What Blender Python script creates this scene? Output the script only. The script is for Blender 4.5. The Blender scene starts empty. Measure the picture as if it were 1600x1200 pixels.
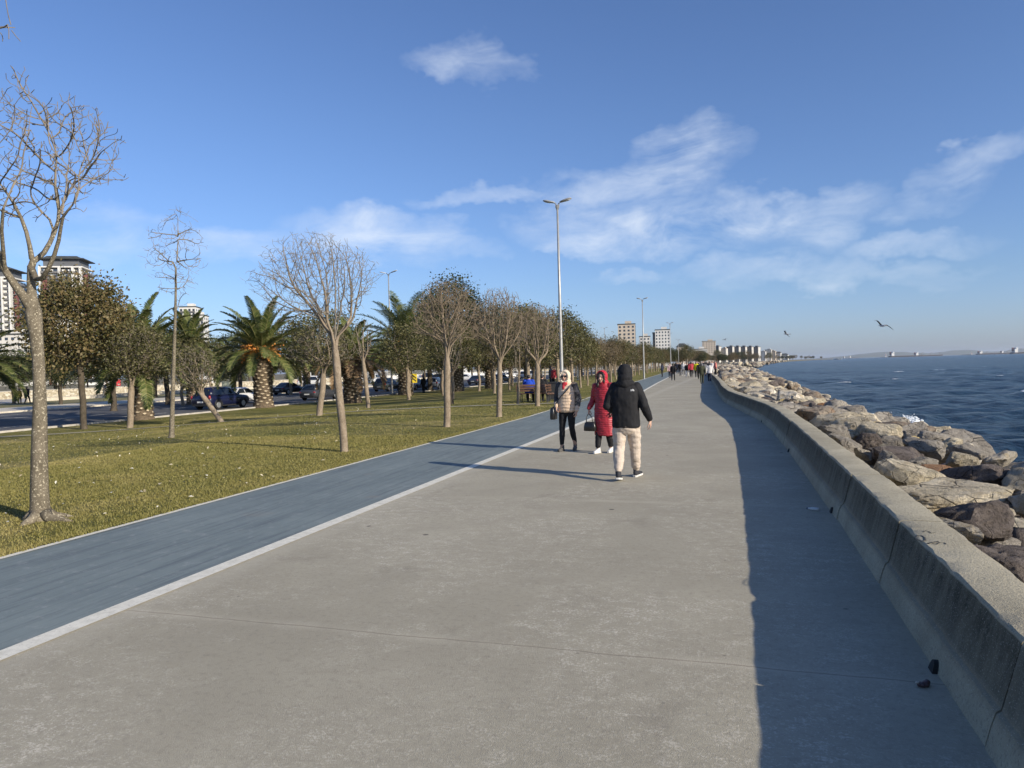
import bpy, math, random
import numpy as np
from mathutils import Vector, Matrix, noise as mnoise
R = math.radians
scene = bpy.context.scene
COL = scene.collection
rnd = random.Random(7)

# ------------------------------------------------------------------ camera
# world: +X = towards the sea (across the promenade), +Y = along the promenade, z = 0 promenade surface
F, EYE = 1130.0, 1.70
YAW, PITCH, ROLL = R(17.2), math.atan(26/F), math.atan(0.028)
_h = Vector((-math.sin(YAW), math.cos(YAW), 0))
_r0 = Vector((math.cos(YAW), math.sin(YAW), 0))
FWD = _h*math.cos(PITCH) - Vector((0, 0, 1))*math.sin(PITCH)
_u0 = _r0.cross(FWD)
RGT = _r0*math.cos(ROLL) - _u0*math.sin(ROLL)
UPV = _r0*math.sin(ROLL) + _u0*math.cos(ROLL)
CAM = Vector((0, 0, EYE))

def ray(px, py):
    return FWD + RGT*((px-800)/F) + UPV*((600-py)/F)
def at(px, py, depth):
    return CAM + ray(px, py)*depth
def plane(px, py, z=0.0):
    d = ray(px, py)
    return CAM + d*((z-EYE)/d.z)
def depth_of(P):
    return (Vector(P)-CAM).dot(FWD)
def proj(P):
    q = Vector(P)-CAM; k = q.dot(FWD)
    return (800+F*q.dot(RGT)/k, 600-F*q.dot(UPV)/k)
def sm(a, b, x):
    t = min(1, max(0, (x-a)/(b-a))); return t*t*(3-2*t)
def interp(tab, x):
    if x <= tab[0][0]: return tab[0][1]
    for (a, p), (b, q) in zip(tab, tab[1:]):
        if x <= b: return p+(q-p)*(x-a)/(b-a)
    return tab[-1][1]
# lateral curves (X as a function of Y)
SHIFT = [(-50, 0), (24, 0), (35, .45), (47, 1.2), (62, 2.0), (85, 3.1), (130, 5.2), (220, 9), (400, 14), (5000, 14)]
WALL = [(-20, .98), (8, .98), (12, .93), (15, .88), (18.5, .80), (21.5, .62), (24.5, .28), (28, -.12), (31.5, -.5),
        (38, -.85), (46, -1.15), (60, -1.75), (75, -2.5), (100, -3.6), (150, -6), (250, -10), (400, -14), (5000, -14)]
def shift(y): return interp(SHIFT, y)
def wallx(y): return interp(WALL, y)
def zg(x, y):
    u = -x - shift(y)
    return -0.8*sm(10.5, 30, u)
def ground(px, py):
    """the point of the terrain seen at a pixel of the photograph"""
    z = 0.0
    for _ in range(40):
        p = plane(px, py, z); z = z*.5 + zg(p.x, p.y)*.5
    return plane(px, py, z)

# ------------------------------------------------------------------ objects
def link(o):
    COL.objects.link(o); return o
def tag(o, label=None, cat=None, group=None, kind=None):
    if label: o['label'] = label
    if cat: o['category'] = cat
    if group: o['group'] = group
    if kind: o['kind'] = kind
    return o
def thing(name, label, cat, loc=(0, 0, 0), rz=0.0, group=None, kind=None):
    o = bpy.data.objects.new(name, None); link(o)
    o.empty_display_size = .2
    o.location = loc; o.rotation_euler = (0, 0, rz)
    return tag(o, label, cat, group, kind)
def kids(o):
    return list(o.children)
def copy_tree(o, parent=None):
    c = o.copy(); link(c)
    if parent is not None: c.parent = parent
    for ch in kids(o): copy_tree(ch, c)
    return c
def recolor(o, m):
    for s in o.material_slots:
        s.link = 'OBJECT'; s.material = m

def frame_dirs(pts):
    n = len(pts); T = []
    for i in range(n):
        a = pts[max(0, i-1)]; b = pts[min(n-1, i+1)]
        t = (b-a)
        T.append(t.normalized() if t.length > 1e-9 else Vector((0, 0, 1)))
    t0 = T[0]
    ref = Vector((1, 0, 0)) if abs(t0.x) < .8 else Vector((0, 1, 0))
    N = [(ref - t0*ref.dot(t0)).normalized()]
    for i in range(1, n):
        v = N[-1] - T[i]*N[-1].dot(T[i])
        N.append(v.normalized() if v.length > 1e-6 else N[-1])
    return T, N

class MB:
    def __init__(s): s.v = []; s.f = []; s.m = []; s.mi = 0
    def add(s, vs, fs):
        o = len(s.v); s.v.extend([tuple(v) for v in vs])
        for f in fs: s.f.append(tuple(i+o for i in f)); s.m.append(s.mi)
        return s
    def box(s, c, d, rot=None, taper=1.0):
        x, y, z = d[0]/2, d[1]/2, d[2]/2; t = taper
        vs = [(-x, -y, -z), (x, -y, -z), (x, y, -z), (-x, y, -z), (-x*t, -y*t, z), (x*t, -y*t, z), (x*t, y*t, z), (-x*t, y*t, z)]
        vs = [Vector(v) for v in vs]
        if rot is not None: vs = [rot @ v for v in vs]
        c = Vector(c)
        return s.add([v+c for v in vs], [(0, 3, 2, 1), (4, 5, 6, 7), (0, 1, 5, 4), (1, 2, 6, 5), (2, 3, 7, 6), (3, 0, 4, 7)])
    def tube(s, pts, rad, n=8, cap=True, sx=1.0, up=None):
        pts = [Vector(p) for p in pts]
        if not hasattr(rad, '__len__'): rad = [rad]*len(pts)
        T, N = frame_dirs(pts)
        vs = []
        for p, t, nn, r in zip(pts, T, N, rad):
            b = t.cross(nn)
            for k in range(n):
                a = 2*math.pi*k/n
                vs.append(p + nn*(math.cos(a)*r) + b*(math.sin(a)*r))
        fs = []
        for i in range(len(pts)-1):
            for k in range(n):
                k2 = (k+1) % n
                fs.append((i*n+k, i*n+k2, (i+1)*n+k2, (i+1)*n+k))
        if cap:
            fs.append(tuple(reversed(range(n)))); fs.append(tuple((len(pts)-1)*n+k for k in range(n)))
        return s.add(vs, fs)
    def loft(s, rings, cap=True):
        """rings: equal-length closed loops of points"""
        n = len(rings[0]); vs = [p for r in rings for p in r]; fs = []
        for i in range(len(rings)-1):
            for k in range(n):
                k2 = (k+1) % n
                fs.append((i*n+k, i*n+k2, (i+1)*n+k2, (i+1)*n+k))
        if cap:
            fs.append(tuple(reversed(range(n)))); fs.append(tuple((len(rings)-1)*n+k for k in range(n)))
        return s.add(vs, fs)
    def ell(s, c, r, nu=16, nv=10, rot=None):
        c = Vector(c); vs = []; fs = []
        for j in range(1, nv):
            a = math.pi*j/nv
            for i in range(nu):
                b = 2*math.pi*i/nu
                v = Vector((r[0]*math.sin(a)*math.cos(b), r[1]*math.sin(a)*math.sin(b), -r[2]*math.cos(a)))
                if rot is not None: v = rot @ v
                vs.append(c+v)
        lo = Vector((0, 0, -r[2])); hi = Vector((0, 0, r[2]))
        if rot is not None: lo = rot @ lo; hi = rot @ hi
        vs += [c+lo, c+hi]; L = len(vs)-2
        for j in range(nv-2):
            for i in range(nu):
                i2 = (i+1) % nu
                fs.append((j*nu+i, j*nu+i2, (j+1)*nu+i2, (j+1)*nu+i))
        for i in range(nu):
            i2 = (i+1) % nu
            fs.append((L, i2, i)); fs.append((L+1, (nv-2)*nu+i, (nv-2)*nu+i2))
        return s.add(vs, fs)
    def prism(s, pts2, axis_pts):
        """extrude polygon (list of 3D pts) by vector"""
        n = len(pts2); d = Vector(axis_pts)
        vs = [Vector(p) for p in pts2] + [Vector(p)+d for p in pts2]
        fs = [tuple(reversed(range(n))), tuple(n+i for i in range(n))]
        for i in range(n):
            j = (i+1) % n; fs.append((i, j, n+j, n+i))
        return s.add(vs, fs)
    def mesh(s, name, mats=(), smooth=False):
        me = bpy.data.meshes.new(name)
        me.from_pydata(s.v, [], s.f)
        for m in mats: me.materials.append(m)
        if len(mats) > 1: me.polygons.foreach_set('material_index', s.m)
        if smooth is True: me.polygons.foreach_set('use_smooth', [True]*len(s.f))
        elif smooth: me.shade_smooth() if False else me.polygons.foreach_set('use_smooth', [True]*len(s.f))
        me.update(); return me
    def build(s, name, mats, parent=None, smooth=False, loc=None):
        if not isinstance(mats, (list, tuple)): mats = [mats]
        me = s.mesh(name, mats, smooth)
        o = bpy.data.objects.new(name, me); link(o)
        if parent is not None: o.parent = parent
        if loc is not None: o.location = loc
        return o
def np_mesh(name, V, Fq, mats, smooth=False):
    V = np.asarray(V, dtype=np.float32); Fq = np.asarray(Fq, dtype=np.int32)
    me = bpy.data.meshes.new(name)
    me.vertices.add(len(V)); me.vertices.foreach_set('co', V.ravel())
    k = Fq.shape[1]
    me.loops.add(Fq.size); me.loops.foreach_set('vertex_index', Fq.ravel())
    me.polygons.add(len(Fq)); me.polygons.foreach_set('loop_start', np.arange(0, Fq.size, k, dtype=np.int32))
    if smooth: me.polygons.foreach_set('use_smooth', np.ones(len(Fq), dtype=bool))
    for m in mats: me.materials.append(m)
    me.update(calc_edges=True); me.validate()
    return me
def obj_from(me, name, parent=None, loc=None):
    o = bpy.data.objects.new(name, me); link(o)
    if parent is not None: o.parent = parent
    if loc is not None: o.location = loc
    return o
def remesh(mb, name, mats, parent=None, voxel=.012, smooth_it=2):
    """fuse overlapping closed pieces into one continuous skin"""
    me = mb.mesh('tmp'); o = bpy.data.objects.new('tmp', me); link(o)
    md = o.modifiers.new('r', 'REMESH'); md.mode = 'VOXEL'; md.voxel_size = voxel; md.use_smooth_shade = True
    if smooth_it:
        s = o.modifiers.new('s', 'SMOOTH'); s.factor = .5; s.iterations = smooth_it
    dg = bpy.context.evaluated_depsgraph_get(); dg.update()
    m2 = bpy.data.meshes.new_from_object(o.evaluated_get(dg))
    bpy.data.objects.remove(o); m2.name = name
    m2.materials.clear()
    for m in mats: m2.materials.append(m)
    m2.polygons.foreach_set('use_smooth', [True]*len(m2.polygons))
    return obj_from(m2, name, parent)
def evl(pts, r0=None):
    return pts

def px_h(loc, top_py, px):
    """height that reaches a pixel row above a ground point"""
    d = depth_of(loc); return (at(px, top_py, d)-Vector(loc)).z

# ------------------------------------------------------------------ node helper
class NG:
    def __init__(s, tree): s.t = tree; s.t.nodes.clear()
    def n(s, ty, ins=None, **kw):
        nd = s.t.nodes.new(ty)
        for k, v in kw.items(): setattr(nd, k, v)
        for k, v in (ins or {}).items():
            sk = nd.inputs[k]
            if isinstance(v, bpy.types.NodeSocket): s.t.links.new(v, sk)
            else: sk.default_value = v
        return nd
    def math(s, op, a, b=0.0, c=0.0, clamp=False):
        nd = s.n('ShaderNodeMath', {0: a, 1: b, 2: c}, operation=op, use_clamp=clamp); return nd.outputs[0]
    def vm(s, op, a, b=(0, 0, 0)):
        nd = s.n('ShaderNodeVectorMath', {0: a, 1: b}, operation=op)
        return nd.outputs['Value'] if op in ('DOT_PRODUCT', 'LENGTH') else nd.outputs[0]
    def scale(s, v, sc):
        return s.n('ShaderNodeVectorMath', {0: v, 1: tuple(sc) if hasattr(sc, '__len__') else (sc, sc, sc)}, operation='MULTIPLY').outputs[0]
    def noise(s, v, sc, det=4, ro=.55, dist=0.0):
        return s.n('ShaderNodeTexNoise', {'Vector': v, 'Scale': sc, 'Detail': det, 'Roughness': ro, 'Distortion': dist}).outputs['Fac']
    def vor(s, v, sc, feat='F1', out='Distance', rand=1.0):
        return s.n('ShaderNodeTexVoronoi', {'Vector': v, 'Scale': sc, 'Randomness': rand}, feature=feat).outputs[out]
    def ramp(s, f, stops, interp='LINEAR'):
        nd = s.n('ShaderNodeValToRGB', {'Fac': f}); cr = nd.color_ramp; cr.interpolation = interp
        while len(cr.elements) < len(stops): cr.elements.new(.5)
        for e, (p, c) in zip(cr.elements, stops):
            e.position = p
            e.color = (c, c, c, 1) if not hasattr(c, '__len__') else (tuple(c)+(1,))[:4]
        return nd.outputs['Color']
    def mix(s, f, a, b, mode='MIX'):
        nd = s.n('ShaderNodeMix', data_type='RGBA', blend_type=mode)
        for k, v in ((0, f), (6, a), (7, b)):
            if isinstance(v, bpy.types.NodeSocket): s.t.links.new(v, nd.inputs[k])
            elif k == 0: nd.inputs[0].default_value = v
            else: nd.inputs[k].default_value = (tuple(v)+(1,))[:4]
        return nd.outputs[2]
    def co(s, which='Object'): return s.n('ShaderNodeTexCoord').outputs[which]
    def bump(s, h, st=.3, dist=.02, nrm=None):
        ins = {'Height': h, 'Strength': st, 'Distance': dist}
        if nrm is not None: ins['Normal'] = nrm
        return s.n('ShaderNodeBump', ins).outputs[0]
    def out(s, base, rough=.7, nrm=None, metal=0.0, spec=.5, **kw):
        ins = {'Base Color': base if isinstance(base, bpy.types.NodeSocket) else (tuple(base)+(1,))[:4], 'Roughness': rough,
               'Metallic': metal, 'Specular IOR Level': spec}
        if nrm is not None: ins['Normal'] = nrm
        ins.update(kw)
        p = s.n('ShaderNodeBsdfPrincipled', ins)
        o = s.n('ShaderNodeOutputMaterial', {'Surface': p.outputs[0]}); return p
MATS = {}
def newmat(name):
    m = bpy.data.materials.new(name); m.use_nodes = True
    MATS[name] = m
    return m, NG(m.node_tree)
def pmat(name, c, rough=.6, var=.25, vs=8.0, bs=None, bst=.2, metal=0.0, spec=.5, dist=.01, rnd_amt=0.0, coord='Object', **kw):
    """painted / plain surface: base colour with a little mottling and bump"""
    m, g = newmat(name); v = g.co(coord)
    n = g.noise(v, vs, 5, .6)
    lo = tuple(x*(1-var) for x in c); hi = tuple(min(1, x*(1+var)) for x in c)
    col = g.ramp(n, [(.3, lo), (.7, hi)])
    if rnd_amt:
        rv = g.n('ShaderNodeObjectInfo').outputs['Random']
        k = g.math('MULTIPLY_ADD', rv, 2*rnd_amt, 1-rnd_amt)
        col = g.n('ShaderNodeVectorMath', {0: col, 'Scale': k}, operation='SCALE').outputs[0]
    nr = g.bump(g.noise(v, bs, 4, .6), bst, dist) if bs else None
    g.out(col, rough, nr, metal, spec, **kw)
    return m
def s2l(r, g, b):
    f = lambda x: (x/255/12.92) if x/255 <= .04045 else ((x/255+.055)/1.055)**2.4
    return (f(r), f(g), f(b))
# ------------------------------------------------------------------ camera, sun, sky
cd = bpy.data.cameras.new('camera'); cam = bpy.data.objects.new('camera', cd); link(cam)
cd.sensor_width = 36; cd.lens = 36*F/1600; cd.clip_start = .05; cd.clip_end = 60000
cam.matrix_world = Matrix(((RGT.x, UPV.x, -FWD.x, 0), (RGT.y, UPV.y, -FWD.y, 0), (RGT.z, UPV.z, -FWD.z, EYE), (0, 0, 0, 1)))
scene.camera = cam
# shadow of the walking man: foot -> head tip
_a = plane(968, 752); _b = plane(668, 726)
_s = (_a-_b); SUN_EL = R(22.5)
SUN_AZ = math.atan2(_s.y, _s.x)          # direction towards the sun, from +X
SUND = Vector((math.cos(SUN_AZ)*math.cos(SUN_EL), math.sin(SUN_AZ)*math.cos(SUN_EL), math.sin(SUN_EL)))
sl = bpy.data.lights.new('sun', 'SUN'); sl.energy = 4.5; sl.angle = R(.5); sl.color = (1, .90, .74)
so = bpy.data.objects.new('sun', sl); link(so)
so.rotation_euler = SUND.to_track_quat('Z', 'Y').to_euler()
W = bpy.data.worlds.new('World'); scene.world = W; W.use_nodes = True
g = NG(W.node_tree)
sky = g.n('ShaderNodeTexSky', sky_type='NISHITA', sun_disc=False)
sky.sun_elevation = SUN_EL; sky.sun_rotation = math.pi/2-SUN_AZ
sky.air_density = 1.0; sky.dust_density = .6; sky.ozone_density = 2.2; sky.altitude = 0
dirv = g.co('Generated')
CL = [  # px, py, half-width, half-height, tilt(deg), strength
    (755, 100, 78, 34, 12, .5), (1000, 268, 170, 48, -10, .8), (1095, 262, 52, 60, 0, .95), (800, 312, 150, 18, 2, .55),
    (1060, 352, 260, 52, -3, .95), (905, 384, 100, 30, 0, .85), (1290, 338, 100, 50, -18, .62), (1190, 432, 175, 28, -3, .66),
    (1360, 432, 140, 14, 0, .35), (1492, 288, 66, 30, -32, .55), (1440, 388, 95, 18, -3, .5), (575, 360, 150, 42, 2, .85),
    (370, 385, 110, 30, 0, .6), (170, 372, 120, 42, 0, .55), (980, 440, 60, 16, 0, .6), (690, 390, 90, 26, 0, .4)]
tot = None
wn = g.vm('SUBTRACT', g.n('ShaderNodeTexNoise', {'Vector': g.scale(dirv, (1, 1, 1.6)), 'Scale': 7.0, 'Detail': 5, 'Roughness': .6}).outputs['Color'], (.5, .5, .5))
cdir = g.vm('ADD', dirv, g.scale(wn, (.20, .20, .12)))
for (px, py, hw, hh, tl, st) in CL:
    c = ray(px, py).normalized()
    a = R(tl)
    t1 = (RGT*math.cos(a) - UPV*math.sin(a)); t1 = (t1 - c*t1.dot(c)).normalized(); t2 = c.cross(t1)
    k = F/ray(px, py).length
    q1 = g.vm('DOT_PRODUCT', cdir, tuple(t1*(k/hw))); q2 = g.vm('DOT_PRODUCT', cdir, tuple(t2*(k/hh)))
    fr = g.math('GREATER_THAN', g.vm('DOT_PRODUCT', dirv, tuple(c)), 0.0)
    q = g.math('MULTIPLY_ADD', q2, q2, g.math('MULTIPLY', q1, q1))
    mk = g.math('MULTIPLY', g.math('MAXIMUM', g.math('SUBTRACT', 1.0, q), 0.0), fr)
    mk = g.math('MULTIPLY', mk, st)
    tot = mk if tot is None else g.math('MAXIMUM', tot, mk)
# streaky cirrus texture on the sky dome
hz = g.vm('DOT_PRODUCT', dirv, tuple(_r0)); vt = g.n('ShaderNodeSeparateXYZ', {0: dirv}).outputs[2]
dd = g.vm('DOT_PRODUCT', dirv, tuple(_h))
warp = g.n('ShaderNodeTexNoise', {'Vector': dirv, 'Scale': 5.0, 'Detail': 3}).outputs['Color']
rx = g.math('ADD', g.math('MULTIPLY', hz, 3.4), g.math('MULTIPLY', vt, 2.2))
ry = g.math('MULTIPLY', g.math('SUBTRACT', vt, g.math('MULTIPLY', hz, .14)), 11.0)
cv = g.n('ShaderNodeCombineXYZ', {0: rx, 1: ry, 2: dd}).outputs[0]
cv = g.vm('ADD', cv, g.scale(warp, .9))
n1 = g.noise(cv, 1.5, 8, .62, .6)
n2 = g.noise(g.scale(dirv, (1, 1, 2.2)), 9, 6, .6, .3)
tex = g.math('ADD', g.math('MULTIPLY', n1, .75), g.math('MULTIPLY', n2, .45))
soft = g.ramp(tot, [(0.0, 0.0), (.35, .45), (.85, 1.0)])
al = g.ramp(tex, [(.46, 0.0), (.60, .45), (.76, 1.0)])
al = g.math('MULTIPLY', g.math('MULTIPLY', al, soft), .66, clamp=True)
low = g.ramp(vt, [(0.0, (.92, .95, 1.17)), (.10, (.93, .95, 1.0)), (.32, (.99, 1.0, 1.0))])
skyc = g.mix(1.0, g.mix(1.0, sky.outputs[0], (.82, .955, 1.27), 'MULTIPLY'), low, 'MULTIPLY')
skyc = g.mix(al, skyc, (7.6, 8.2, 9.0))
bg = g.n('ShaderNodeBackground', {'Color': skyc, 'Strength': .086})
g.n('ShaderNodeOutputWorld', {'Surface': bg.outputs[0]})
W.cycles.sampling_method = 'MANUAL'; W.cycles.sample_map_resolution = 512
vs = scene.view_settings
vs.view_transform = 'Standard'; vs.look = 'None'; vs.exposure = .47; vs.gamma = 1.0
scene.cycles.use_denoising = True
try: scene.cycles.denoiser = 'OPENIMAGEDENOISE'
except Exception: pass
scene.cycles.max_bounces = 5; scene.cycles.diffuse_bounces = 3; scene.cycles.glossy_bounces = 2
scene.cycles.transmission_bounces = 3; scene.cycles.transparent_max_bounces = 6
scene.cycles.use_adaptive_sampling = True; scene.cycles.adaptive_threshold = .015
scene.cycles.caustics_reflective = False; scene.cycles.caustics_refractive = False
# ------------------------------------------------------------------ people
def cloth(name, c, var=.18, rough=.8, sc=16, quilt=None, spec=.25):
    m, g = newmat(name); v = g.co()
    n = g.noise(v, sc, 5, .65); col = g.ramp(n, [(.3, tuple(x*(1-var) for x in c)), (.7, tuple(min(1, x*(1+var)) for x in c))])
    h = g.math('MULTIPLY', n, .5)
    if quilt:
        z = g.n('ShaderNodeSeparateXYZ', {0: v}).outputs[2]
        w = g.math('SINE', g.math('MULTIPLY_ADD', z, 2*math.pi/quilt, g.math('MULTIPLY', g.noise(v, 5, 2), 1.5)))
        h = g.math('MULTIPLY_ADD', g.math('ABSOLUTE', w), 1.0, h)
        col = g.mix(g.ramp(g.math('ABSOLUTE', w), [(.0, .65), (.28, 0.0)]), col, tuple(x*.4 for x in c))
    g.out(col, rough, g.bump(h, .5, .012), spec=spec); return m
M_SKIN = pmat('skin', (.50, .31, .225), .55, .10, 20)
M_HAIR = pmat('black_hair', (.018, .014, .012), .5, .3, 40)
M_BLK = cloth('black_fabric', (.014, .014, .016)); M_BLK2 = cloth('black_leggings', (.012, .012, .014), .2, .7)
M_BEIGE = cloth('beige_cotton', (.50, .42, .345), .10); M_CREAM = cloth('cream_padding', (.66, .50, .36), .10, .75, 12, .13)
M_FLEECE = cloth('cream_fleece', (.62, .52, .40), .2, .95, 60); M_RED = cloth('red_quilted_nylon', (.34, .022, .035), .2, .45, 12, .075, .5)
M_REDH = cloth('red_hood_cloth', (.42, .022, .04), .2, .55, 12); M_SCARF = cloth('red_scarf_wool', (.42, .035, .05), .3)
M_SHOE = cloth('dark_trainers', (.035, .036, .042), .3); M_SOLE = pmat('white_rubber', (.62, .60, .56), .6, .1)
M_WSHOE = cloth('white_trainers', (.66, .65, .63), .1); M_GSHOE = cloth('grey_trainers', (.09, .085, .08), .3)
M_LENS = pmat('dark_lens', (.008, .008, .009), .15, .1, spec=.8); M_BAG = pmat('black_leather', (.014, .014, .015), .35, .2, 10, spec=.6)
M_EMB = pmat('white_stitching', (.75, .75, .74), .7, .1); M_LIP = pmat('lips', (.34, .11, .095), .5, .1); M_EYE = pmat('eyes', (.025, .02, .018), .3, .1)
def mat_camo():
    m, g = newmat('mottled_sleeve_cloth'); v = g.co(); n = g.vor(v, 22, 'F1', 'Color'); b = g.n('ShaderNodeSeparateColor', {0: n}).outputs[0]
    g.out(g.ramp(b, [(.2, (.06, .052, .045)), (.45, (.20, .155, .115)), (.65, (.34, .27, .20)), (.85, (.10, .085, .07))], 'CONSTANT'), .8); return m
M_CAMO = mat_camo(); M_GREYS = cloth('charcoal_wool', (.05, .05, .055), .25)

def limb(mb, pts, rad, n=14):
    mb.tube(pts, rad, n)
    for p, r in zip(pts, rad): mb.ell(p, (r, r, r), n, 8)
def rings(mb, lst, n=22, flat=2.2):
    """superelliptic torso: (z, rx, ry, x, y)"""
    R_ = []
    for z, rx, ry, x, y in lst:
        ring = []
        for k in range(n):
            a = 2*math.pi*k/n; c, s = math.cos(a), math.sin(a)
            ring.append(Vector((x+rx*math.copysign(abs(c)**(2/flat), c), y+ry*math.copysign(abs(s)**(2/flat), s), z)))
        R_.append(ring)
    mb.loft(R_)
def hand(mb, w, d, inward, curl=.5, k=1.0):
    """palm, four bent fingers of unequal length and a thumb from the side of the palm"""
    d = Vector(d).normalized(); i = Vector(inward); i = (i-d*i.dot(d)).normalized(); s = d.cross(i)      # i = palm normal, s = across the knuckles
    w = Vector(w)
    rot = Matrix((s, d, i)).transposed()
    mb.ell(w+d*.045*k, (.040*k, .052*k, .016*k), 12, 8, rot); limb(mb, [w-d*.03*k, w+d*.02*k], [.026*k, .026*k], 10)
    for off, L in ((-.028, .068), (-.0095, .080), (.0095, .075), (.027, .060)):
        p = w+d*.085*k+s*off*k; pts = [p-d*.02*k]; a = 0.0; q = pts[0]
        for seg in range(4):
            q = q+(d*math.cos(a)+i*math.sin(a)+s*off*1.2)*(L*k/3 if seg else .02*k); pts.append(q); a += curl*.75
        mb.tube(pts, [.0095*k, .0095*k, .009*k, .0082*k, .0065*k], 8); mb.ell(pts[-1], (.0066*k,)*3, 8, 6)
    t = w+d*.025*k-s*.034*k; pts = [t, t+(d*.6-s*.55+i*.3)*.028*k, t+(d*.95-s*.5+i*.55)*.050*k, t+(d*1.3-s*.3+i*.8)*.062*k]
    mb.tube(pts, [.013*k, .0115*k, .010*k, .007*k], 8); mb.ell(pts[-1], (.007*k,)*3, 8, 6)
def wrinkle(o, amp, sc, seed=0, an=(1, 1, 2.2)):
    off = Vector((seed, seed*2.1, seed*.7)); me = o.data
    n = len(me.vertices); co = np.empty(n*3, np.float32); no = np.empty(n*3, np.float32)
    me.vertices.foreach_get('co', co); me.vertices.foreach_get('normal', no); co = co.reshape(-1, 3); no = no.reshape(-1, 3)
    A = np.array(an)*sc; d = np.empty(n, np.float32)
    for i, c in enumerate((co*A).tolist()):
        q = Vector(c)+off; d[i] = amp*(mnoise.noise(q)+.5*mnoise.noise(q*2.3))
    me.vertices.foreach_set('co', (co+no*d[:, None]).astype(np.float32).ravel()); me.update()
def head_skin(mb, c, k=1.0, face=True):
    c = Vector(c)
    mb.ell(c+Vector((0, -.008, .018))*k, (.074*k, .094*k, .098*k), 20, 14); mb.ell(c+Vector((0, .022, -.045))*k, (.056*k, .062*k, .066*k), 16, 10)
    mb.ell(c+Vector((0, .055, -.088))*k, (.026*k, .022*k, .020*k), 10, 8)
    mb.tube([c+Vector((0, .082, .018))*k, c+Vector((0, .098, -.008))*k, c+Vector((0, .107, -.030))*k], [.008*k, .012*k, .016*k], 8)
    mb.ell(c+Vector((0, .102, -.030))*k, (.018*k, .014*k, .012*k), 8, 6)
    for s in (-1, 1): mb.ell(c+Vector((s*.076, -.004, -.012))*k, (.010*k, .020*k, .032*k), 8, 6); mb.ell(c+Vector((s*.038, .062, -.03))*k, (.022*k, .022*k, .022*k), 8, 6)
    limb(mb, [c+Vector((0, -.02, -.06))*k, c+Vector((0, -.03, -.17))*k], [.052*k, .056*k])
def foot(sh, so, a, yaw, pitch=0.0, k=1.0):
    """shoe on an ankle: upper into sh, sole into so"""
    a = Vector(a); M = Matrix.Rotation(yaw, 3, 'Z') @ Matrix.Rotation(pitch, 3, 'X')
    P = lambda x, y, z: a+M @ (Vector((x, y, z))*k)
    def el(c, r): sh.ell(P(*c), tuple(q*k for q in r), 14, 9, M)
    el((0, -.025, -.035), (.038, .048, .05)); el((0, .045, -.05), (.042, .07, .036)); el((0, .11, -.06), (.044, .062, .026)); sh.tube([P(0, -.012, .03), P(0, -.008, -.03)], [.044*k, .042*k], 12)
    ol = [(-.034, -.065), (-.018, -.082), (.018, -.082), (.034, -.065), (.036, 0), (.046, .08), (.042, .135), (.022, .172), (-.018, .174), (-.040, .14), (-.043, .08), (-.034, 0)]
    so.prism([P(x, y, -.092) for x, y in ol], (M @ Vector((0, 0, .026)))*k)
def person_base(label, loc, rz, group=None, name='person'):
    return thing(name, label, 'person', loc, rz, group)

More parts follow.
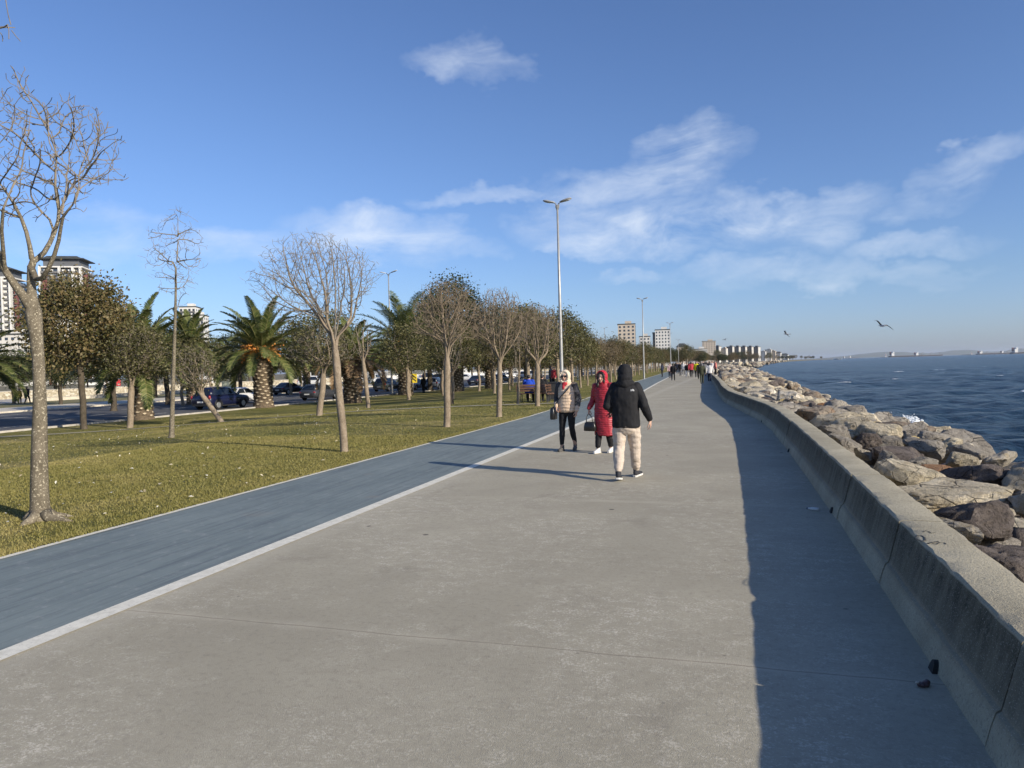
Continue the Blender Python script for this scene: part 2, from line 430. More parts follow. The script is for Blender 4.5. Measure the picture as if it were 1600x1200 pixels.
# --- the man walking away, in a black hooded jacket
def man():
    L = plane(968, 753); Rr = plane(992, 744); mid = (L+Rr)/2; mid.z = 0
    print('man', mid, 'stride', Rr-L, 'height', px_h(mid, 569, 972))
    k = px_h(mid, 569, 972)/1.775
    root = person_base('man seen from behind in a black hooded jacket and beige jogging trousers walking away', mid, R(3))
    root.scale = (k, k, k)
    hipR, kneeR, anR = Vector((.095, 0, .90)), Vector((.115, .13, .50)), Vector((.12, .25, .10))
    hipL, kneeL, anL = Vector((-.095, 0, .90)), Vector((-.105, .0, .49)), Vector((-.11, -.24, .125))
    shR, elR, wrR = Vector((.185, 0, 1.415)), Vector((.285, -.05, 1.13)), Vector((.36, .05, .90))
    shL, elL, wrL = Vector((-.185, 0, 1.415)), Vector((-.275, -.05, 1.14)), Vector((-.20, .19, 1.03))
    b = MB(); head_skin(b, (0, .03, 1.62))
    rings(b, [(.84, .15, .10, 0, 0), (1.0, .15, .10, 0, 0), (1.2, .16, .11, 0, 0), (1.4, .17, .10, 0, 0), (1.48, .07, .07, 0, 0)])
    for h, q, a in ((hipR, kneeR, anR), (hipL, kneeL, anL)): limb(b, [h, q, a], [.07, .05, .035])
    limb(b, [shR, elR, wrR], [.05, .04, .028]); limb(b, [shL, elL, wrL], [.05, .04, .028])
    hand(b, wrR, (.12, .10, -1), (-.9, .1, 0), .55); hand(b, wrL, (.5, .6, -.5), (.6, -.6, 0), .6)
    remesh(b, 'body', [M_SKIN], root, .0075, 1)
    j = MB()
    rings(j, [(.80, .205, .150, 0, -.005), (.83, .215, .158, 0, -.005), (.95, .212, .158, 0, -.01), (1.10, .208, .155, 0, -.012), (1.25, .220, .162, 0, -.015), (1.36, .222, .150, 0, -.012), (1.44, .185, .118, 0, -.01), (1.49, .11, .095, 0, 0), (1.54, .085, .09, 0, 0)])
    limb(j, [shR+Vector((-.02, 0, 0)), shR*.5+elR*.5, elR, elR*.5+wrR*.5, wrR+Vector((-.003, 0, .03))], [.084, .079, .072, .064, .052])
    limb(j, [shL+Vector((.02, 0, 0)), shL*.5+elL*.5, elL, elL*.5+wrL*.5, wrL], [.084, .079, .074, .066, .055])
    o = remesh(j, 'jacket', [M_BLK], root, .009, 2); wrinkle(o, .009, 7, 1, (1.3, 1.3, 1.0))
    hd = MB()
    hd.ell((0, .005, 1.645), (.118, .135, .135), 20, 14); hd.ell((0, -.05, 1.555), (.118, .10, .11), 16, 10); hd.ell((0, -.035, 1.48), (.155, .125, .07), 18, 10)
    hd.ell((0, -.11, 1.47), (.10, .05, .075), 14, 8)
    o = remesh(hd, 'hood', [M_BLK], root, .009, 2); wrinkle(o, .007, 12, 5, (1, 1, 1))
    # stitched emblem on the shoulder blade: quarter dome of three bands
    jack = [c for c in root.children if c.name.startswith('jacket')][0]
    yy = min((v.co.y for v in jack.data.vertices if abs(v.co.x-.135) < .03 and abs(v.co.z-1.375) < .025), default=-.17)
    em = MB()
    for i, rr in enumerate((.030, .021, .012)):
        pts = [Vector((.118+rr*math.cos(t), yy-.004, 1.362+rr*math.sin(t))) for t in [math.pi/2*q/6 for q in range(7)]]
        em.tube(pts, .0032, 6)
    for i in range(3): em.box((.108, yy-.004, 1.366+.009*i), (.030, .004, .005))
    em.build('emblem', M_EMB, jack)
    t = MB()
    rings(t, [(.70, .09, .09, 0, 0), (.76, .17, .135, 0, -.005), (.84, .185, .145, 0, -.005), (.93, .18, .13, 0, 0)])
    for h, q, a, s in ((hipR, kneeR, anR, 1), (hipL, kneeL, anL, -1)):
        limb(t, [h+Vector((s*.005, 0, -.02)), h*.5+q*.5+Vector((s*.008, -.005, 0)), q+Vector((s*.006, -.015, 0)), q*.5+a*.5+Vector((s*.004, -.03, 0)), q*.2+a*.8+Vector((0, -.015, .01)), a+Vector((0, 0, .045))], [.112, .106, .090, .080, .068, .054])
        limb(t, [a+Vector((0, 0, .06)), a+Vector((0, 0, .03))], [.050, .050])
    o = remesh(t, 'trousers', [M_BEIGE], root, .009, 2); wrinkle(o, .013, 8, 9, (1, 1, 1.7))
    for a, yw, pt in ((anR, R(-22), R(4)), (anL, R(-3), R(-9))):
        s = MB(); so_ = MB(); foot(s, so_, a, yw, pt, 1.03); q = remesh(s, 'shoe', [M_SHOE], root, .007, 2); so_.build('sole', M_SOLE, q)
man()

# --- the woman in the cream jacket, coming this way
def woman_cream():
    a = plane(880, 706); b_ = plane(896, 703); mid = (a+b_)/2; mid.z = 0
    H = px_h(mid, 577, 886); k = H/1.70; print('w1', H, mid)
    root = person_base('woman in a cream hooded jacket, dark sunglasses and black leggings walking towards us', mid, math.pi+R(-6)); root.scale = (k, k, k)
    # she faces +y; her right arm is +x (picture: towards the lane)
    hipR, kneeR, anR = Vector((.085, 0, .88)), Vector((.105, .05, .49)), Vector((.115, .06, .095))
    hipL, kneeL, anL = Vector((-.085, 0, .88)), Vector((-.10, .03, .49)), Vector((-.105, -.14, .115))
    shR, elR, wrR = Vector((.165, 0, 1.36)), Vector((.24, -.05, 1.10)), Vector((.205, .10, .93))
    shL, elL, wrL = Vector((-.165, 0, 1.36)), Vector((-.24, -.03, 1.08)), Vector((-.225, .07, .84))
    b = MB(); hc = Vector((.02, .03, 1.545)); head_skin(b, hc)
    rings(b, [(.80, .14, .10, 0, 0), (1.0, .125, .09, 0, 0), (1.2, .135, .10, 0, 0), (1.34, .14, .09, 0, 0), (1.42, .06, .06, 0, 0)])
    for h, q, n in ((hipR, kneeR, anR), (hipL, kneeL, anL)): limb(b, [h, q, n], [.07, .048, .034])
    limb(b, [shR, elR, wrR], [.045, .036, .025]); limb(b, [shL, elL, wrL], [.045, .036, .025])
    hand(b, wrR, (-.1, .35, -1), (-.8, -.3, 0), .6, .95); hand(b, wrL, (.05, .2, -1), (.9, -.1, 0), .5, .95)
    bo = remesh(b, 'body', [M_SKIN], root, .0075, 1)
    e = MB()
    mo = MB(); mo.ell(hc+Vector((0, .082, -.062)), (.024, .010, .007), 10, 6); mo.build('lips', M_LIP, bo, True)
    j = MB()
    rings(j, [(.81, .165, .130, 0, 0), (.84, .185, .145, 0, 0), (.92, .19, .15, 0, 0), (1.05, .18, .145, 0, 0), (1.2, .185, .15, 0, 0), (1.32, .185, .125, 0, 0), (1.39, .14, .10, 0, 0), (1.44, .085, .085, 0, 0)])
    o = remesh(j, 'jacket', [M_CREAM], root, .009, 2); wrinkle(o, .006, 10, 2)
    for (s, e_, w, m, nm) in ((shR, elR, wrR, M_GREYS, 'sleeve'), (shL, elL, wrL, M_CAMO, 'sleeve')):
        q = MB(); limb(q, [s, s*.5+e_*.5, e_, e_*.45+w*.55], [.078, .074, .066, .058]); o2 = remesh(q, nm, [m], o, .009, 2); wrinkle(o2, .007, 11, 4)
    for e9, w9 in ((elL, wrL), (elR, wrR)): q = MB(); limb(q, [e9*.45+w9*.55, w9+Vector((0, 0, .018))], [.055, .046]); remesh(q, 'cuff', [M_CREAM], o, .009, 2)
    hd = MB(); R1 = []
    hd.ell(hc+Vector((0, -.025, .022)), (.112, .105, .128), 20, 14); hd.ell(hc+Vector((0, -.03, -.10)), (.115, .105, .085), 16, 10)
    for t in range(17):    # soft rim round the face
        a2 = 2*math.pi*t/16; hd.ell(hc+Vector((.088*math.sin(a2), .062-.012*math.cos(a2), .012+.112*math.cos(a2)-.01)), (.024, .026, .024), 8, 6)
    oh = remesh(hd, 'hood', [M_FLEECE], root, .009, 1); wrinkle(oh, .006, 30, 3, (1, 1, 1))
    sg = MB()
    for s in (-1, 1):
        sg.ell(hc+Vector((s*.034, .092, .012)), (.034, .010, .024), 14, 8); sg.tube([hc+Vector((s*.066, .085, .018)), hc+Vector((s*.078, .02, .018))], .005, 6)
    sg.box(hc+Vector((0, .100, .018)), (.02, .008, .008)); sg.build('sunglasses', M_LENS, root, True)
    sc = MB(); sc.ell((.01, .10, 1.405), (.060, .035, .055), 14, 8); sc.ell((.03, .12, 1.33), (.030, .022, .07), 12, 8); remesh(sc, 'scarf', [M_SCARF], root, .009, 2)
    t = MB(); rings(t, [(.74, .10, .09, 0, 0), (.80, .145, .115, 0, 0), (.88, .15, .12, 0, 0)])
    for h, q2, n, s in ((hipR, kneeR, anR, 1), (hipL, kneeL, anL, -1)): limb(t, [h, h*.5+q2*.5, q2, q2*.55+n*.45, n+Vector((0, 0, .06))], [.095, .083, .062, .060, .044])
    o = remesh(t, 'leggings', [M_BLK2], root, .009, 2); wrinkle(o, .004, 10, 6)
    for n, yw, pt in ((anR, R(-8), R(0)), (anL, R(10), R(-8))):
        s = MB(); so_ = MB(); foot(s, so_, n, yw, pt, .98); q = remesh(s, 'shoe', [M_GSHOE], root, .007, 2); so_.build('sole', M_GSHOE, q)
    sk = MB(); sk.tube([anR+Vector((0, -.005, .035)), anR+Vector((0, -.01, .075))], [.043, .043], 12); sk.build('sock', M_WSHOE, root, True)
    # shoulder bag, hung at her side
    bag = thing('shoulder_bag', 'black shoulder bag hanging at the hip of the woman in cream on a diagonal strap', 'bag', mid, math.pi+R(-6)); bag.scale = (k, k, k)
    m = MB(); c = Vector((.285, .05, .80))
    rr = []
    for z, w, d in ((-.14, .10, .045), (-.13, .115, .055), (0, .115, .055), (.09, .105, .045), (.115, .085, .025)):
        rr.append([c+Vector((.35*0+math.copysign(abs(math.cos(t))**.5, math.cos(t))*d, math.copysign(abs(math.sin(t))**.5, math.sin(t))*w, z)) for t in [2*math.pi*q/20 for q in range(20)]])
    m.loft(rr); m.build('bag_body', M_BAG, bag, True)
    st = MB(); P = [c+Vector((0, .05, .10)), Vector((.21, .12, .98)), Vector((.10, .165, 1.12)), Vector((-.03, .172, 1.24)), Vector((-.12, .12, 1.36)), Vector((-.13, .0, 1.42)), Vector((-.08, -.11, 1.34)), Vector((.08, -.17, 1.1)), Vector((.2, -.12, .95)), c+Vector((0, -.05, .10))]
    st.tube(P, .011, 6); st.build('strap', M_BAG, bag, True)
woman_cream()

# --- the woman in the long red coat
def woman_red():
    a = plane(938, 708); b_ = plane(952, 707); mid = (a+b_)/2; mid.z = 0
    H = px_h(mid, 579, 938); k = H/1.70; print('w2', H, mid)
    root = person_base('woman in a long red quilted coat and red hood, partly hidden by the man', mid, math.pi+R(-14)); root.scale = (k, k, k)
    hipR, kneeR, anR = Vector((.085, 0, .88)), Vector((.09, .06, .49)), Vector((.095, .12, .10))
    hipL, kneeL, anL = Vector((-.085, 0, .88)), Vector((-.09, .0, .49)), Vector((-.095, -.10, .10))
    shR, elR, wrR = Vector((.17, 0, 1.37)), Vector((.25, -.05, 1.10)), Vector((.30, .07, .90)); shL, elL, wrL = Vector((-.17, 0, 1.37)), Vector((-.25, -.03, 1.10)), Vector((-.24, .07, .88))
    b = MB(); hc = Vector((.012, .03, 1.555)); head_skin(b, hc)
    rings(b, [(.80, .14, .10, 0, 0), (1.0, .125, .09, 0, 0), (1.2, .135, .10, 0, 0), (1.34, .14, .09, 0, 0), (1.42, .06, .06, 0, 0)])
    for h, q, n in ((hipR, kneeR, anR), (hipL, kneeL, anL)): limb(b, [h, q, n], [.07, .048, .034])
    limb(b, [shR, elR, wrR], [.045, .036, .025]); limb(b, [shL, elL, wrL], [.045, .036, .025])
    hand(b, wrR, (.05, .15, -1), (-.9, 0, 0), .8, .95); hand(b, wrL, (-.05, .2, -1), (.9, 0, 0), .5, .95)
    bo = remesh(b, 'body', [M_SKIN], root, .0075, 1)
    mo = MB(); mo.ell(hc+Vector((0, .083, -.062)), (.024, .010, .007), 10, 6); mo.build('lips', M_LIP, bo, True)
    for s in (-1, 1):
        ey = MB(); ey.ell(hc+Vector((s*.032, .082, .010)), (.014, .009, .008), 10, 6); ey.ell(hc+Vector((s*.034, .086, .030)), (.020, .006, .004), 8, 5); ey.build('eye', M_EYE, bo, True)
    c = MB()
    rings(c, [(.36, .215, .165, -.02, -.02), (.39, .23, .18, -.02, -.02), (.55, .222, .175, -.01, -.015), (.75, .208, .165, 0, -.01), (.90, .195, .155, 0, 0), (1.05, .178, .142, 0, 0), (1.2, .185, .145, 0, 0), (1.33, .182, .122, 0, 0), (1.40, .14, .10, 0, 0), (1.45, .09, .09, 0, 0)])
    limb(c, [shR, shR*.5+elR*.5, elR, elR*.5+wrR*.5, wrR+Vector((0, 0, .03))], [.082, .076, .068, .060, .048]); limb(c, [shL, shL*.5+elL*.5, elL, elL*.5+wrL*.5, wrL+Vector((0, 0, .03))], [.082, .076, .068, .060, .048])
    o = remesh(c, 'coat', [M_RED], root, .010, 2); wrinkle(o, .008, 8, 12)
    hd = MB(); hd.ell(hc+Vector((0, -.035, .028)), (.112, .105, .130), 20, 14); hd.ell(hc+Vector((-.01, -.035, -.10)), (.12, .105, .085), 16, 10)
    for t in range(3, 14):
        a2 = 2*math.pi*t/16+math.pi; hd.ell(hc+Vector((.096*math.sin(a2), .042, .02+.115*math.cos(a2))), (.02, .03, .02), 8, 6)
    oh = remesh(hd, 'hood', [M_REDH], root, .009, 2)
    hr = MB()
    for t in range(-5, 6):
        a2 = t*.36; hr.ell(hc+Vector((.078*math.sin(a2), .052, .012+.088*math.cos(a2))), (.022, .030, .026), 8, 6)
    hr.ell(hc+Vector((.062, .045, -.08)), (.03, .04, .075), 10, 8); hr.ell(hc+Vector((.070, .05, -.15)), (.035, .04, .06), 10, 8); hr.ell(hc+Vector((-.07, .04, -.07)), (.018, .03, .06), 10, 8)
    remesh(hr, 'hair', [M_HAIR], root, .008, 2)
    t = MB()
    for h, q2, n in ((hipR, kneeR, anR), (hipL, kneeL, anL)): limb(t, [h, h*.5+q2*.5, q2, q2*.5+n*.5, n+Vector((0, 0, .055))], [.085, .08, .070, .068, .058])
    o = remesh(t, 'trousers', [M_BLK2], root, .009, 2); wrinkle(o, .005, 10, 6)
    for n, yw in ((anR, R(-6)), (anL, R(6))):
        s = MB(); so_ = MB(); foot(s, so_, n, yw, 0, 1.0); q = remesh(s, 'shoe', [M_WSHOE], root, .007, 2); so_.build('sole', M_SOLE, q)
    bag = thing('handbag', 'black handbag carried low in front of the long red coat', 'bag', mid, math.pi+R(-14)); bag.scale = (k, k, k)
    m = MB(); c0 = Vector((.24, .17, .56)); rr = []
    for z, w, d in ((-.10, .11, .035), (-.09, .135, .055), (0, .13, .055), (.07, .11, .04), (.09, .09, .022)):
        rr.append([c0+Vector((math.copysign(abs(math.cos(q))**.55, math.cos(q))*w, math.copysign(abs(math.sin(q))**.55, math.sin(q))*d, z)) for q in [2*math.pi*i/20 for i in range(20)]])
    m.loft(rr); m.build('bag_body', M_BAG, bag, True)
    h = MB(); h.tube([c0+Vector((-.07, 0, .08)), c0+Vector((-.03, -.03, .19)), Vector((.30, .10, .81)), Vector((.315, .085, .81)), c0+Vector((.08, -.01, .18)), c0+Vector((.08, 0, .08))], .009, 6); h.build('bag_handle', M_BAG, bag, True)
woman_red()

# --- walkers further off: three poses, many clothes
def walker(pose, voxel=.016):
    root = person_base(None, (0, 0, 0), 0)
    st = {'a': .26, 'b': -.20, 'stand': .04}[pose]
    hR, kR, aR = Vector((.09, 0, .90)), Vector((.10, st*.5+.03, .50)), Vector((.10, st, .10)); hL, kL, aL = Vector((-.09, 0, .90)), Vector((-.10, -st*.2+.02, .50)), Vector((-.10, -st, .11))
    sR, eR, wR = Vector((.19, 0, 1.42)), Vector((.25, -st*.4-.03, 1.14)), Vector((.26, -st*.7+.06, .90)); sL, eL, wL = Vector((-.19, 0, 1.42)), Vector((-.25, st*.4-.03, 1.14)), Vector((-.26, st*.7+.06, .90))
    b = MB(); head_skin(b, (0, .02, 1.60))
    rings(b, [(.84, .14, .10, 0, 0), (1.2, .14, .10, 0, 0), (1.4, .15, .09, 0, 0), (1.48, .07, .07, 0, 0)], 14)
    for q in ((hR, kR, aR), (hL, kL, aL)): limb(b, q, [.06, .045, .035], 10)
    for q in ((sR, eR, wR), (sL, eL, wL)): limb(b, q, [.045, .038, .03], 10)
    for w in (wR, wL): hand(b, w, (0, .15, -1), (-w.x, 0, 0), .6, 1.1)
    remesh(b, 'body', [M_SKIN], root, .013, 1)
    j = MB(); rings(j, [(.82, .20, .15, 0, 0), (.95, .20, .15, 0, 0), (1.25, .21, .155, 0, 0), (1.36, .21, .14, 0, 0), (1.44, .15, .11, 0, 0), (1.51, .08, .085, 0, 0)], 16)
    for q in ((sR, eR, wR), (sL, eL, wL)): limb(j, q, [.085, .074, .052], 10)
    wrinkle(remesh(j, 'jacket', [M_BLK], root, voxel, 2), .009, 9, 3)
    t = MB(); rings(t, [(.74, .11, .10, 0, 0), (.80, .165, .13, 0, 0), (.92, .165, .13, 0, 0)], 14)
    for h, k_, a in ((hR, kR, aR), (hL, kL, aL)): limb(t, [h, h*.5+k_*.5, k_, k_*.5+a*.5, a+Vector((0, 0, .02))], [.098, .09, .075, .068, .055], 10)
    remesh(t, 'trousers', [M_BLK2], root, voxel, 2)
    for a in (aR, aL):
        s = MB(); so_ = MB(); foot(s, so_, a, 0, 0, 1.0); remesh(s, 'shoe', [M_SHOE], root, .012, 1)
    h = MB(); h.ell((0, -.012, 1.635), (.086, .098, .098), 14, 10); h.ell((0, -.045, 1.56), (.075, .055, .075), 12, 8); remesh(h, 'hair', [M_HAIR], root, .012, 1)
    return root
WK = {p: walker(p) for p in ('a', 'b', 'stand')}
CLO = {'black': M_BLK, 'red': cloth('coral_red_cloth', (.42, .05, .065)), 'yellow': cloth('bright_yellow_cloth', (.62, .58, .02)), 'white': cloth('white_cloth', (.62, .60, .58)), 'olive': cloth('olive_cloth', (.055, .058, .035)),
       'darkred': cloth('dark_red_cloth', (.14, .022, .022)), 'grey': cloth('grey_cloth', (.14, .14, .145)), 'coral': cloth('pink_cloth', (.62, .20, .17)), 'blue': cloth('blue_cloth', (.03, .055, .14)), 'royal': cloth('royal_blue_cloth', (.015, .06, .42)),
       'mustard': cloth('mustard_cloth', (.20, .145, .025)), 'navy': cloth('navy_cloth', (.02, .025, .045)), 'pink': cloth('pale_pink_cloth', (.60, .42, .40)), 'jeans': cloth('blue_denim', (.07, .095, .15))}
used_w = set()
def walk(pose, loc, rz, jc, tc, label, s=1.0, group='walkers on the promenade', hair=None):
    if pose in used_w: o = copy_tree(WK[pose])
    else: o = WK[pose]; used_w.add(pose)
    o.location = loc; o.rotation_euler = (0, 0, rz); o.scale = (s, s, s); o['label'] = label; o['group'] = group
    for c in o.children:
        b = c.name.split('.')[0]
        if b == 'jacket': recolor(c, CLO[jc])
        elif b == 'trousers': recolor(c, CLO[tc])
        elif b == 'hair' and hair: recolor(c, CLO[hair])
        elif b == 'shoe' and jc in ('white', 'coral', 'yellow'): recolor(c, M_WSHOE)
    return o
AW, TO = 0.0, math.pi
for (px, py, pose, rz, jc, tc, lb, hair) in (
    (1052, 595, 'a', AW, 'black', 'black', 'walker all in black, seen from behind at the white line', None), (1047, 591, 'b', TO, 'pink', 'navy', 'walker in a pale pink top next to the one in black', None),
    (1035, 589, 'stand', 1.2, 'navy', 'black', 'dark-clothed person standing on the lane edge by the far trees', None), (1063, 587, 'b', TO, 'black', 'grey', 'walker in black with grey trousers in the distant crowd', None),
    (1068, 587, 'a', AW, 'white', 'grey', 'walker in a white top in the distant crowd', 'white'), (1074, 589.5, 'a', TO, 'black', 'white', 'walker in a black top and white trousers', None),
    (1080, 589.5, 'b', AW, 'red', 'black', 'walker in a coral red jacket and black trousers', None), (1084.5, 584, 'a', TO, 'darkred', 'black', 'walker in dark red behind the coral red jacket', None),
    (1089, 591, 'a', TO, 'yellow', 'black', 'walker in a bright yellow top', None), (1093, 593, 'b', AW, 'black', 'black', 'walker in black between the yellow top and the olive coat', 'grey'),
    (1097, 600, 'a', AW, 'olive', 'olive', 'walker in a long olive coat, nearest of the distant crowd', 'grey'), (1101, 588, 'b', AW, 'grey', 'navy', 'walker in grey beside the olive coat', None),
    (1109, 598, 'b', AW, 'white', 'navy', 'walker in a white jacket with dark trousers in the shade of the wall', None), (1113.5, 586, 'a', TO, 'white', 'jeans', 'walker in white further along the wall', None)):
    p = plane(px, py); walk(pose, p, rz+rnd.uniform(-.15, .15), jc, tc, lb, rnd.uniform(.93, 1.03), hair=hair)
p = plane(1118, 587, .49); walk('stand', p, -1.2, 'coral', 'black', 'child in a coral pink top standing on the wall coping', .74)
far = [(1056, 583), (1059, 584), (1066, 582.5), (1071, 583), (1077, 582), (1082, 581), (1087, 583), (1091, 582), (1095, 583), (1099, 582), (1103, 583.5), (1106, 582), (1109, 584), (1111.5, 582), (1104, 580.5), (1097, 580), (1079, 580), (1063, 580.5), (1073, 580), (1115, 580.5), (1108, 580)]
for i, (px, py) in enumerate(far):
    p = plane(px, py); jc = ('black', 'navy', 'grey', 'white', 'black', 'darkred', 'blue', 'black', 'olive', 'navy')[i % 10]
    walk(('a', 'b', 'stand')[i % 3], p, (AW, TO)[i % 2]+rnd.uniform(-.3, .3), jc, ('black', 'navy', 'jeans', 'black')[i % 4], 'far walker in %s at the back of the distant crowd' % {'navy': 'dark blue', 'darkred': 'dark red', 'olive': 'olive green'}.get(jc, jc), rnd.uniform(.95, 1.05), 'far walkers at the back of the crowd')
# people near the road
G4 = 'people by the road and bench'
q = plane(31, 631.5, -.7); walk('stand', q, .3, 'mustard', 'black', 'person in a mustard coat walking beside the red backpack', .94, G4)
q2 = plane(43, 631, -.7); walk('a', q2, .3, 'black', 'black', 'person in black wearing a red backpack', 1.06, G4)
bp = thing('backpack', 'red backpack worn by the person in black near the verge tree', 'backpack', q2, .3); m = MB()
m.loft([[Vector((.15*math.copysign(abs(math.cos(t))**.6, math.cos(t))*w, -.23+.08*math.copysign(abs(math.sin(t))**.6, math.sin(t)), z)) for t in [2*math.pi*i/16 for i in range(16)]] for z, w in ((1.02, .8), (1.06, 1), (1.3, 1), (1.42, .85), (1.46, .5))])
m.build('backpack_body', CLO['darkred'], bp, True); m = MB(); m.tube([Vector((-.09, -.2, 1.42)), Vector((-.11, 0, 1.54)), Vector((-.12, .17, 1.38)), Vector((-.12, .1, 1.1)), Vector((-.1, -.18, 1.05))], .018, 6); m.build('strap', M_BLK, bp, True)
q = plane(165, 615.5, -.75); walk('a', q, 2.6, 'navy', 'grey', 'person in dark top and white cap walking along the stone wall', 1.0, G4, 'white')
q = plane(662, 614, -.8); walk('stand', q, 1.0, 'black', 'black', 'dark-clothed man standing beside the pale estate car', 1.05, G4)
q = ground(866, 607); walk('stand', q, 2.6, 'red', 'black', 'person in a red jacket past the lamp post', .95, G4)
q = ground(861, 606); walk('stand', q, -1.0, 'grey', 'navy', 'person in grey beside the red jacket', 1.0, G4)
# seated person on the bench, from behind, in a royal blue jacket
def seated(loc, rz, jm, label):
    root = person_base(label, loc, rz, G4); b = MB(); head_skin(b, (0, .03, 1.20))
    hR, kR, aR = Vector((.10, .0, .52)), Vector((.14, .42, .50)), Vector((.14, .45, .10)); hL, kL, aL = Vector((-.10, .0, .52)), Vector((-.12, .42, .50)), Vector((-.12, .42, .10))
    sR, eR, wR = Vector((.19, .0, 1.02)), Vector((.25, .05, .76)), Vector((.12, .28, .66)); sL, eL, wL = Vector((-.19, .0, 1.02)), Vector((-.25, .05, .76)), Vector((-.12, .28, .66))
    rings(b, [(.46, .14, .11, 0, 0), (.8, .14, .10, 0, 0), (1.0, .15, .09, 0, 0), (1.08, .07, .07, 0, 0)], 14)
    for q in ((hR, kR, aR), (hL, kL, aL)): limb(b, q, [.065, .05, .035], 10)
    for q in ((sR, eR, wR), (sL, eL, wL)): limb(b, q, [.045, .038, .03], 10)
    hand(b, wR, (-.6, .5, -.2), (0, 0, -1), .5); hand(b, wL, (.6, .5, -.2), (0, 0, -1), .5)
    remesh(b, 'body', [M_SKIN], root, .012, 1)
    j = MB(); rings(j, [(.47, .20, .155, 0, 0), (.6, .21, .165, 0, 0), (.85, .215, .165, 0, 0), (.98, .21, .145, 0, 0), (1.05, .15, .11, 0, 0), (1.11, .08, .085, 0, 0)], 16)
    for q in ((sR, eR, wR), (sL, eL, wL)): limb(j, q, [.088, .076, .055], 10)
    wrinkle(remesh(j, 'jacket', [jm], root, .014, 2), .01, 8, 4)
    t = MB(); rings(t, [(.43, .16, .14, 0, .02), (.55, .17, .15, 0, .02)], 14)
    for q in ((hR, kR, aR), (hL, kL, aL)): limb(t, q, [.10, .085, .06], 10)
    remesh(t, 'trousers', [M_BLK2], root, .014, 2)
    for a in (aR, aL):
        s = MB(); so_ = MB(); foot(s, so_, a, 0, 0, 1.0); remesh(s, 'shoe', [M_SHOE], root, .011, 1)
    h = MB(); h.ell((0, -.005, 1.235), (.086, .098, .098), 14, 10); remesh(h, 'hair', [M_HAIR], root, .012, 1)
    return root
SEATP = ground(827, 629)
seated(SEATP+Vector((0, 0, .0)), R(8), CLO['royal'], 'person in a royal blue jacket sitting on the bench with back turned')
seated(SEATP+Vector((.62, .12, 0)), R(-4), M_BLK, 'person in black sitting next to the royal blue jacket')
# ------------------------------------------------------------------ materials of the ground
def mat_pavement():
    m, g = newmat('promenade_concrete'); v = g.co()
    big = g.noise(v, .35, 4, .6); mid = g.noise(v, 1.6, 5, .65, .4)
    st = g.noise(g.scale(v, (1.0, 1.25, 1)), 7.5, 7, .78, .3)
    fine = g.noise(v, 60, 3, .7); spk = g.noise(v, 190, 2, .6)
    col = g.ramp(big, [(.3, (.322, .292, .216)), (.7, (.425, .388, .292))])
    col = g.mix(g.ramp(mid, [(.35, 0.0), (.7, .5)]), col, (.295, .265, .198))
    # pale scuffed flecks, gathered in patches
    patch = g.ramp(g.noise(v, .42, 5, .65, .6), [(.42, .04), (.60, 1.0)])
    fl = g.ramp(g.math('MULTIPLY_ADD', st, .5, g.math('MULTIPLY', fine, .5)), [(.51, 0.0), (.60, 1.0)])
    col = g.mix(g.math('MULTIPLY', g.math('MULTIPLY', patch, fl), .8), col, (.66, .61, .50))
    col = g.mix(g.ramp(g.noise(v, 22, 4, .8), [(.30, .42), (.5, 0.0)]), col, (.17, .155, .125))
    col = g.mix(g.ramp(spk, [(.25, .75), (.48, 0.0), (.55, 0.0), (.75, .6)]), col, g.mix(spk, (.15, .135, .115), (.56, .53, .47)))
    # dark spots: old gum
    gum = g.vor(v, 1.1, 'F1'); col = g.mix(g.ramp(gum, [(.028, .8), (.04, 0.0)]), col, (.06, .055, .05))
    gum2 = g.vor(g.vm('ADD', v, (3.3, 7.7, 0)), 2.3, 'F1'); col = g.mix(g.ramp(gum2, [(.02, .5), (.032, 0.0)]), col, (.09, .08, .07))
    # expansion joints across the promenade, every 4.75 m
    sp = g.n('ShaderNodeSeparateXYZ', {0: v}); y = sp.outputs[1]; x = sp.outputs[0]
    wob = g.math('MULTIPLY_ADD', g.noise(v, 2.0, 3), .05, g.math('MULTIPLY_ADD', g.noise(v, 25, 2), .012, -.031))
    ym = g.math('ADD', g.math('SUBTRACT', y, 4.18-47.5), wob)
    fr = g.math('ABSOLUTE', g.math('SUBTRACT', g.math('FRACT', g.math('DIVIDE', ym, 4.75)), .5))
    dist = g.math('MULTIPLY', g.math('SUBTRACT', .5, fr), 4.75)
    pale = g.ramp(dist, [(.015, .75), (.045, .4), (.10, 0.0)])
    pale = g.math('MULTIPLY', pale, g.ramp(g.noise(v, 1.1, 3), [(.38, .10), (.62, 1.0)]))
    col = g.mix(pale, col, (.47, .425, .33))
    jw = g.math('MULTIPLY_ADD', g.noise(v, 1.2, 2), .008, .0035)
    jl = g.math('LESS_THAN', dist, jw)
    col = g.mix(g.math('MULTIPLY', jl, .5), col, (.17, .15, .115))
    # whitish dust along the painted line
    lx = g.math('ABSOLUTE', g.math('ADD', x, 4.33)); du = g.math('MULTIPLY', g.ramp(lx, [(.1, .6), (.35, 0.0)]), g.noise(v, 3, 4, .7))
    col = g.mix(du, col, (.52, .48, .385))
    stn = g.noise(g.vm('ADD', v, (11, 5, 0)), .9, 5, .7, .8); col = g.mix(g.ramp(stn, [(.60, 0.0), (.70, .40)]), col, (.215, .192, .15))
    h = g.math('MULTIPLY_ADD', fine, .6, g.math('MULTIPLY', spk, .7))
    h = g.math('SUBTRACT', h, g.math('MULTIPLY', jl, 1.0))
    g.out(col, .85, g.bump(h, .5, .008), spec=.25); return m
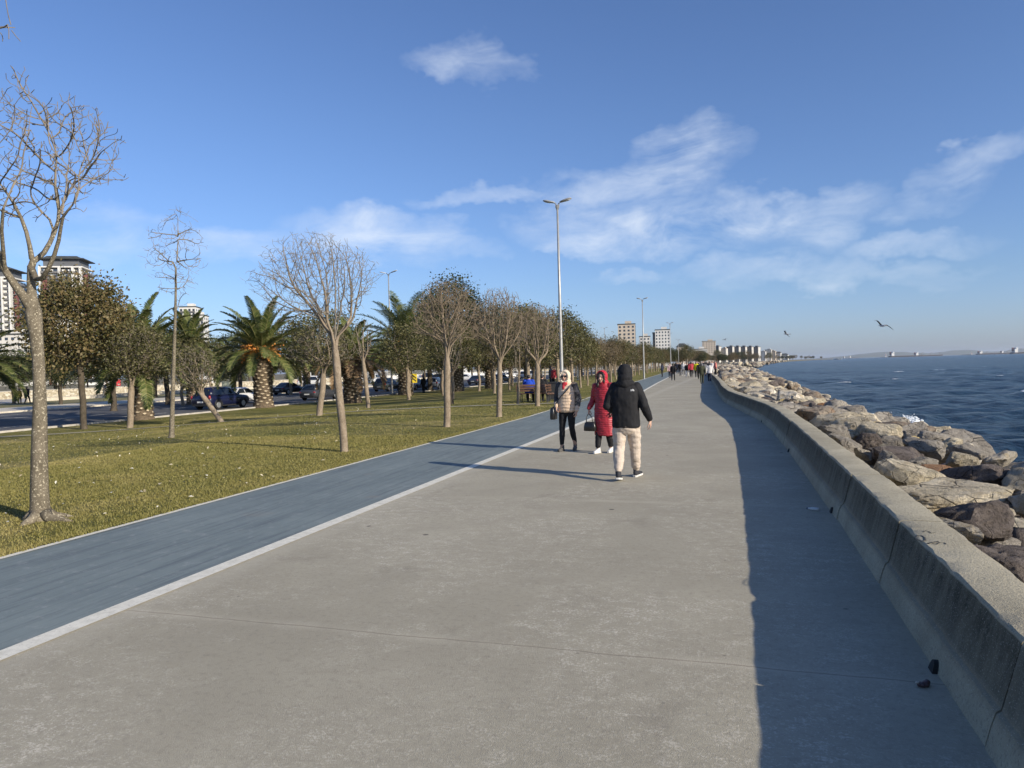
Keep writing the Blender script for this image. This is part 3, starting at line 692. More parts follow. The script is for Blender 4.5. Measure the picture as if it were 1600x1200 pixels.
def mat_lane():
    m, g = newmat('blue_lane_paint'); v = g.co()
    st = g.noise(g.scale(v, (5.0, .22, 1)), 2.2, 6, .72); mid = g.noise(v, .9, 4, .6); fine = g.noise(v, 70, 3, .7)
    col = g.ramp(mid, [(.3, (.150, .184, .184)), (.7, (.200, .238, .232))])
    col = g.mix(g.ramp(st, [(.36, .65), (.53, 0.0)]), col, (.085, .105, .118))
    tr = g.noise(g.scale(g.vm('ADD', v, (9, 4, 0)), (14.0, .12, 1)), 1.3, 4, .6)
    col = g.mix(g.ramp(tr, [(.60, 0.0), (.72, .45)]), col, (.07, .085, .098))
    col = g.mix(g.ramp(g.noise(v, 7, 6, .75), [(.54, 0.0), (.72, .55)]), col, (.33, .345, .335))
    col = g.mix(g.ramp(g.noise(g.vm('ADD', v, (5, 1, 0)), .8, 3, .5), [(.66, 0.0), (.76, .35)]), col, (.30, .22, .16))
    col = g.mix(g.ramp(fine, [(.3, .3), (.5, 0.0), (.75, .2)]), col, g.mix(fine, (.06, .08, .1), (.35, .38, .4)))
    g.out(col, .75, g.bump(fine, .25, .005), spec=.3); return m
def mat_line():
    m, g = newmat('white_line_paint'); v = g.co()
    n = g.noise(v, 9, 6, .75); f = g.noise(v, 45, 4, .7)
    col = g.ramp(n, [(.3, (.56, .535, .45)), (.6, (.74, .71, .61))])
    col = g.mix(g.ramp(f, [(.58, 0.0), (.72, .7)]), col, (.34, .32, .29))
    g.out(col, .75, g.bump(f, .3, .004), spec=.3); return m
def grass_color(g, v):
    a = g.noise(v, .30, 4, .6, .5); b = g.noise(v, 1.7, 5, .65); c = g.noise(g.scale(v, (1, 1, 1)), 14, 4, .7)
    col = g.ramp(a, [(.30, (.090, .108, .022)), (.50, (.198, .182, .050)), (.66, (.38, .315, .135))])
    col = g.mix(g.ramp(b, [(.35, .6), (.6, 0.0)]), col, (.115, .125, .026))
    col = g.mix(g.ramp(c, [(.5, 0.0), (.75, .55)]), col, (.40, .325, .14))
    return col, b, c
def mat_lawn():
    m, g = newmat('lawn_turf'); v = g.co()
    col, b, c = grass_color(g, v)
    f = g.noise(v, 48, 4, .8); f2 = g.noise(v, 130, 3, .8)
    col = g.mix(g.ramp(f, [(.36, .75), (.52, 0.0)]), col, (.045, .05, .012))
    col = g.mix(g.ramp(f2, [(.55, 0.0), (.72, .6)]), col, (.40, .34, .17))
    h = g.math('MULTIPLY_ADD', f, 1.0, g.math('MULTIPLY', f2, .5))
    g.out(col, .9, g.bump(h, .9, .05), spec=.15); return m
def mat_blade():
    m, g = newmat('grass_blade'); v = g.co()
    col, b, c = grass_color(g, v)
    f = g.noise(v, 60, 2, .8)
    col = g.mix(.5, col, g.ramp(f, [(.3, (.085, .095, .022)), (.5, (.20, .172, .05)), (.7, (.40, .32, .15))]))
    g.out(col, .6, spec=.25); return m
def mat_asphalt():
    m, g = newmat('asphalt'); v = g.co()
    n = g.noise(g.scale(v, (1, .1, 1)), .8, 5, .6); f = g.noise(v, 12, 4, .7)
    col = g.ramp(n, [(.3, (.085, .085, .088)), (.7, (.13, .13, .135))])
    col = g.mix(g.ramp(f, [(.4, .3), (.7, 0.0)]), col, (.06, .06, .065))
    g.out(col, .8, spec=.3); return m
M_PAVE = mat_pavement(); M_LANE = mat_lane(); M_LINE = mat_line(); M_LAWN = mat_lawn(); M_BLADE = mat_blade(); M_ASPH = mat_asphalt()
M_CONC = pmat('pale_concrete', (.42, .39, .34), .85, .22, 3.0, 30, .3)
M_KERB = pmat('kerb_stone', (.55, .50, .41), .85, .2, 2.0, 20, .3)
M_DIRT = pmat('worn_path', (.30, .27, .18), .9, .3, 1.5, 30, .5)
M_EARTH = pmat('bare_earth', (.16, .135, .075), .95, .4, .8, 10, .5)
M_VERGE = pmat('dry_verge', (.17, .15, .06), .95, .35, 1.2, 20, .6)

def yrows(y0, y1, near=.5):
    ys = [y0]; y = y0
    while y < y1:
        y += max(near, abs(y)*.045) if y > 0 else near*2
        ys.append(min(y, y1))
    return ys
def strip(name, xl, xr, y0, y1, dz, mat, nx=4, near=.5, zf=zg, kind='structure', thick=0.0):
    ys = yrows(y0, y1, near); V = []; Fc = []
    for y in ys:
        a, b = xl(y), xr(y)
        for i in range(nx+1):
            x = a+(b-a)*i/nx
            V.append((x, y, zf(x, y)+dz))
    w = nx+1
    for j in range(len(ys)-1):
        for i in range(nx):
            Fc.append((j*w+i, j*w+i+1, (j+1)*w+i+1, (j+1)*w+i))
    mb = MB(); mb.add(V, Fc)
    if thick:   # a real raised slab: side faces down
        for side in (0, nx):
            base = len(mb.v)
            col = [V[j*w+side] for j in range(len(ys))]
            mb.add(col + [(p[0], p[1], p[2]-thick) for p in col],
                   [(j, j+1, len(ys)+j+1, len(ys)+j) if side == 0 else (j+1, j, len(ys)+j, len(ys)+j+1) for j in range(len(ys)-1)])
    o = mb.build(name, mat, smooth=True)
    if kind: o['kind'] = kind
    return o
Z0 = lambda x, y: 0.0
LANE_R, LANE_L = -4.33, -6.72
wl = lambda off: (lambda y: off - shift(y))
strip('promenade_pavement', wl(LANE_R+.01), lambda y: wallx(y)+.3, -8, 420, 0, M_PAVE, 8, .4, Z0)
strip('cycle_lane', wl(LANE_L-.04), wl(LANE_R), -8, 420, .004, M_LANE, 4, .4, Z0)
strip('white_line', wl(LANE_R-.13), wl(LANE_R+.03), -8, 420, .008, M_LINE, 1, .3, Z0)
strip('white_edge_line', wl(LANE_L-.09), wl(LANE_L), -8, 420, .012, M_LINE, 1, .3, Z0)

ROAD_L, ROAD_R = -55.4, -34.0
VEG = -0.8
# base sheet of the land, out to the far coast
COAST = [(-60, 9), (400, 9), (800, 34), (1500, 98), (2200, 190), (2800, 290), (3300, 400), (3600, 380), (4200, 100), (6000, -400)]
def coast(y): return interp(COAST, y)
def base_sheet():
    ys = yrows(-60, 420, 1.5) + [480, 560, 660, 800, 1000, 1250, 1500, 1850, 2200, 2500, 2800, 3050, 3300, 3600, 4200, 6000]
    xs = [-4000, -1500, -600, -300, -180, -120, -99, -80, -63, -50, -34, -30, -27, -24, -21, -18, -15, -12, -10, -8, -6, -3]
    V = []; Fc = []; w = len(xs)+2
    for y in ys:
        for x in xs: V.append((x, y, zg(x, y)-.07))
        e = (wallx(y)+.4) if y <= 420 else coast(y)-9
        V.append((e, y, -.07)); V.append((e+.03 if y <= 420 else coast(y), y, -.5 if y <= 420 else -2.6))
    for j in range(len(ys)-1):
        for i in range(w-1): Fc.append((j*w+i, j*w+i+1, (j+1)*w+i+1, (j+1)*w+i))
    mb = MB(); mb.add(V, Fc); o = mb.build('ground', M_EARTH, smooth=True); o['kind'] = 'structure'
base_sheet()
strip('lawn', lambda y: ROAD_R+.0, wl(LANE_L-.09), -8, 330, .016, M_LAWN, 40, .5)
strip('road', lambda y: ROAD_L-.3, lambda y: ROAD_R-.15, 5, 900, .0, M_ASPH, 4, 1.5)
strip('road_kerb', lambda y: ROAD_R-.18, lambda y: ROAD_R+.02, 5, 400, .11, M_CONC, 1, 1.5, thick=.14)
strip('pavement', lambda y: -63.0+.02*max(0, y-40)*0, lambda y: ROAD_L, 5, 900, .13, M_KERB, 2, 2, thick=.16)
strip('verge', lambda y: -77.0, lambda y: -63.0, 5, 900, .10, M_VERGE, 3, 3)
strip('walkway', lambda y: -97.0, lambda y: -77.0, 5, 900, .02, M_CONC, 2, 3)
# footpath that winds across the lawn
def ribbon(name, pts, w, dz, mat):
    P = [Vector((x, y, 0)) for x, y in pts]; Q = []
    for i in range(len(P)-1):      # Catmull-Rom
        p0 = P[max(0, i-1)]; p1 = P[i]; p2 = P[i+1]; p3 = P[min(len(P)-1, i+2)]
        for k in range(8):
            t = k/8
            Q.append(.5*((2*p1)+(p2-p0)*t+(2*p0-5*p1+4*p2-p3)*t*t+(3*p1-p0-3*p2+p3)*t*t*t))
    Q.append(P[-1]); T, _ = frame_dirs(Q); mb = MB(); vs = []
    for q, t in zip(Q, T):
        n = Vector((-t.y, t.x, 0)); j = .05*mnoise.noise(q*1.3)
        for s in (-.5, 0, .5):
            r = q+n*(s*w+j); vs.append((r.x, r.y, zg(r.x, r.y)+dz))
    mb.add(vs, [(i*3+k, i*3+k+3, i*3+k+4, i*3+k+1) for i in range(len(Q)-1) for k in (0, 1)])
    o = mb.build(name, mat, smooth=True); o['kind'] = 'structure'
ribbon('footpath', [(-60, -3), (-46, 10), (-38, 18.5), (-31.4, 24.2), (-27, 28), (-23.3, 30.6), (-18, 30.6), (-13.5, 29.9), (-10.2, 30.9), (-6.9, 32.2)], .75, .034, M_DIRT)
# lane markings
mk = MB()
for x, dash, gap in ((-38.0, 4.0, 5.0), (-42.5, 4.0, 5.0), (-47.0, 4.0, 5.0), (-51.5, 4, 5)):
    y = 10.0
    while y < 330:
        mk.add([(x-.09, y, VEG+.004), (x+.09, y, VEG+.004), (x+.09, y+dash, VEG+.004), (x-.09, y+dash, VEG+.004)], [(0, 1, 2, 3)])
        y += dash+gap
o = mk.build('road_markings', M_LINE); o['kind'] = 'structure'

# ------------------------------------------------------------------ sea
def mat_sea():
    m, g = newmat('sea_water'); v = g.co()
    at = g.n('ShaderNodeAttribute', attribute_name='crest').outputs['Fac']
    sw = g.noise(g.scale(v, (.6, 1.0, 1)), .05, 3, .5)
    col = g.ramp(sw, [(.35, (.004, .015, .030)), (.65, (.009, .028, .050))])
    fo = g.noise(v, 1.1, 6, .75); 
    capm = g.math('MULTIPLY_ADD', fo, .42, g.math('MULTIPLY', at, .80))
    cap = g.ramp(capm, [(.74, 0.0), (.83, 1.0)])
    far = g.noise(g.scale(v, (.10, .022, 1)), 1.0, 4, .6); far2 = g.noise(g.scale(v, (.03, .012, 1)), 1.0, 2, .5)
    capf = g.ramp(g.math('MULTIPLY_ADD', far, .75, g.math('MULTIPLY', far2, .3)), [(.705, 0.0), (.74, .9)])
    chop = g.noise(g.scale(v, (1.0, .6, 1)), 1.5, 5, .7); col = g.mix(g.ramp(chop, [(.48, 0.0), (.66, .8)]), col, (.018, .044, .070))  # lighter wave faces and darker troughs, light put into the water colour
    col = g.mix(g.math('MAXIMUM', cap, capf), col, (.80, .83, .85))
    b1 = g.noise(g.scale(v, (1.0, .55, 1)), .55, 6, .62); b2 = g.noise(g.scale(v, (1, .6, 1)), .13, 4, .6); b3 = g.noise(g.scale(v, (1, .5, 1)), .035, 3, .6)
    n = g.bump(b3, .7, 5.0); n = g.bump(b2, .8, 1.6, n); n = g.bump(b1, 1.0, 1.0, n); n = g.bump(chop, 1.0, .45, n)
    rough = g.mix(g.math('MAXIMUM', cap, capf), (.20, .20, .20), (.9, .9, .9))
    g.out(col, rough, n, spec=.12, IOR=1.33); return m
def sea():
    # sectors outward from the shore: fine rows near, coarse rows far
    rng = np.random.RandomState(3)
    rs = [6.0]
    while rs[-1] < 900: rs.append(rs[-1]*1.0095+.02)
    while rs[-1] < 30000: rs.append(rs[-1]*1.06)
    rs = np.array(rs)
    an = np.radians(np.linspace(-8, 112, 560))      # angle from +Y towards +X
    Rr, A = np.meshgrid(rs, an, indexing='ij')
    X = Rr*np.sin(A)+0.0; Y = Rr*np.cos(A)
    H = np.zeros_like(X); DX = np.zeros_like(X); DY = np.zeros_like(X)
    wind = math.atan2(-.55, .85)
    for i in range(46):
        L = .62*(1.1**i) if i < 34 else rng.uniform(1.2, 9)
        th = wind + rng.normal(0, .55); k = 2*math.pi/L
        amp = .0165*L**.42*rng.uniform(.5, 1.2)*(.5 if L > 9 else 1)
        ph = rng.uniform(0, 6.28)
        fade = np.clip(1.6-Rr*.0095*3/L, 0, 1)       # drop waves finer than the grid
        q = k*(X*math.cos(th)+Y*math.sin(th))+ph
        H += fade*amp*np.sin(q); DX += -fade*amp*.8*np.cos(q)*math.cos(th)*-1; DY += fade*amp*.8*np.cos(q)*math.sin(th)
    gust = np.zeros_like(X)
    for i in range(7):
        th = rng.uniform(0, 6.28); L = rng.uniform(14, 60)
        gust += np.sin(2*math.pi/L*(X*math.cos(th)+Y*math.sin(th))+rng.uniform(0, 6))/2.6
    near = np.clip((X-6.5)/5, .35, 1)
    H2 = H*near
    crest = np.clip((H-.10)/.17, 0, 1)*np.clip(.55+gust*.6, 0, 1)
    # broken water along the rocks
    surf = np.clip(1-(X-7.3)/2.2, 0, 1)*np.clip(.5+.8*np.sin(Y*.21+1)*np.sin(Y*.077+2), 0, 1)*(Y < 160)
    crest = np.clip(np.maximum(crest, surf*.85), 0, 1)
    V = np.stack([X+DX*near, Y+DY*near, -2.15+H2], -1).reshape(-1, 3)
    nr, na = X.shape; idx = np.arange(nr*na).reshape(nr, na)
    Fq = np.stack([idx[:-1, :-1], idx[:-1, 1:], idx[1:, 1:], idx[1:, :-1]], -1).reshape(-1, 4)
    me = np_mesh('sea', V, Fq[:, ::-1], [mat_sea()], True)
    a = me.attributes.new('crest', 'FLOAT', 'POINT'); a.data.foreach_set('value', crest.ravel().astype(np.float32))
    o = obj_from(me, 'sea'); o['kind'] = 'structure'
sea()
# ------------------------------------------------------------------ sea wall
def mat_wall():
    m, g = newmat('sea_wall_concrete'); v = g.co()
    sp = g.n('ShaderNodeSeparateXYZ', {0: v}); z = sp.outputs[2]
    a = g.noise(v, 1.4, 5, .65); f = g.noise(v, 55, 4, .7); sp2 = g.noise(v, 140, 2, .6)
    col = g.ramp(a, [(.3, (.31, .275, .195)), (.7, (.48, .43, .31))])
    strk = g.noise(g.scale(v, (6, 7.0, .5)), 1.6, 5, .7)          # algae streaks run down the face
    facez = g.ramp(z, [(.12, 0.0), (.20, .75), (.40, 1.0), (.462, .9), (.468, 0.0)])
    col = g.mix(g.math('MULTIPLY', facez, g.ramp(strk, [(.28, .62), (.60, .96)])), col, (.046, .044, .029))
    col = g.mix(g.ramp(f, [(.34, .7), (.48, 0.0)]), col, (.19, .175, .14))
    col = g.mix(g.ramp(sp2, [(.6, 0.0), (.75, .6)]), col, (.68, .65, .56))
    h = g.math('MULTIPLY_ADD', f, 1.0, g.math('MULTIPLY', sp2, .5))
    g.out(col, .9, g.bump(h, .6, .012), spec=.2); return m
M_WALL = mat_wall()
M_DARK = pmat('painted_hole_shade', (.02, .02, .02), .9, .2)
def seawall():
    root = thing('sea_wall', 'long low concrete sea wall with sloping stained face bordering the promenade', 'wall', (0, 0, 0), kind='thing')
    prof = [(0.0, -.04), (.035, .10), (.055, .155), (.075, .168), (.085, .20), (.154, .458), (.160, .476), (.172, .484), (.27, .486), (.42, .485), (.452, .480), (.462, .462), (.465, .2), (.47, -.9)]
    joints = [-3.6, -1.2, 1.15, 3.54, 5.95, 8.25]
    while joints[-1] < 20: joints.append(joints[-1]+2.38)
    while joints[-1] < 75: joints.append(joints[-1]+3.6)
    while joints[-1] < 330: joints.append(joints[-1]+9)
    for a, b in zip(joints, joints[1:]):
        mb = MB(); n = max(4, int((b-a)/(.07 if a < 9 else .16 if a < 32 else .8)))
        gap = .012 if a < 40 else .004; rings = []
        dj = rnd.uniform(-.008, .008)
        for i in range(n+1):
            y = a+gap+(b-a-2*gap)*i/n; ring = []
            for k, (px, pz) in enumerate(prof):
                q = Vector((px*3, y, pz*3))
                amp = .012 if k in (5, 6, 7, 9, 10, 11) else .006
                nx = mnoise.noise(q*2.2)*amp*1.2+mnoise.noise(q*9)*amp*.8; nz = (mnoise.noise(q*2.7+Vector((5, 5, 5)))*amp+mnoise.noise(q*11+Vector((1, 7, 3)))*amp*.6)*(.3 if k in (7, 8, 9, 10) else .8)
                slump = .03*mnoise.noise(Vector((0, y*.55, 3)))
                if k in (5, 6): nx += slump*.25
                if k in (5, 6, 7): nz += -max(0, mnoise.noise(Vector((2, y*3.5, 9)))-.25)*.045
                ring.append((wallx(y)+px+nx+dj, y, pz+(nz if pz > 0 else 0)))
            rings.append(ring)
        mb.loft(rings)
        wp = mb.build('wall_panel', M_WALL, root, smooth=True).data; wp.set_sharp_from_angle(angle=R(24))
    # weep holes at the foot, solid blocks, the shade inside put into their colour
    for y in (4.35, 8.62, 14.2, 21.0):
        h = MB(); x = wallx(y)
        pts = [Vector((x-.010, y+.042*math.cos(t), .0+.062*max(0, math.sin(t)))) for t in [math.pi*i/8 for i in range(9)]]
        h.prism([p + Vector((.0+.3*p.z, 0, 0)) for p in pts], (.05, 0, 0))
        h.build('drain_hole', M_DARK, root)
    # scrawl in dark paint on the coping
    ink = pmat('dark_paint', (.05, .05, .045), .8, .3)
    gr = MB()
    def scrawl(pix, r=.006):
        P = [plane(px, py, .489) for px, py in pix]; n0 = len(gr.v); gr.tube([Vector((p.x, p.y, .488)) for p in P], r, 6); gr.v[n0:] = [(x, y, .4885+(z-.488)*.25) for x, y, z in gr.v[n0:]]
    scrawl([(1431, 838), (1434, 836), (1440, 836.5), (1445, 840), (1445.5, 844), (1440, 845.5), (1433, 843), (1430.5, 839.5), (1432, 837.5)])
    scrawl([(1442, 831), (1446, 829), (1451, 830), (1455, 833), (1461, 832)], .004)
    scrawl([(1450, 849), (1457, 847), (1466, 846)], .009)
    scrawl([(1457, 849), (1463, 850), (1469, 847), (1476, 848), (1478, 850)], .005)
    gr.build('painted_scrawl', ink, root)
    return root
SW = seawall()
# ------------------------------------------------------------------ trees
def mat_bark(name, a, b, sp=None, spa=.0, sc=14):
    m, g = newmat(name); v = g.co()
    n = g.noise(g.scale(v, (1, 1, .45)), sc, 5, .7); big = g.noise(v, 2.0, 3, .6)
    col = g.ramp(n, [(.3, a), (.7, b)])
    col = g.mix(g.ramp(big, [(.4, .35), (.65, 0.0)]), col, tuple(x*.6 for x in a))
    if sp:
        col = g.mix(g.ramp(g.noise(v, 42, 3, .7), [(.57, 0.0), (.63, spa)]), col, sp)
    g.out(col, .9, g.bump(g.math('MULTIPLY_ADD', n, 1.0, g.math('MULTIPLY', g.noise(v, 60, 3), .5)), .6, .012), spec=.2); return m
M_BARK = mat_bark('mottled_grey_bark', (.098, .082, .056), (.235, .200, .146), (.46, .41, .30), .9)
M_BARK2 = mat_bark('pale_tan_bark', (.165, .128, .088), (.35, .28, .205), (.42, .37, .29), .5)
M_BARKD = mat_bark('dark_bark', (.055, .045, .032), (.13, .105, .078))
M_TWIG = pmat('grey_twigs', (.20, .168, .125), .85, .3, 6)
M_TWIGB = pmat('brown_twigs', (.19, .148, .10), .85, .3, 6)
M_TWIGP = pmat('pale_twigs', (.22, .19, .15), .85, .3, 6)
def mat_leaf(name, stops, trans=.25):
    m, g = newmat(name); v = g.co()
    n = g.noise(v, 1.1, 4, .7); w = g.n('ShaderNodeNewGeometry').outputs['Random Per Island']
    k = g.math('MULTIPLY_ADD', n, .6, g.math('MULTIPLY', w, .4))
    col = g.ramp(k, stops)
    p = g.n('ShaderNodeBsdfPrincipled', {'Base Color': col, 'Roughness': .55, 'Specular IOR Level': .3})
    t = g.n('ShaderNodeBsdfTranslucent', {'Color': col})
    mx = g.n('ShaderNodeMixShader', {0: trans, 1: p.outputs[0], 2: t.outputs[0]})
    g.n('ShaderNodeOutputMaterial', {'Surface': mx.outputs[0]}); return m
M_LDARK = mat_leaf('dark_evergreen_leaf', [(.3, (.020, .028, .010)), (.5, (.042, .052, .018)), (.72, (.10, .105, .038))], .15)
M_LBRON = mat_leaf('bronze_green_leaf', [(.3, (.055, .058, .020)), (.46, (.125, .112, .042)), (.60, (.19, .135, .060)), (.75, (.26, .225, .11))])
M_LOLIV = mat_leaf('olive_leaf', [(.3, (.048, .052, .018)), (.5, (.105, .102, .038)), (.7, (.18, .162, .07))])
M_LRUST = mat_leaf('rusty_leaf', [(.3, (.075, .058, .024)), (.5, (.12, .092, .04)), (.7, (.17, .125, .06))])
M_PALM = mat_leaf('palm_leaflet', [(.3, (.045, .065, .016)), (.5, (.095, .12, .032)), (.72, (.21, .21, .08))], .2)
M_PALMD = mat_leaf('dry_palm_leaflet', [(.3, (.12, .075, .035)), (.5, (.22, .14, .07)), (.72, (.33, .23, .13))], .2)

def colonize(rng, A, starts, step=.14, infl=1.2, kill=.22, tro=(0, 0, .08), jit=.12, maxit=160):
    """space colonisation: A attraction points, starts = polylines of (Vector); returns positions, parents"""
    P = []; par = []
    for pl, pi in starts:
        prev = pi if pi is None or pi >= 0 else len(P)-1
        for k, p in enumerate(pl):
            P.append(np.array(p, float)); par.append(prev if prev is not None else -1); prev = len(P)-1
    A = np.array(A, float); alive = np.ones(len(A), bool)
    bd = np.full(len(A), 1e9); bi = np.zeros(len(A), int)
    def upd(i0):
        for i in range(i0, len(P)):
            d = np.linalg.norm(A-P[i], axis=1); m = d < bd
            bd[m] = d[m]; bi[m] = i
    upd(0); tro = np.array(tro)
    kidset = {}
    for it in range(maxit):
        sel = alive & (bd < infl)
        if not sel.any(): break
        n0 = len(P)
        for i in np.unique(bi[sel]):
            q = A[sel & (bi == i)]
            d = (q-P[i]); d /= np.linalg.norm(d, axis=1)[:, None]+1e-9
            v = d.mean(0); v = v/(np.linalg.norm(v)+1e-9) + tro + rng.normal(0, jit, 3)
            v /= np.linalg.norm(v)+1e-9
            np_ = P[i]+v*step
            if any(np.linalg.norm(P[c]-np_) < step*.35 for c in kidset.get(i, ())): 
                continue
            kidset.setdefault(i, []).append(len(P)); P.append(np_); par.append(int(i))
        if len(P) == n0: break
        upd(n0); alive &= bd > kill
    return np.array(P), par
def pipe(P, par, r0, e):
    n = len(P); acc = np.zeros(n); nk = np.zeros(n, int)
    for i in range(n-1, -1, -1):
        if nk[i] == 0: acc[i] = r0**e
        if par[i] >= 0: acc[par[i]] += acc[i]; nk[par[i]] += 1
    return acc**(1/e), nk
def chains(P, par, rad):
    n = len(P); ch = [[] for _ in range(n)]
    for i, p in enumerate(par):
        if p >= 0: ch[p].append(i)
    out = []; stack = [(i, None) for i, p in enumerate(par) if p < 0]
    while stack:
        i, st = stack.pop(); c = ([st] if st is not None else [])+[i]
        while ch[i]:
            k = sorted(ch[i], key=lambda q: -rad[q])
            for q in k[1:]: stack.append((q, i))
            i = k[0]; c.append(i)
        out.append(c)
    return out
def tubes_np(polys):
    """fast tubes: polys = list of (points Nx3, radii N, sides)"""
    V = []; Fq = []; o = 0
    for pts, rad, n in polys:
        m = len(pts)
        if m < 2: continue
        T = np.gradient(pts, axis=0); T /= np.linalg.norm(T, axis=1)[:, None]+1e-9
        ref = np.array([.31, .17, .93]) if abs(T[0][2]) < .75 else np.array([.93, .3, .1])
        N = ref - T*(T @ ref)[:, None]; N /= np.linalg.norm(N, axis=1)[:, None]+1e-9
        B = np.cross(T, N); a = 2*math.pi*np.arange(n)/n
        ring = pts[:, None, :] + (N[:, None, :]*np.cos(a)[None, :, None] + B[:, None, :]*np.sin(a)[None, :, None])*rad[:, None, None]
        V.append(ring.reshape(-1, 3))
        i = np.arange(m-1)[:, None]*n; k = np.arange(n)[None, :]; k2 = (k+1) % n
        Fq.append((np.stack([i+k, i+k2, i+n+k2, i+n+k], -1).reshape(-1, 4))+o); o += m*n
    return np.concatenate(V), np.concatenate(Fq)
def skeleton(rng, A, starts, r_tip, r_base, thr, srad=None, crown_k=1.0, step=.14, infl=1.2, kill=.22, tro=(0, 0, .08), jit=.12, taper_start=None, buds=True, twig_extra=0):
    P, par = colonize(rng, A, starts, step, infl, kill, tro, jit)
    # choose the exponent so that the trunk gets the wanted radius
    lo, hi = 1.2, 6
    for _ in range(30):
        e = (lo+hi)/2; rad, nk = pipe(P, par, r_tip, e)
        if rad[0] > r_base: lo = e
        else: hi = e
    if srad is not None:       # limbs whose girth was laid down by hand
        i0 = 0
        for (pl, _), sr in zip(starts, srad):
            rad[i0:i0+len(pl)] = np.interp(np.linspace(0, 1, len(pl)), np.linspace(0, 1, len(sr)), sr); i0 += len(pl)
        for i in range(i0, len(rad)): rad[i] = min(rad[i], .84*rad[par[i]] if par[i] < i0 else .985*rad[par[i]])
    nt = len(starts[0][0])     # the bare stem narrows upwards
    if crown_k != 1.0: rad[nt:] = np.maximum(rad[nt:]*crown_k, r_tip)
    if srad is None: rad[:nt] *= np.linspace(1.0, min(1.0, 1.35*max([rad[i] for i in range(nt, len(rad)) if par[i] >= nt-4] or [rad[nt-1]])/rad[nt-1]), nt)
    if twig_extra:      # short side twigs
        P = list(P); par = list(par); rad = list(rad)
        n = len(P)
        for i in range(n):
            if rad[i] < thr*.8 and par[i] >= 0 and rng.rand() < twig_extra:
                d = P[i]-P[par[i]]; d = d/(np.linalg.norm(d)+1e-9)
                v = d*.7+rng.normal(0, .6, 3)+np.array([0, 0, .35]); v /= np.linalg.norm(v)
                a = P[i]+v*step*rng.uniform(.5, 1.0); P.append(a); par.append(i); rad.append(r_tip*.9)
                if rng.rand() < .6:
                    v2 = v+rng.normal(0, .35, 3)+np.array([0, 0, .2]); v2 /= np.linalg.norm(v2)
                    P.append(a+v2*step*rng.uniform(.4, .9)); par.append(len(P)-2); rad.append(r_tip*.8)
        P = np.array(P); rad = np.array(rad)
    nk = np.zeros(len(P), int)
    for p in par:
        if p >= 0: nk[p] += 1
    big = []; small = []
    for c in chains(P, par, rad):
        pts = P[c].copy(); r = np.array([rad[i] for i in c]); 
        if len(c) > 2: r[0] = min(r[0], r[1]*1.25)
        pts[1:-1] = pts[1:-1]*.5+(pts[:-2]+pts[2:])*.25
        k = 0
        while k < len(c) and r[k] > thr: k += 1
        if k > 1:
            big.append((pts[:k+1], r[:k+1], 10 if r[0] > .05 else 7))
            if len(c)-k > 1: small.append((pts[k:], r[k:], 4))
        else: small.append((pts, r, 4 if r[0] > .012 else 3))
    tips = P[nk == 0]
    return P, par, rad, nk, big, small, tips
def crown_pts(rng, n, c, r, hollow=.25, flat=0.0, cone=None):
    """points in an ellipsoid (denser towards the skin); cone=(z0, k) keeps a vase shape"""
    out = []
    c = np.array(c); r = np.array(r)
    while len(out) < n:
        v = rng.normal(0, 1, 3); v /= np.linalg.norm(v); s = rng.uniform(hollow, 1)**.45
        # uneven outline
        s *= .86+.22*mnoise.noise(Vector(v*2.1)+Vector(tuple(c)))
        p = c+v*s*r
        if flat and p[2] < c[2]-r[2]*flat: continue
        if cone and p[2] < cone[0]+cone[1]*math.hypot(p[0]-c[0], p[1]-c[1]): continue
        out.append(p)
    return np.array(out)
def finish_tree(root, big, small, barkm, twigm, leaves=None):
    if big:
        V, Fq = tubes_np(big); obj_from(np_mesh('trunk', V, Fq, [barkm], True), 'trunk', root)
    if small:
        V, Fq = tubes_np(small); obj_from(np_mesh('crown', V, Fq, [twigm], True), 'crown' if leaves is None else 'branches', root)
    if leaves is not None: obj_from(leaves, 'crown', root)
def roots_flare(pts, rad, k=1.35):
    return pts, rad
def trunk_line(h, lean=(0, 0), n=8, wob=.03, seed=0, base=(0, 0, 0)):
    r = random.Random(seed); out = []
    for i in range(n+1):
        t = i/n
        out.append(Vector((base[0]+lean[0]*t + wob*mnoise.noise(Vector((seed*3.1, t*2.2, 0))), base[1]+lean[1]*t + wob*mnoise.noise(Vector((seed*3.1+9, t*2.2, 0))), base[2]-.06+(h+.06)*t)))
    return out
def set_base(big, r, f=1.4, L=.25):
    """widen the root collar of the first tube"""
    pts, rad, n = max(big, key=lambda b: b[1][0])
    z0 = pts[0][2]
    for i in range(len(rad)):
        d = pts[i][2]-z0
        if d < L*2.2: rad[i] *= 1+(f-1)*math.exp(-d/(L*.45))
    return
def leaf_mesh(rng, name, centers, per, spread, size, mat, droop=.2, aspect=1.8, out_from=None):
    """many small leaf blades round the tips: each one a bent pair of faces"""
    n = len(centers)*per
    c = np.repeat(np.array(centers), per, axis=0)+rng.normal(0, spread, (n, 3))
    d = rng.normal(0, 1, (n, 3)); d[:, 2] = d[:, 2]*.6-droop
    if out_from is not None:
        o = c-np.array(out_from); o /= np.linalg.norm(o, axis=1)[:, None]+1e-9; d += o*.7
    d /= np.linalg.norm(d, axis=1)[:, None]
    s = rng.normal(0, 1, (n, 3)); s -= d*(s*d).sum(1)[:, None]; s /= np.linalg.norm(s, axis=1)[:, None]
    L = size*rng.uniform(.6, 1.35, n)[:, None]; w = L/aspect
    V = np.stack([c, c+d*L*.5+s*w*.5, c+d*L, c+d*L*.5-s*w*.5], 1).reshape(-1, 3)
    Fq = np.arange(n*4).reshape(-1, 4)
    return np_mesh(name, V, Fq, [mat])
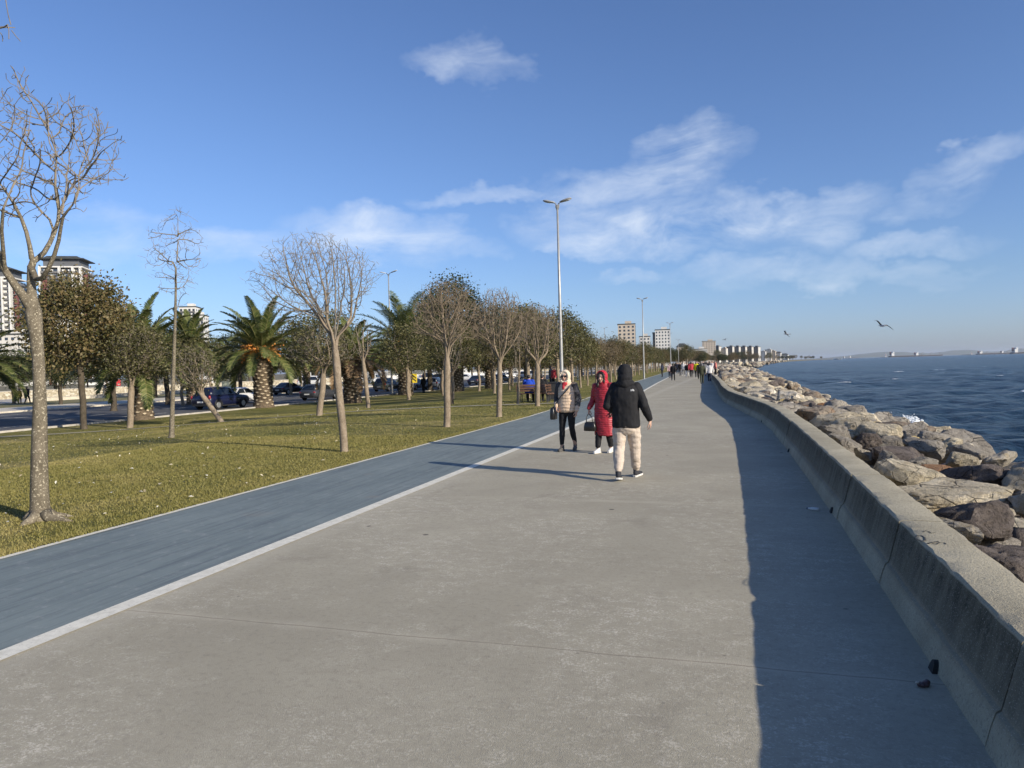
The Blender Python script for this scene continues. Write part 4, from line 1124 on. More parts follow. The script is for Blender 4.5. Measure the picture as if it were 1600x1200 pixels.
def polyline_px(pix, dep, base):
    """pixels of the photograph at given distances, as points local to BASE"""
    return [at(px, py, d)-base for (px, py), d in zip(pix, dep)]

# --- 1. the big tree that stands close by: limbs laid out one by one
def near_tree():
    b = ground(65, 815); D = depth_of(b)
    root = thing('bare_tree', 'tallest bare tree, its thick speckled grey trunk forking into smooth curved limbs', 'tree', b, group='bare trees along the cycle lane')
    rng = np.random.RandomState(11)
    px = lambda pts, dz=None: [np.array(at(x, y, D+(k if dz is None else dz[i]))-b) for i, (x, y, *r) in enumerate(pts) for k in [0]]
    L = lambda pts, d0, d1: [np.array(at(x, y, D+d0+(d1-d0)*i/max(1, len(pts)-1))-b) for i, (x, y) in enumerate(pts)]
    trunk = [np.array((0, 0, -.08)), np.array((0, 0, .03))]+L([(61, 790), (62, 760), (61, 720), (62, 680), (62.5, 640), (62, 600), (60, 560), (57, 520), (51, 485)], 0, 0)
    T = len(trunk)-1
    S = [(trunk, None)]
    def limb(pts, d0, d1, at_i):
        S.append((L(pts, d0, d1), at_i)); return sum(len(s[0]) for s in S)-1
    a = limb([(38, 462), (22, 445), (8, 425), (-4, 398), (-14, 360), (-20, 320), (-30, 285)], -.05, -.55, T)
    a2 = limb([(-2, 345), (6, 322)], -.6, -.7, a-4)
    c = limb([(50, 465), (48, 440), (48, 416), (50, 405)], .03, .05, T)
    l = limb([(47, 385), (42, 362), (34, 340), (22, 318), (10, 300), (0, 287)], .05, -.15, c)
    r = limb([(60, 406), (69, 396), (78, 380), (86, 362), (92, 345), (94, 328)], .1, .35, c)
    r2 = limb([(89, 312), (85, 290), (86, 268), (90, 245)], .38, .3, r)
    r3 = limb([(103, 308), (113, 290), (121, 276), (134, 262)], .4, .6, r)
    q = limb([(56, 445), (66, 438), (76, 420), (86, 398), (93, 375), (96, 352)], -.05, -.35, T+8+2+2)
    q2 = limb([(97, 335), (105, 352-20), (116, 318), (124, 300)], -.4, -.6, q)
    m = limb([(88, 355), (78, 342), (66, 333), (55, 320), (46, 305)], .3, .1, r-3)
    # attraction points of the crown
    A = []
    cen = np.array(at(48, 240, D)-b)
    for _ in range(2600):
        v = rng.normal(0, 1, 3); v /= np.linalg.norm(v); s = rng.uniform(.2, 1)**.5
        s *= .9+.3*mnoise.noise(Vector(v*1.9)+Vector((3, 1, 2)))
        p = cen+v*s*np.array((1.28, 1.15, .92)); X, Y = proj(Vector(p)+b)
        if Y > 352 or Y < 88: continue
        if Y > 300 and X > 150: continue
        if X > 203 or (X > 120 and Y < 165): continue
        if Y < 150 and not (8 < X < 62): continue
        A.append(p)
    A = A[:1700]
    A = np.concatenate([A, crown_pts(rng, 260, np.array(at(30, 135, D)-b), (.22, .25, .34), .05), crown_pts(rng, 160, np.array(at(165, 225, D)-b), (.33, .3, .22), .05)])
    SR = [[.145, .122, .104, .097, .090, .084, .076, .068, .066, .074, .092], [.052, .043, .037, .034, .030, .026, .022], [.02, .014], [.058, .046, .042, .040], [.026, .021, .017, .011], [.032, .028, .025, .022, .020], [.019, .015, .012], [.018, .014, .010], [.034, .028, .025, .022, .019], [.016, .012, .009], [.016, .013, .010]]
    P, par, rad, nk, big, small, tips = skeleton(rng, A, S, .0042, .108, .018, SR, step=.075, infl=.75, kill=.11, tro=(0, 0, .24), jit=.13, twig_extra=.42)
    set_base(big, .11, 1.25, .16)
    for pts, r, n in big:
        for i in range(1, len(r)): pass
    knob = []
    for k in range(9):
        a = k*.7; pass
    finish_tree(root, [(p, r*1.0, 14) if r[0] > .09 else (p, r, n) for p, r, n in big], small, M_BARK, M_TWIG)
    # burls and roots at the foot
    mb = MB()
    for (dx, dy, rz, L_, r_) in ((.16, -.03, .2, .34, .05), (-.13, -.06, 2.9, .16, .05), (.1, .1, 1.0, .22, .045), (.02, -.14, -1.4, .2, .05)):
        p0 = Vector((dx*.5, dy*.5, .10)); p1 = Vector((dx, dy, .05)); p2 = p1+Vector((math.cos(rz)*L_, math.sin(rz)*L_, -.06))
        mb.tube([p0, p1, p1.lerp(p2, .5)+Vector((0, 0, .01)), p2], [r_*1.5, r_*1.2, r_*.8, r_*.3], 8)
    mb.build('root', M_BARK, root, smooth=True)
near_tree()

# --- 2. vase-shaped bare trees
def vase_tree(name, label, foot, top_px, crown_px, fork_px, r_base, seed, n_att=900, group='bare trees along the cycle lane', bark=None, twig=None, lean=None, flat=.75, step=.13, tip=.005, depth=None, lobes=(), ex=.35, limbs=6, kl=1.0, leader=False, sparse=0):
    b = ground(*foot); D = depth_of(b); rng = np.random.RandomState(seed)
    root = thing(name, label, 'tree', b, group=group)
    f = np.array(at(fork_px[0], fork_px[1], D)-b)
    t0 = [np.array((0, 0, -.08)), np.array((0, 0, .02))]
    n = 9
    for i in range(1, n+1):
        t = i/n; w = .025*mnoise.noise(Vector((seed, t*2.5, 0)))
        t0.append(np.array((f[0]*t+w, f[1]*t+w*.5, f[2]*t)))
    x0, y0, x1, y1 = crown_px                     # crown box in the photograph
    c = np.array(at((x0+x1)/2, (y0+y1)/2, D)-b); cone = None if leader else (f[2]+.05, .30); rx = (x1-x0)/2*D/F; rz = (y1-y0)/2*D/F
    A = crown_pts(rng, n_att, c, (rx, rx*.92, rz), .1, flat, cone)
    starts = [(t0, None)]
    for k in range(limbs):
        a = 2.39996*k+seed; el = R(rng.uniform(38, 62)) if k else R(78); Lm = rz*rng.uniform(.35, .6)
        q = f.copy(); pts = []; d = np.array((math.cos(a)*math.cos(el), math.sin(a)*math.cos(el), math.sin(el)))
        for i in range(max(2, int(Lm/step))):
            d = d+np.array((0, 0, .03))+rng.normal(0, .05, 3); d /= np.linalg.norm(d); q = q+d*step; pts.append(q.copy())
        starts.append((pts, len(t0)-1-(k % 3 if k else 0)))
    for (lx, ly, lr, ln) in lobes:
        A = np.concatenate([A, crown_pts(rng, ln, np.array(at(lx, ly, D)-b), (lr, lr, lr*.8), .1)])
    if len(A) == 0: return root
    P, par, rad, nk, big, small, tips = skeleton(rng, A, starts, tip, r_base, max(.018, r_base*.2), [[r_base, r_base*.7, r_base*.42, .010]] if leader else None, 1.0 if leader else .82, step=step, infl=max(1.4, rz*1.4), kill=step*kl, tro=(0, 0, .10), jit=.10, twig_extra=ex)
    set_base(big, r_base, 1.3, .15)
    lv = leaf_mesh(rng, 'crown', tips, sparse, .16, .11, M_LOLIV, .1, 1.7, c) if sparse else None
    finish_tree(root, big, small, bark or M_BARK2, twig or M_TWIGB, lv)
    return root
vase_tree('bare_tree', 'slender tan-trunked bare tree with a wide see-through crown close beside the blue lane', (538, 707), 0, (385, 352, 602, 520), (523, 530), .082, 5, 3600, step=.078, tip=.0036, twig=M_TWIGP,
          lobes=((400, 440, .35, 60), (440, 500, .3, 40), (592, 430, .2, 20)), ex=.35, limbs=8)
t4 = vase_tree('bare_tree', 'pale-trunked bare tree with broad brown twiggy crown, standing before the tall dark evergreen', (698, 668), 0, (628, 428, 762, 550), (699, 548), .098, 6, 4600, step=.09, tip=.0052, ex=.5, limbs=9)
vase_tree('bare_tree', 'pale straight-trunked bare tree, middle of the three dense round twiggy crowns in a line', (780, 652), 0, (724, 442, 832, 558), (781, 562), .098, 8, 4600, step=.095, tip=.0058, ex=.5, limbs=9)
vase_tree('bare_tree', 'bare tree with round twiggy crown, its trunk just before the bench', (840, 635), 0, (796, 466, 884, 560), (840, 566), .105, 9, 3600, step=.115, tip=.0066, ex=.5, limbs=8)
vase_tree('thin_tree', 'very thin tall sparse bare tree with a straight pale stem standing alone on the lawn', (268, 685), 0, (218, 308, 332, 490), (279, 330), .085, 12, 420, group='young slender trees', bark=M_BARK, twig=M_TWIGP, flat=1.1, step=.12, tip=.005, ex=.45, limbs=0, leader=True)
vase_tree('forked_tree', 'white-barked tree forking low into three limbs in front of a palm trunk', (203, 669), 0, (158, 500, 268, 602), (206, 596), .15, 14, 3400, group='pale forked trees', bark=M_BARK2, twig=M_TWIG, step=.16, tip=.009, ex=.5, sparse=9)
vase_tree('leaning_tree', 'leaning bare tree, its pale stem tilted over towards the parked blue car', (347, 660), 0, (255, 530, 345, 622), (312, 612), .13, 15, 1800, group='pale forked trees', bark=M_BARK2, twig=M_TWIG, step=.16, tip=.009, ex=.5, sparse=5)
vase_tree('forked_tree', 'small bare tree forking at head height by the footpath near the dark hatchback', (499, 650), 0, (440, 500, 560, 592), (506, 580), .14, 16, 2600, group='pale forked trees', bark=M_BARK2, twig=M_TWIG, step=.16, tip=.009, ex=.5, sparse=5)
vase_tree('thin_tree', 'thin pole-like bare tree between the dry palm and the grey off-roader', (576, 638), 0, (545, 490, 590, 575), (567, 560), .12, 17, 300, group='young slender trees', bark=M_BARK2, twig=M_TWIG, step=.16, tip=.009, ex=.5)
vase_tree('thin_tree', 'short young tree with a thin forked pale stem close to the seated people', (809, 632), 0, (796, 520, 822, 590), (810, 600), .07, 18, 100, group='young slender trees', bark=M_BARK2, twig=M_TWIG, step=.2, tip=.009, ex=.6)
vase_tree('thin_tree', 'thin stem standing close behind the pale-trunked tree before the evergreen', (706, 632), 0, (690, 500, 735, 590), (702, 590), .10, 19, 200, group='young slender trees', bark=M_BARKD, twig=M_TWIG, step=.16, tip=.009, ex=.5)
# a tree outside the frame whose twig ends reach into the top corner
def corner_tree():
    b = Vector((-7.6, 3.2, 0)); rng = np.random.RandomState(21)
    root = thing('bare_tree', 'bare tree showing only its twig ends in the top corner of the sky', 'tree', b, group='bare trees along the cycle lane')
    D = 6.3
    tg = np.array(at(-60, 60, D)-b)
    t0 = [np.array((0, 0, -.08)), np.array((0, 0, .5)), np.array((0.02, 0, 1.2)), np.array((0, .02, 1.9)), np.array((.02, 0, 2.4))]
    l1 = [t0[-1]+(tg-t0[-1])*k+np.array((0, 0, -.25*math.sin(math.pi*k))) for k in (.2, .4, .6, .8, 1.0)]
    A = crown_pts(rng, 260, np.array((-.7, -.3, 4.1)), (1.4, 1.3, 1.3), .1)
    A2 = [np.array(at(x, y, D+rng.uniform(-.12, .12))-b) for x, y in ((-30, 60), (-12, 48), (0, 30), (5, 14), (8, 0), (9, -20), (-14, 44), (2, 42), (12, 41), (20, 43), (27, 46), (22, 40), (-20, 66), (0, 66), (8, 66), (15, 64), (6, 56), (7, 60), (-30, 20), (-40, 0))]
    P, par, rad, nk, big, small, tips = skeleton(rng, list(A)+A2, [(t0, None), (l1, 4)], .004, .10, .02, step=.08, infl=1.2, kill=.07, tro=(0, 0, .03), jit=.08, twig_extra=.25)
    finish_tree(root, big, small, M_BARK, M_TWIG)
corner_tree()

# --- 3. leafy trees
def leafy_proto(name, seed, h, crown_c, crown_r, r_base, n_att, per, spread, size, leafm, barkm, twigm, flat=.8, step=.28, fork=None, cone=None, multi=1):
    """builds a tree at the origin and hands back its root"""
    rng = np.random.RandomState(seed)
    root = thing(name, None, 'tree', (0, 0, 0))
    fk = fork or crown_c[2]-crown_r[2]*.8
    starts = []
    for k in range(multi):
        a = 2.4*k; o = .12*(k > 0)
        starts.append(([np.array(p) for p in trunk_line(fk, (math.cos(a)*.5*(multi > 1), math.sin(a)*.5*(multi > 1)), 7, .12, seed+k, (math.cos(a)*o, math.sin(a)*o, 0))], None))
    A = crown_pts(rng, n_att, crown_c, crown_r, .2, flat, cone)
    P, par, rad, nk, big, small, tips = skeleton(rng, A, starts, .012, r_base, r_base*.22, step=step, infl=max(2.0, crown_r[2]*1.6), kill=step*1.3, tro=(0, 0, .06), jit=.12)
    set_base(big, r_base, 1.35, .25)
    lv = leaf_mesh(rng, 'crown', tips, per, spread, size, leafm, .15, 1.7, crown_c)
    finish_tree(root, big, small, barkm, twigm, lv)
    return root
P_BRON = leafy_proto('bronze_leaved_tree', 31, 7, (0, 0, 5.1), (3.2, 3.0, 2.6), .17, 560, 170, .40, .17, M_LBRON, M_BARKD, M_TWIG, .85, .3, 1.9)
P_DARK = leafy_proto('evergreen_tree', 32, 10, (0, 0, 6.4), (3.6, 3.4, 4.4), .28, 660, 110, .46, .2, M_LDARK, M_BARKD, M_TWIG, .72, .36, 2.6)
P_DARK2 = leafy_proto('evergreen_tree', 33, 9, (0, 0, 5.6), (4.2, 4.0, 3.2), .26, 660, 110, .46, .2, M_LDARK, M_BARKD, M_TWIG, .75, .36, 2.4)
P_OLIV = leafy_proto('olive_leaved_tree', 34, 6, (0, 0, 4.3), (2.5, 2.4, 2.1), .13, 360, 80, 0.3, 0.15, M_LOLIV, M_BARK2, M_TWIG, .8, .28, 1.9, (2.0, .25))
P_OLIV2 = leafy_proto('olive_leaved_tree', 35, 6, (.2, 0, 4.0), (2.1, 2.3, 2.2), .11, 320, 80, 0.3, 0.15, M_LBRON, M_BARK2, M_TWIG, .8, .28, 1.8, (1.9, .25))
P_RUST = leafy_proto('brown_leaved_tree', 36, 6, (0, 0, 4.2), (2.9, 2.9, 2.3), .12, 360, 55, 0.36, 0.14, M_LRUST, M_BARK2, M_TWIGB, .8, .3, 1.7, (1.8, .3))
P_BUSH = leafy_proto('bush', 37, 2.5, (0, 0, 1.5), (2.0, 1.9, 1.5), .06, 220, 80, 0.3, 0.16, M_LDARK, M_BARKD, M_TWIG, .95, .25, .3, None, 3)
USED = set()
def plant(proto, loc, s=1.0, rz=None, label=None, group=None, sz=1.0):
    if proto.name not in USED: t = proto; USED.add(proto.name)
    else: t = copy_tree(proto)
    t.location = loc; t.scale = (s, s, s*sz); t.rotation_euler = (0, 0, rnd.uniform(0, 6.28) if rz is None else rz)
    if label: t['label'] = label
    if group: t['group'] = group
    return t
# --- 4. palms
def palm_trunk(rng, h, r, name='trunk'):
    mb = MB()
    pts = [Vector((0, 0, -.1)), Vector((0, 0, .0)), Vector((0, 0, .25)), Vector((0, 0, .6))]+[Vector((.05*math.sin(k*.5), 0, .6+(h-.6)*k/6)) for k in range(1, 7)]
    rr = [r*1.25, r*1.2, r*1.05, r*.92]+[r*.92]*2+[r*.95, r*1.0, r*1.08, r*1.02]
    mb.tube(pts, rr, 20)
    # stubs of old leaf bases in a spiral
    ga = 2.39996; n = int(h/.026)
    for i in range(n):
        z = .22+(h-.22)*i/n; a = ga*i
        rad = np.interp(z, [p.z for p in pts], rr)
        d = Vector((math.cos(a), math.sin(a), 0)); s = Vector((-d.y, d.x, 0))
        w = .19*r/.55*rng.uniform(.85, 1.2); L = .12*rng.uniform(.7, 1.25)*(.6 if z < .6 else 1); up = Vector((0, 0, 1))
        c = d*(rad-.02)+up*z
        b = [c-s*w-up*.06, c-up*.15, c+s*w-up*.06, c+up*.03]
        tip = (d*.75+up*.75).normalized()*L
        t = [c+tip-s*w*.62, c+tip-up*.07+d*.02, c+tip+s*w*.62, c+tip+up*.045]
        mb.mi = 0
        mb.add(b+t, [(0, 1, 5, 4), (1, 2, 6, 5), (2, 3, 7, 6), (3, 0, 4, 7)])
        mb.mi = 1
        mb.add(t, [(0, 1, 2, 3)])
    return mb
M_PTR = pmat('palm_bark', (.115, .085, .055), .9, .4, 9, 30, .6)
M_PCUT = pmat('palm_cut_ends', (.40, .33, .23), .85, .4, 6)
M_FRUIT = pmat('orange_dates', (.66, .26, .035), .55, .4, 5)
M_RACH = pmat('palm_rib', (.17, .155, .055), .6, .2, 4)
def frond(rng, L, el, az, z0, r0, droop, dens=56, leaf=.5):
    """one feather leaf: returns rib polyline and leaflet quads"""
    n = 12; pts = []; d = Vector((math.cos(az), math.sin(az), 0))
    p = Vector((d.x*r0, d.y*r0, z0)); ang = el; pts.append(p.copy())
    for i in range(n):
        p = p+(d*math.cos(ang)+Vector((0, 0, 1))*math.sin(ang))*(L/n); ang -= droop/n*(.5+1.1*i/n); pts.append(p.copy())
    V = []
    s = Vector((-d.y, d.x, 0)); tw = rng.uniform(-.5, .5)
    for k in range(dens):
        t = .10+.9*k/dens; q = t*n; i = min(n-1, int(q)); c = pts[i].lerp(pts[i+1], q-i)
        tan = (pts[i+1]-pts[i]).normalized(); nrm = tan.cross(s).normalized()*-1
        if nrm.z < 0: nrm = -nrm
        ll = leaf*(math.sin(math.pi*min(1, t*.86+.12))**.55)*rng.uniform(.85, 1.1)
        for sd in (-1, 1):
            dirv = (s*sd*.8+tan*.62+nrm*(.30+rng.uniform(-.12, .12))+s*tw*.0).normalized()
            e = c+dirv*ll*.6+Vector((0, 0, -.02)); f = c+dirv*ll+Vector((0, 0, -.16*ll))
            w = tan*.032
            V += [c-w, c+w, e+w*1.2, e-w*1.2, e-w*1.2, e+w*1.2, f+w*.2, f-w*.2]
    return pts, V
def make_palm(name, label, h, r, seed, nfr=46, L=3.2, fruit=0, dry=0, group='palms beside the road', el_hi=1.5, el_lo=-.22):
    rng = np.random.RandomState(seed); root = thing(name, label, 'palm tree', (0, 0, 0), group=group)
    palm_trunk(rng, h, r).build('trunk', [M_PTR, M_PCUT], root)
    ribs = []; V = []; Vd = []; ribsd = []
    for i in range(nfr):
        t = i/nfr; el = el_hi+(el_lo-el_hi)*t**.9+rng.uniform(-.12, .12); az = 2.39996*i+rng.uniform(-.2, .2)
        pts, q = frond(rng, L*rng.uniform(.85, 1.1), el, az, h+.25-.35*t, r*.45, .85+.75*t, leaf=.56*L/3.6)
        if i >= nfr-dry: ribsd.append((np.array(pts), np.linspace(.03, .006, len(pts)), 4)); Vd += q
        else: ribs.append((np.array(pts), np.linspace(.035, .006, len(pts)), 4)); V += q
    cr = obj_from(np_mesh('crown', [tuple(v) for v in V], np.arange(len(V)).reshape(-1, 4), [M_PALM]), 'crown', root)
    a, b = tubes_np(ribs); obj_from(np_mesh('rib', a, b, [M_RACH], True), 'rib', cr)
    if dry:
        dr = obj_from(np_mesh('dry_fronds', [tuple(v) for v in Vd], np.arange(len(Vd)).reshape(-1, 4), [M_PALMD]), 'dry_fronds', root)
    for k in range(fruit):
        az = -1.1+ (k-fruit/2)*.75+rng.uniform(-.2, .2); d = Vector((math.cos(az), math.sin(az), 0)); mb = MB()
        c0 = Vector((0, 0, h+.1))+d*r*.4
        for j in range(22):
            e = d*rng.uniform(.7, 1.35)+Vector(rng.normal(0, .26, 3)); e.z += rng.uniform(-.45, .30)
            mid = c0+e*.5+Vector((0, 0, .25)); end = c0+e-Vector((0, 0, .12))
            mb.tube([c0, mid, end], [.014, .012, .008], 3, False)
            for m in range(9):
                q = mid.lerp(end, m/8)+Vector(rng.normal(0, .05, 3)); mb.ell(q, (.043, .043, .052), 5, 4)
        mb.build('fruit_cluster', M_FRUIT, root)
    return root
def put(o, loc, rz=0, s=1.0):
    o.location = loc; o.rotation_euler = (0, 0, rz); o.scale = (s, s, s); return o
def palm_at(px_base, trunk_w, top_py, crown_L, seed, label, **kw):
    b = ground(*px_base); D = depth_of(b); h = px_h(b, top_py, px_base[0])
    p = make_palm('palm_tree', label, h, trunk_w*D/F/2, seed, L=crown_L*D/F, **kw); p.location = b; return p
palm_at((412, 637), 29, 552, 88, 41, 'palm with bright orange fruit clusters and scaly trunk', fruit=5, nfr=52)
palm_at((222, 656), 32, 565, 105, 42, 'thick scaly palm trunk behind the white-barked forked tree, crown half hidden', nfr=40, el_lo=-.2, fruit=0)
palm_at((551, 630), 27, 562, 70, 43, 'palm with a skirt of dry brown hanging fronds', nfr=40, dry=18)
palm_at((634, 617), 22, 540, 92, 44, 'palm with arching fronds and pale scaly trunk beside the grey off-roader', nfr=50, fruit=1)
palm_at((716, 612), 17, 556, 46, 45, 'palm whose tan trunk shows right behind the pale-trunked bare tree', nfr=36)
palm_at((766, 607), 15, 552, 42, 46, 'palm in the shade beyond the middle twiggy tree, by the dark saloon', nfr=36)
bq = at(-42, 630, 45); bq.z = -.8
pp = make_palm('palm_tree', 'palm out of view but for its feathery fronds reaching in past the thick grey trunk', 3.4, .5, 47, nfr=46, L=3.6); put(pp, bq)
# palms behind, in the median
for (px, py, hh, L_, s_, lb) in ((300, 632, 5.2, 3.4, 48, 'palm half hidden behind the leaning bare tree'), (480, 615, 5.0, 3.2, 49, 'dark palm behind the small bare tree forking at head height')):
    q = plane(px, py, -.8); pp = make_palm('palm_tree', lb, hh, .42, s_, nfr=40, L=L_); put(pp, q)
# ------------------------------------------------------------------ planting
def tree_px(proto, foot, top_py, label, group=None, sx=None, rz=None, hp=None):
    b = ground(*foot); h = px_h(b, top_py, foot[0]); s = h/hp
    t = plant(proto, b, s if sx is None else sx, rz, label, group, 1.0 if sx is None else s/sx); return t
tree_px(P_BRON, (131, 671), 438, 'leafy bronze-brown tree with a dark stem, rising in front of the white tower block', 'leafy trees round the road', .86, 1.0, 7.3)
tree_px(P_DARK2, (22, 632), 548, 'dark tree on the verge next to the couple walking, half covered by palm fronds', 'leafy trees round the road', None, .4, 8.4)
tree_px(P_OLIV, (505, 619), 486, 'olive-brown bushy tree right behind the slender bare tree', 'leafy trees round the road', 1.9, 2.0, 6.2)
tree_px(P_OLIV2, (455, 617), 512, 'bushy greenish tree behind the black saloon car', 'leafy trees round the road', None, 1.0, 5.9)
tree_px(P_DARK, (672, 611), 468, 'dark evergreen next to the palm and the grey off-roader', 'leafy trees round the road', None, 3.0, 10.4)
tree_px(P_DARK, (712, 609), 437, 'tallest dark evergreen, its top standing out above the twiggy bare tree', 'leafy trees round the road', None, 5.0, 10.4)
tree_px(P_DARK2, (765, 606), 478, 'dark evergreen behind the middle twiggy tree', 'leafy trees round the road', None, 1.2, 8.4)
tree_px(P_DARK, (822, 604), 482, 'dark evergreen behind the bench and the twiggy tree next to it', 'leafy trees round the road', None, 2.2, 10.4)
tree_px(P_DARK2, (243, 622), 520, 'dark tree with a thick grey trunk just past the scaly palm trunk', 'leafy trees round the road', None, 4.4, 8.4)
tree_px(P_OLIV, (285, 634), 520, 'olive-brown tree behind the leaning bare tree', 'leafy trees round the road', None, 4.9, 6.2)
tree_px(P_DARK2, (548, 616), 528, 'dark rounded tree just behind the dry-skirted palm', 'leafy trees round the road', None, .3, 8.4)
for (px, py, top, pr, hp, lb) in ((178, 642, 505, P_DARK2, 8.4, 'dark dense tree beyond the white-barked forked tree'), (262, 632, 512, P_DARK2, 8.4, 'dark dense tree between the thin tall tree and the scaly palm trunk'), (330, 622, 528, P_OLIV, 6.2, 'olive tree behind the dark blue off-roader'), (376, 616, 520, P_DARK2, 8.4, 'dark tree just behind the orange-fruited palm'), (95, 634, 545, P_DARK2, 8.4, 'dark tree on the verge beyond the bronze-brown one')):
    q = plane(px, py, -.8); h = px_h(q, top, px); plant(pr, q, h/hp*1.0, None, lb, 'leafy trees round the road')
# rows on the lawn further on
r5 = random.Random(55)
G1 = 'leafy trees in rows on the lawn'
near_lab = ['olive leafy tree, first of the row just past the tall lamp post', 'leafy tree second from the lamp post, crown touching the reddish one', 'reddish-brown leafy tree behind the two women', 'bushy tree behind the red hood, its pale stem forked']
k = 0
for row, (x0, y0, y1, st) in enumerate(((-9.6, 37, 190, 5.6), (-15, 41, 210, 6.6), (-21, 47, 230, 7.5), (-27, 62, 250, 8.5))):
    y = y0
    while y < y1:
        x = x0-shift(y)+r5.uniform(-.7, .7); yy = y+r5.uniform(-.8, .8)
        pr = r5.choices([P_OLIV, P_OLIV2, P_RUST, P_DARK2], [5, 3, 2.2, 1.0 if row else .3])[0]
        if row < 2 and r5.random() < .28:
            t = copy_tree(t4); t.location = (x, yy, zg(x, yy)); t.rotation_euler = (0, 0, r5.uniform(0, 6.28)); t.scale = (r5.uniform(.9, 1.1),)*2+(r5.uniform(.92, 1.12),); t['label'] = 'bare twiggy tree standing among the leafy rows beyond the lamp post'; t['group'] = 'bare trees in the leafy rows'; y += st; continue
        hp = {P_OLIV: 6.2, P_OLIV2: 5.9, P_RUST: 6.2, P_DARK2: 8.4}[pr]
        s = r5.uniform(4.1, 5.1)/hp*(1.0 if row < 2 else 1.15)
        if k < 4 and row == 0: lb = near_lab[k]; k += 1
        else: lb = {P_OLIV: 'olive-green leafy tree in the long rows beyond the lamp post', P_OLIV2: 'bronze-green leafy tree in the long rows beyond the lamp post',
                    P_RUST: 'rusty brown leafy tree in the long rows beyond the lamp post', P_DARK2: 'dark evergreen in the long rows beyond the lamp post'}[pr]
        plant(pr, (x, yy, zg(x, yy)), s, None, lb, G1)
        y += st
# screen of trees and shrubs behind the stone wall
G2 = 'trees behind the stone wall'
y = 30
while y < 420:
    for xo in (-103, -112):
        x = xo-r5.uniform(0, 5); yy = y+r5.uniform(-2, 2)
        pr = r5.choices([P_DARK2, P_RUST, P_OLIV, P_BUSH, P_DARK], [3, 2.0, 2, 3 if xo == -103 else 0, .7])[0]
        hp = {P_OLIV: 6.2, P_BUSH: 3.0, P_RUST: 6.2, P_DARK2: 8.4, P_DARK: 10.4}[pr]
        H = r5.uniform(2.6, 4.2) if pr is P_BUSH else r5.uniform(5.5, 9)
        lb = {P_DARK2: 'dark round tree behind the stone wall across the road', P_DARK: 'tall dark tree behind the stone wall across the road', P_RUST: 'brown-leaved tree behind the stone wall across the road',
              P_OLIV: 'olive tree behind the stone wall across the road', P_BUSH: 'dark bush growing right behind the stone wall across the road'}[pr]
        plant(pr, (x, yy, -.8), H/hp, None, lb, G2)
    y += 6.5 if y < 200 else 11
# trees on the verge between road and walkway
for (x, y, pr, hp, H) in ((-66, 84, P_DARK2, 8.4, 6), (-68, 103, P_OLIV, 6.2, 6), (-66, 128, P_DARK, 10.4, 9), (-67, 150, P_DARK2, 8.4, 7), (-66, 178, P_DARK, 10.4, 9), (-66, 205, P_DARK2, 8.4, 7), (-67, 240, P_DARK, 10.4, 9)):
    plant(pr, (x, y, -.75), H/hp, None, 'dark shade tree on the verge across the road, past the parked white van', 'trees on the far verge')
for (x, y, pr, hp, H) in ((-30, 96, P_DARK, 10.4, 7.5), (-31, 112, P_DARK2, 8.4, 7), (-29, 128, P_DARK, 10.4, 7.5), (-31, 150, P_DARK2, 8.4, 7), (-31, 180, P_DARK2, 8.4, 7.5), (-31, 215, P_DARK2, 8.4, 7.5)):
    plant(pr, (x, y, zg(x, y)), H/hp, None, 'dark evergreen in the line beside the road behind the far parked cars', 'evergreens along the road')
# the wooded shore far ahead
G3 = 'trees on the far shore'
for i in range(190):
    if i < 80:
        y = r5.uniform(235, 420); x = -14-shift(y)*.0-r5.uniform(0, 45)
    elif i < 125:
        y = r5.uniform(430, 620); x = r5.uniform(-75, 3)
    else:
        y = r5.uniform(650, 2100) if i < 170 else r5.uniform(2100, 3300); x = coast(y)-12-r5.uniform(2, 110)
    pr = r5.choices([P_OLIV, P_RUST, P_DARK2, P_OLIV2], [1.5, 4, 2, 1])[0]; hp = {P_OLIV: 6.2, P_OLIV2: 5.9, P_RUST: 6.2, P_DARK2: 8.4}[pr]
    H = r5.uniform(5.5, 7.5) if y < 650 else r5.uniform(8, 12)
    lb = {P_OLIV: 'small olive tree', P_OLIV2: 'small bronze-green tree', P_RUST: 'small brown tree', P_DARK2: 'small dark tree'}[pr]
    lb += ' in the wood beyond the crowd of walkers' if y < 650 else ' on the low shore beneath the distant blocks'
    plant(pr, (x, y, 0), H/hp*(1.25 if y > 650 else 1), None, lb, G3)
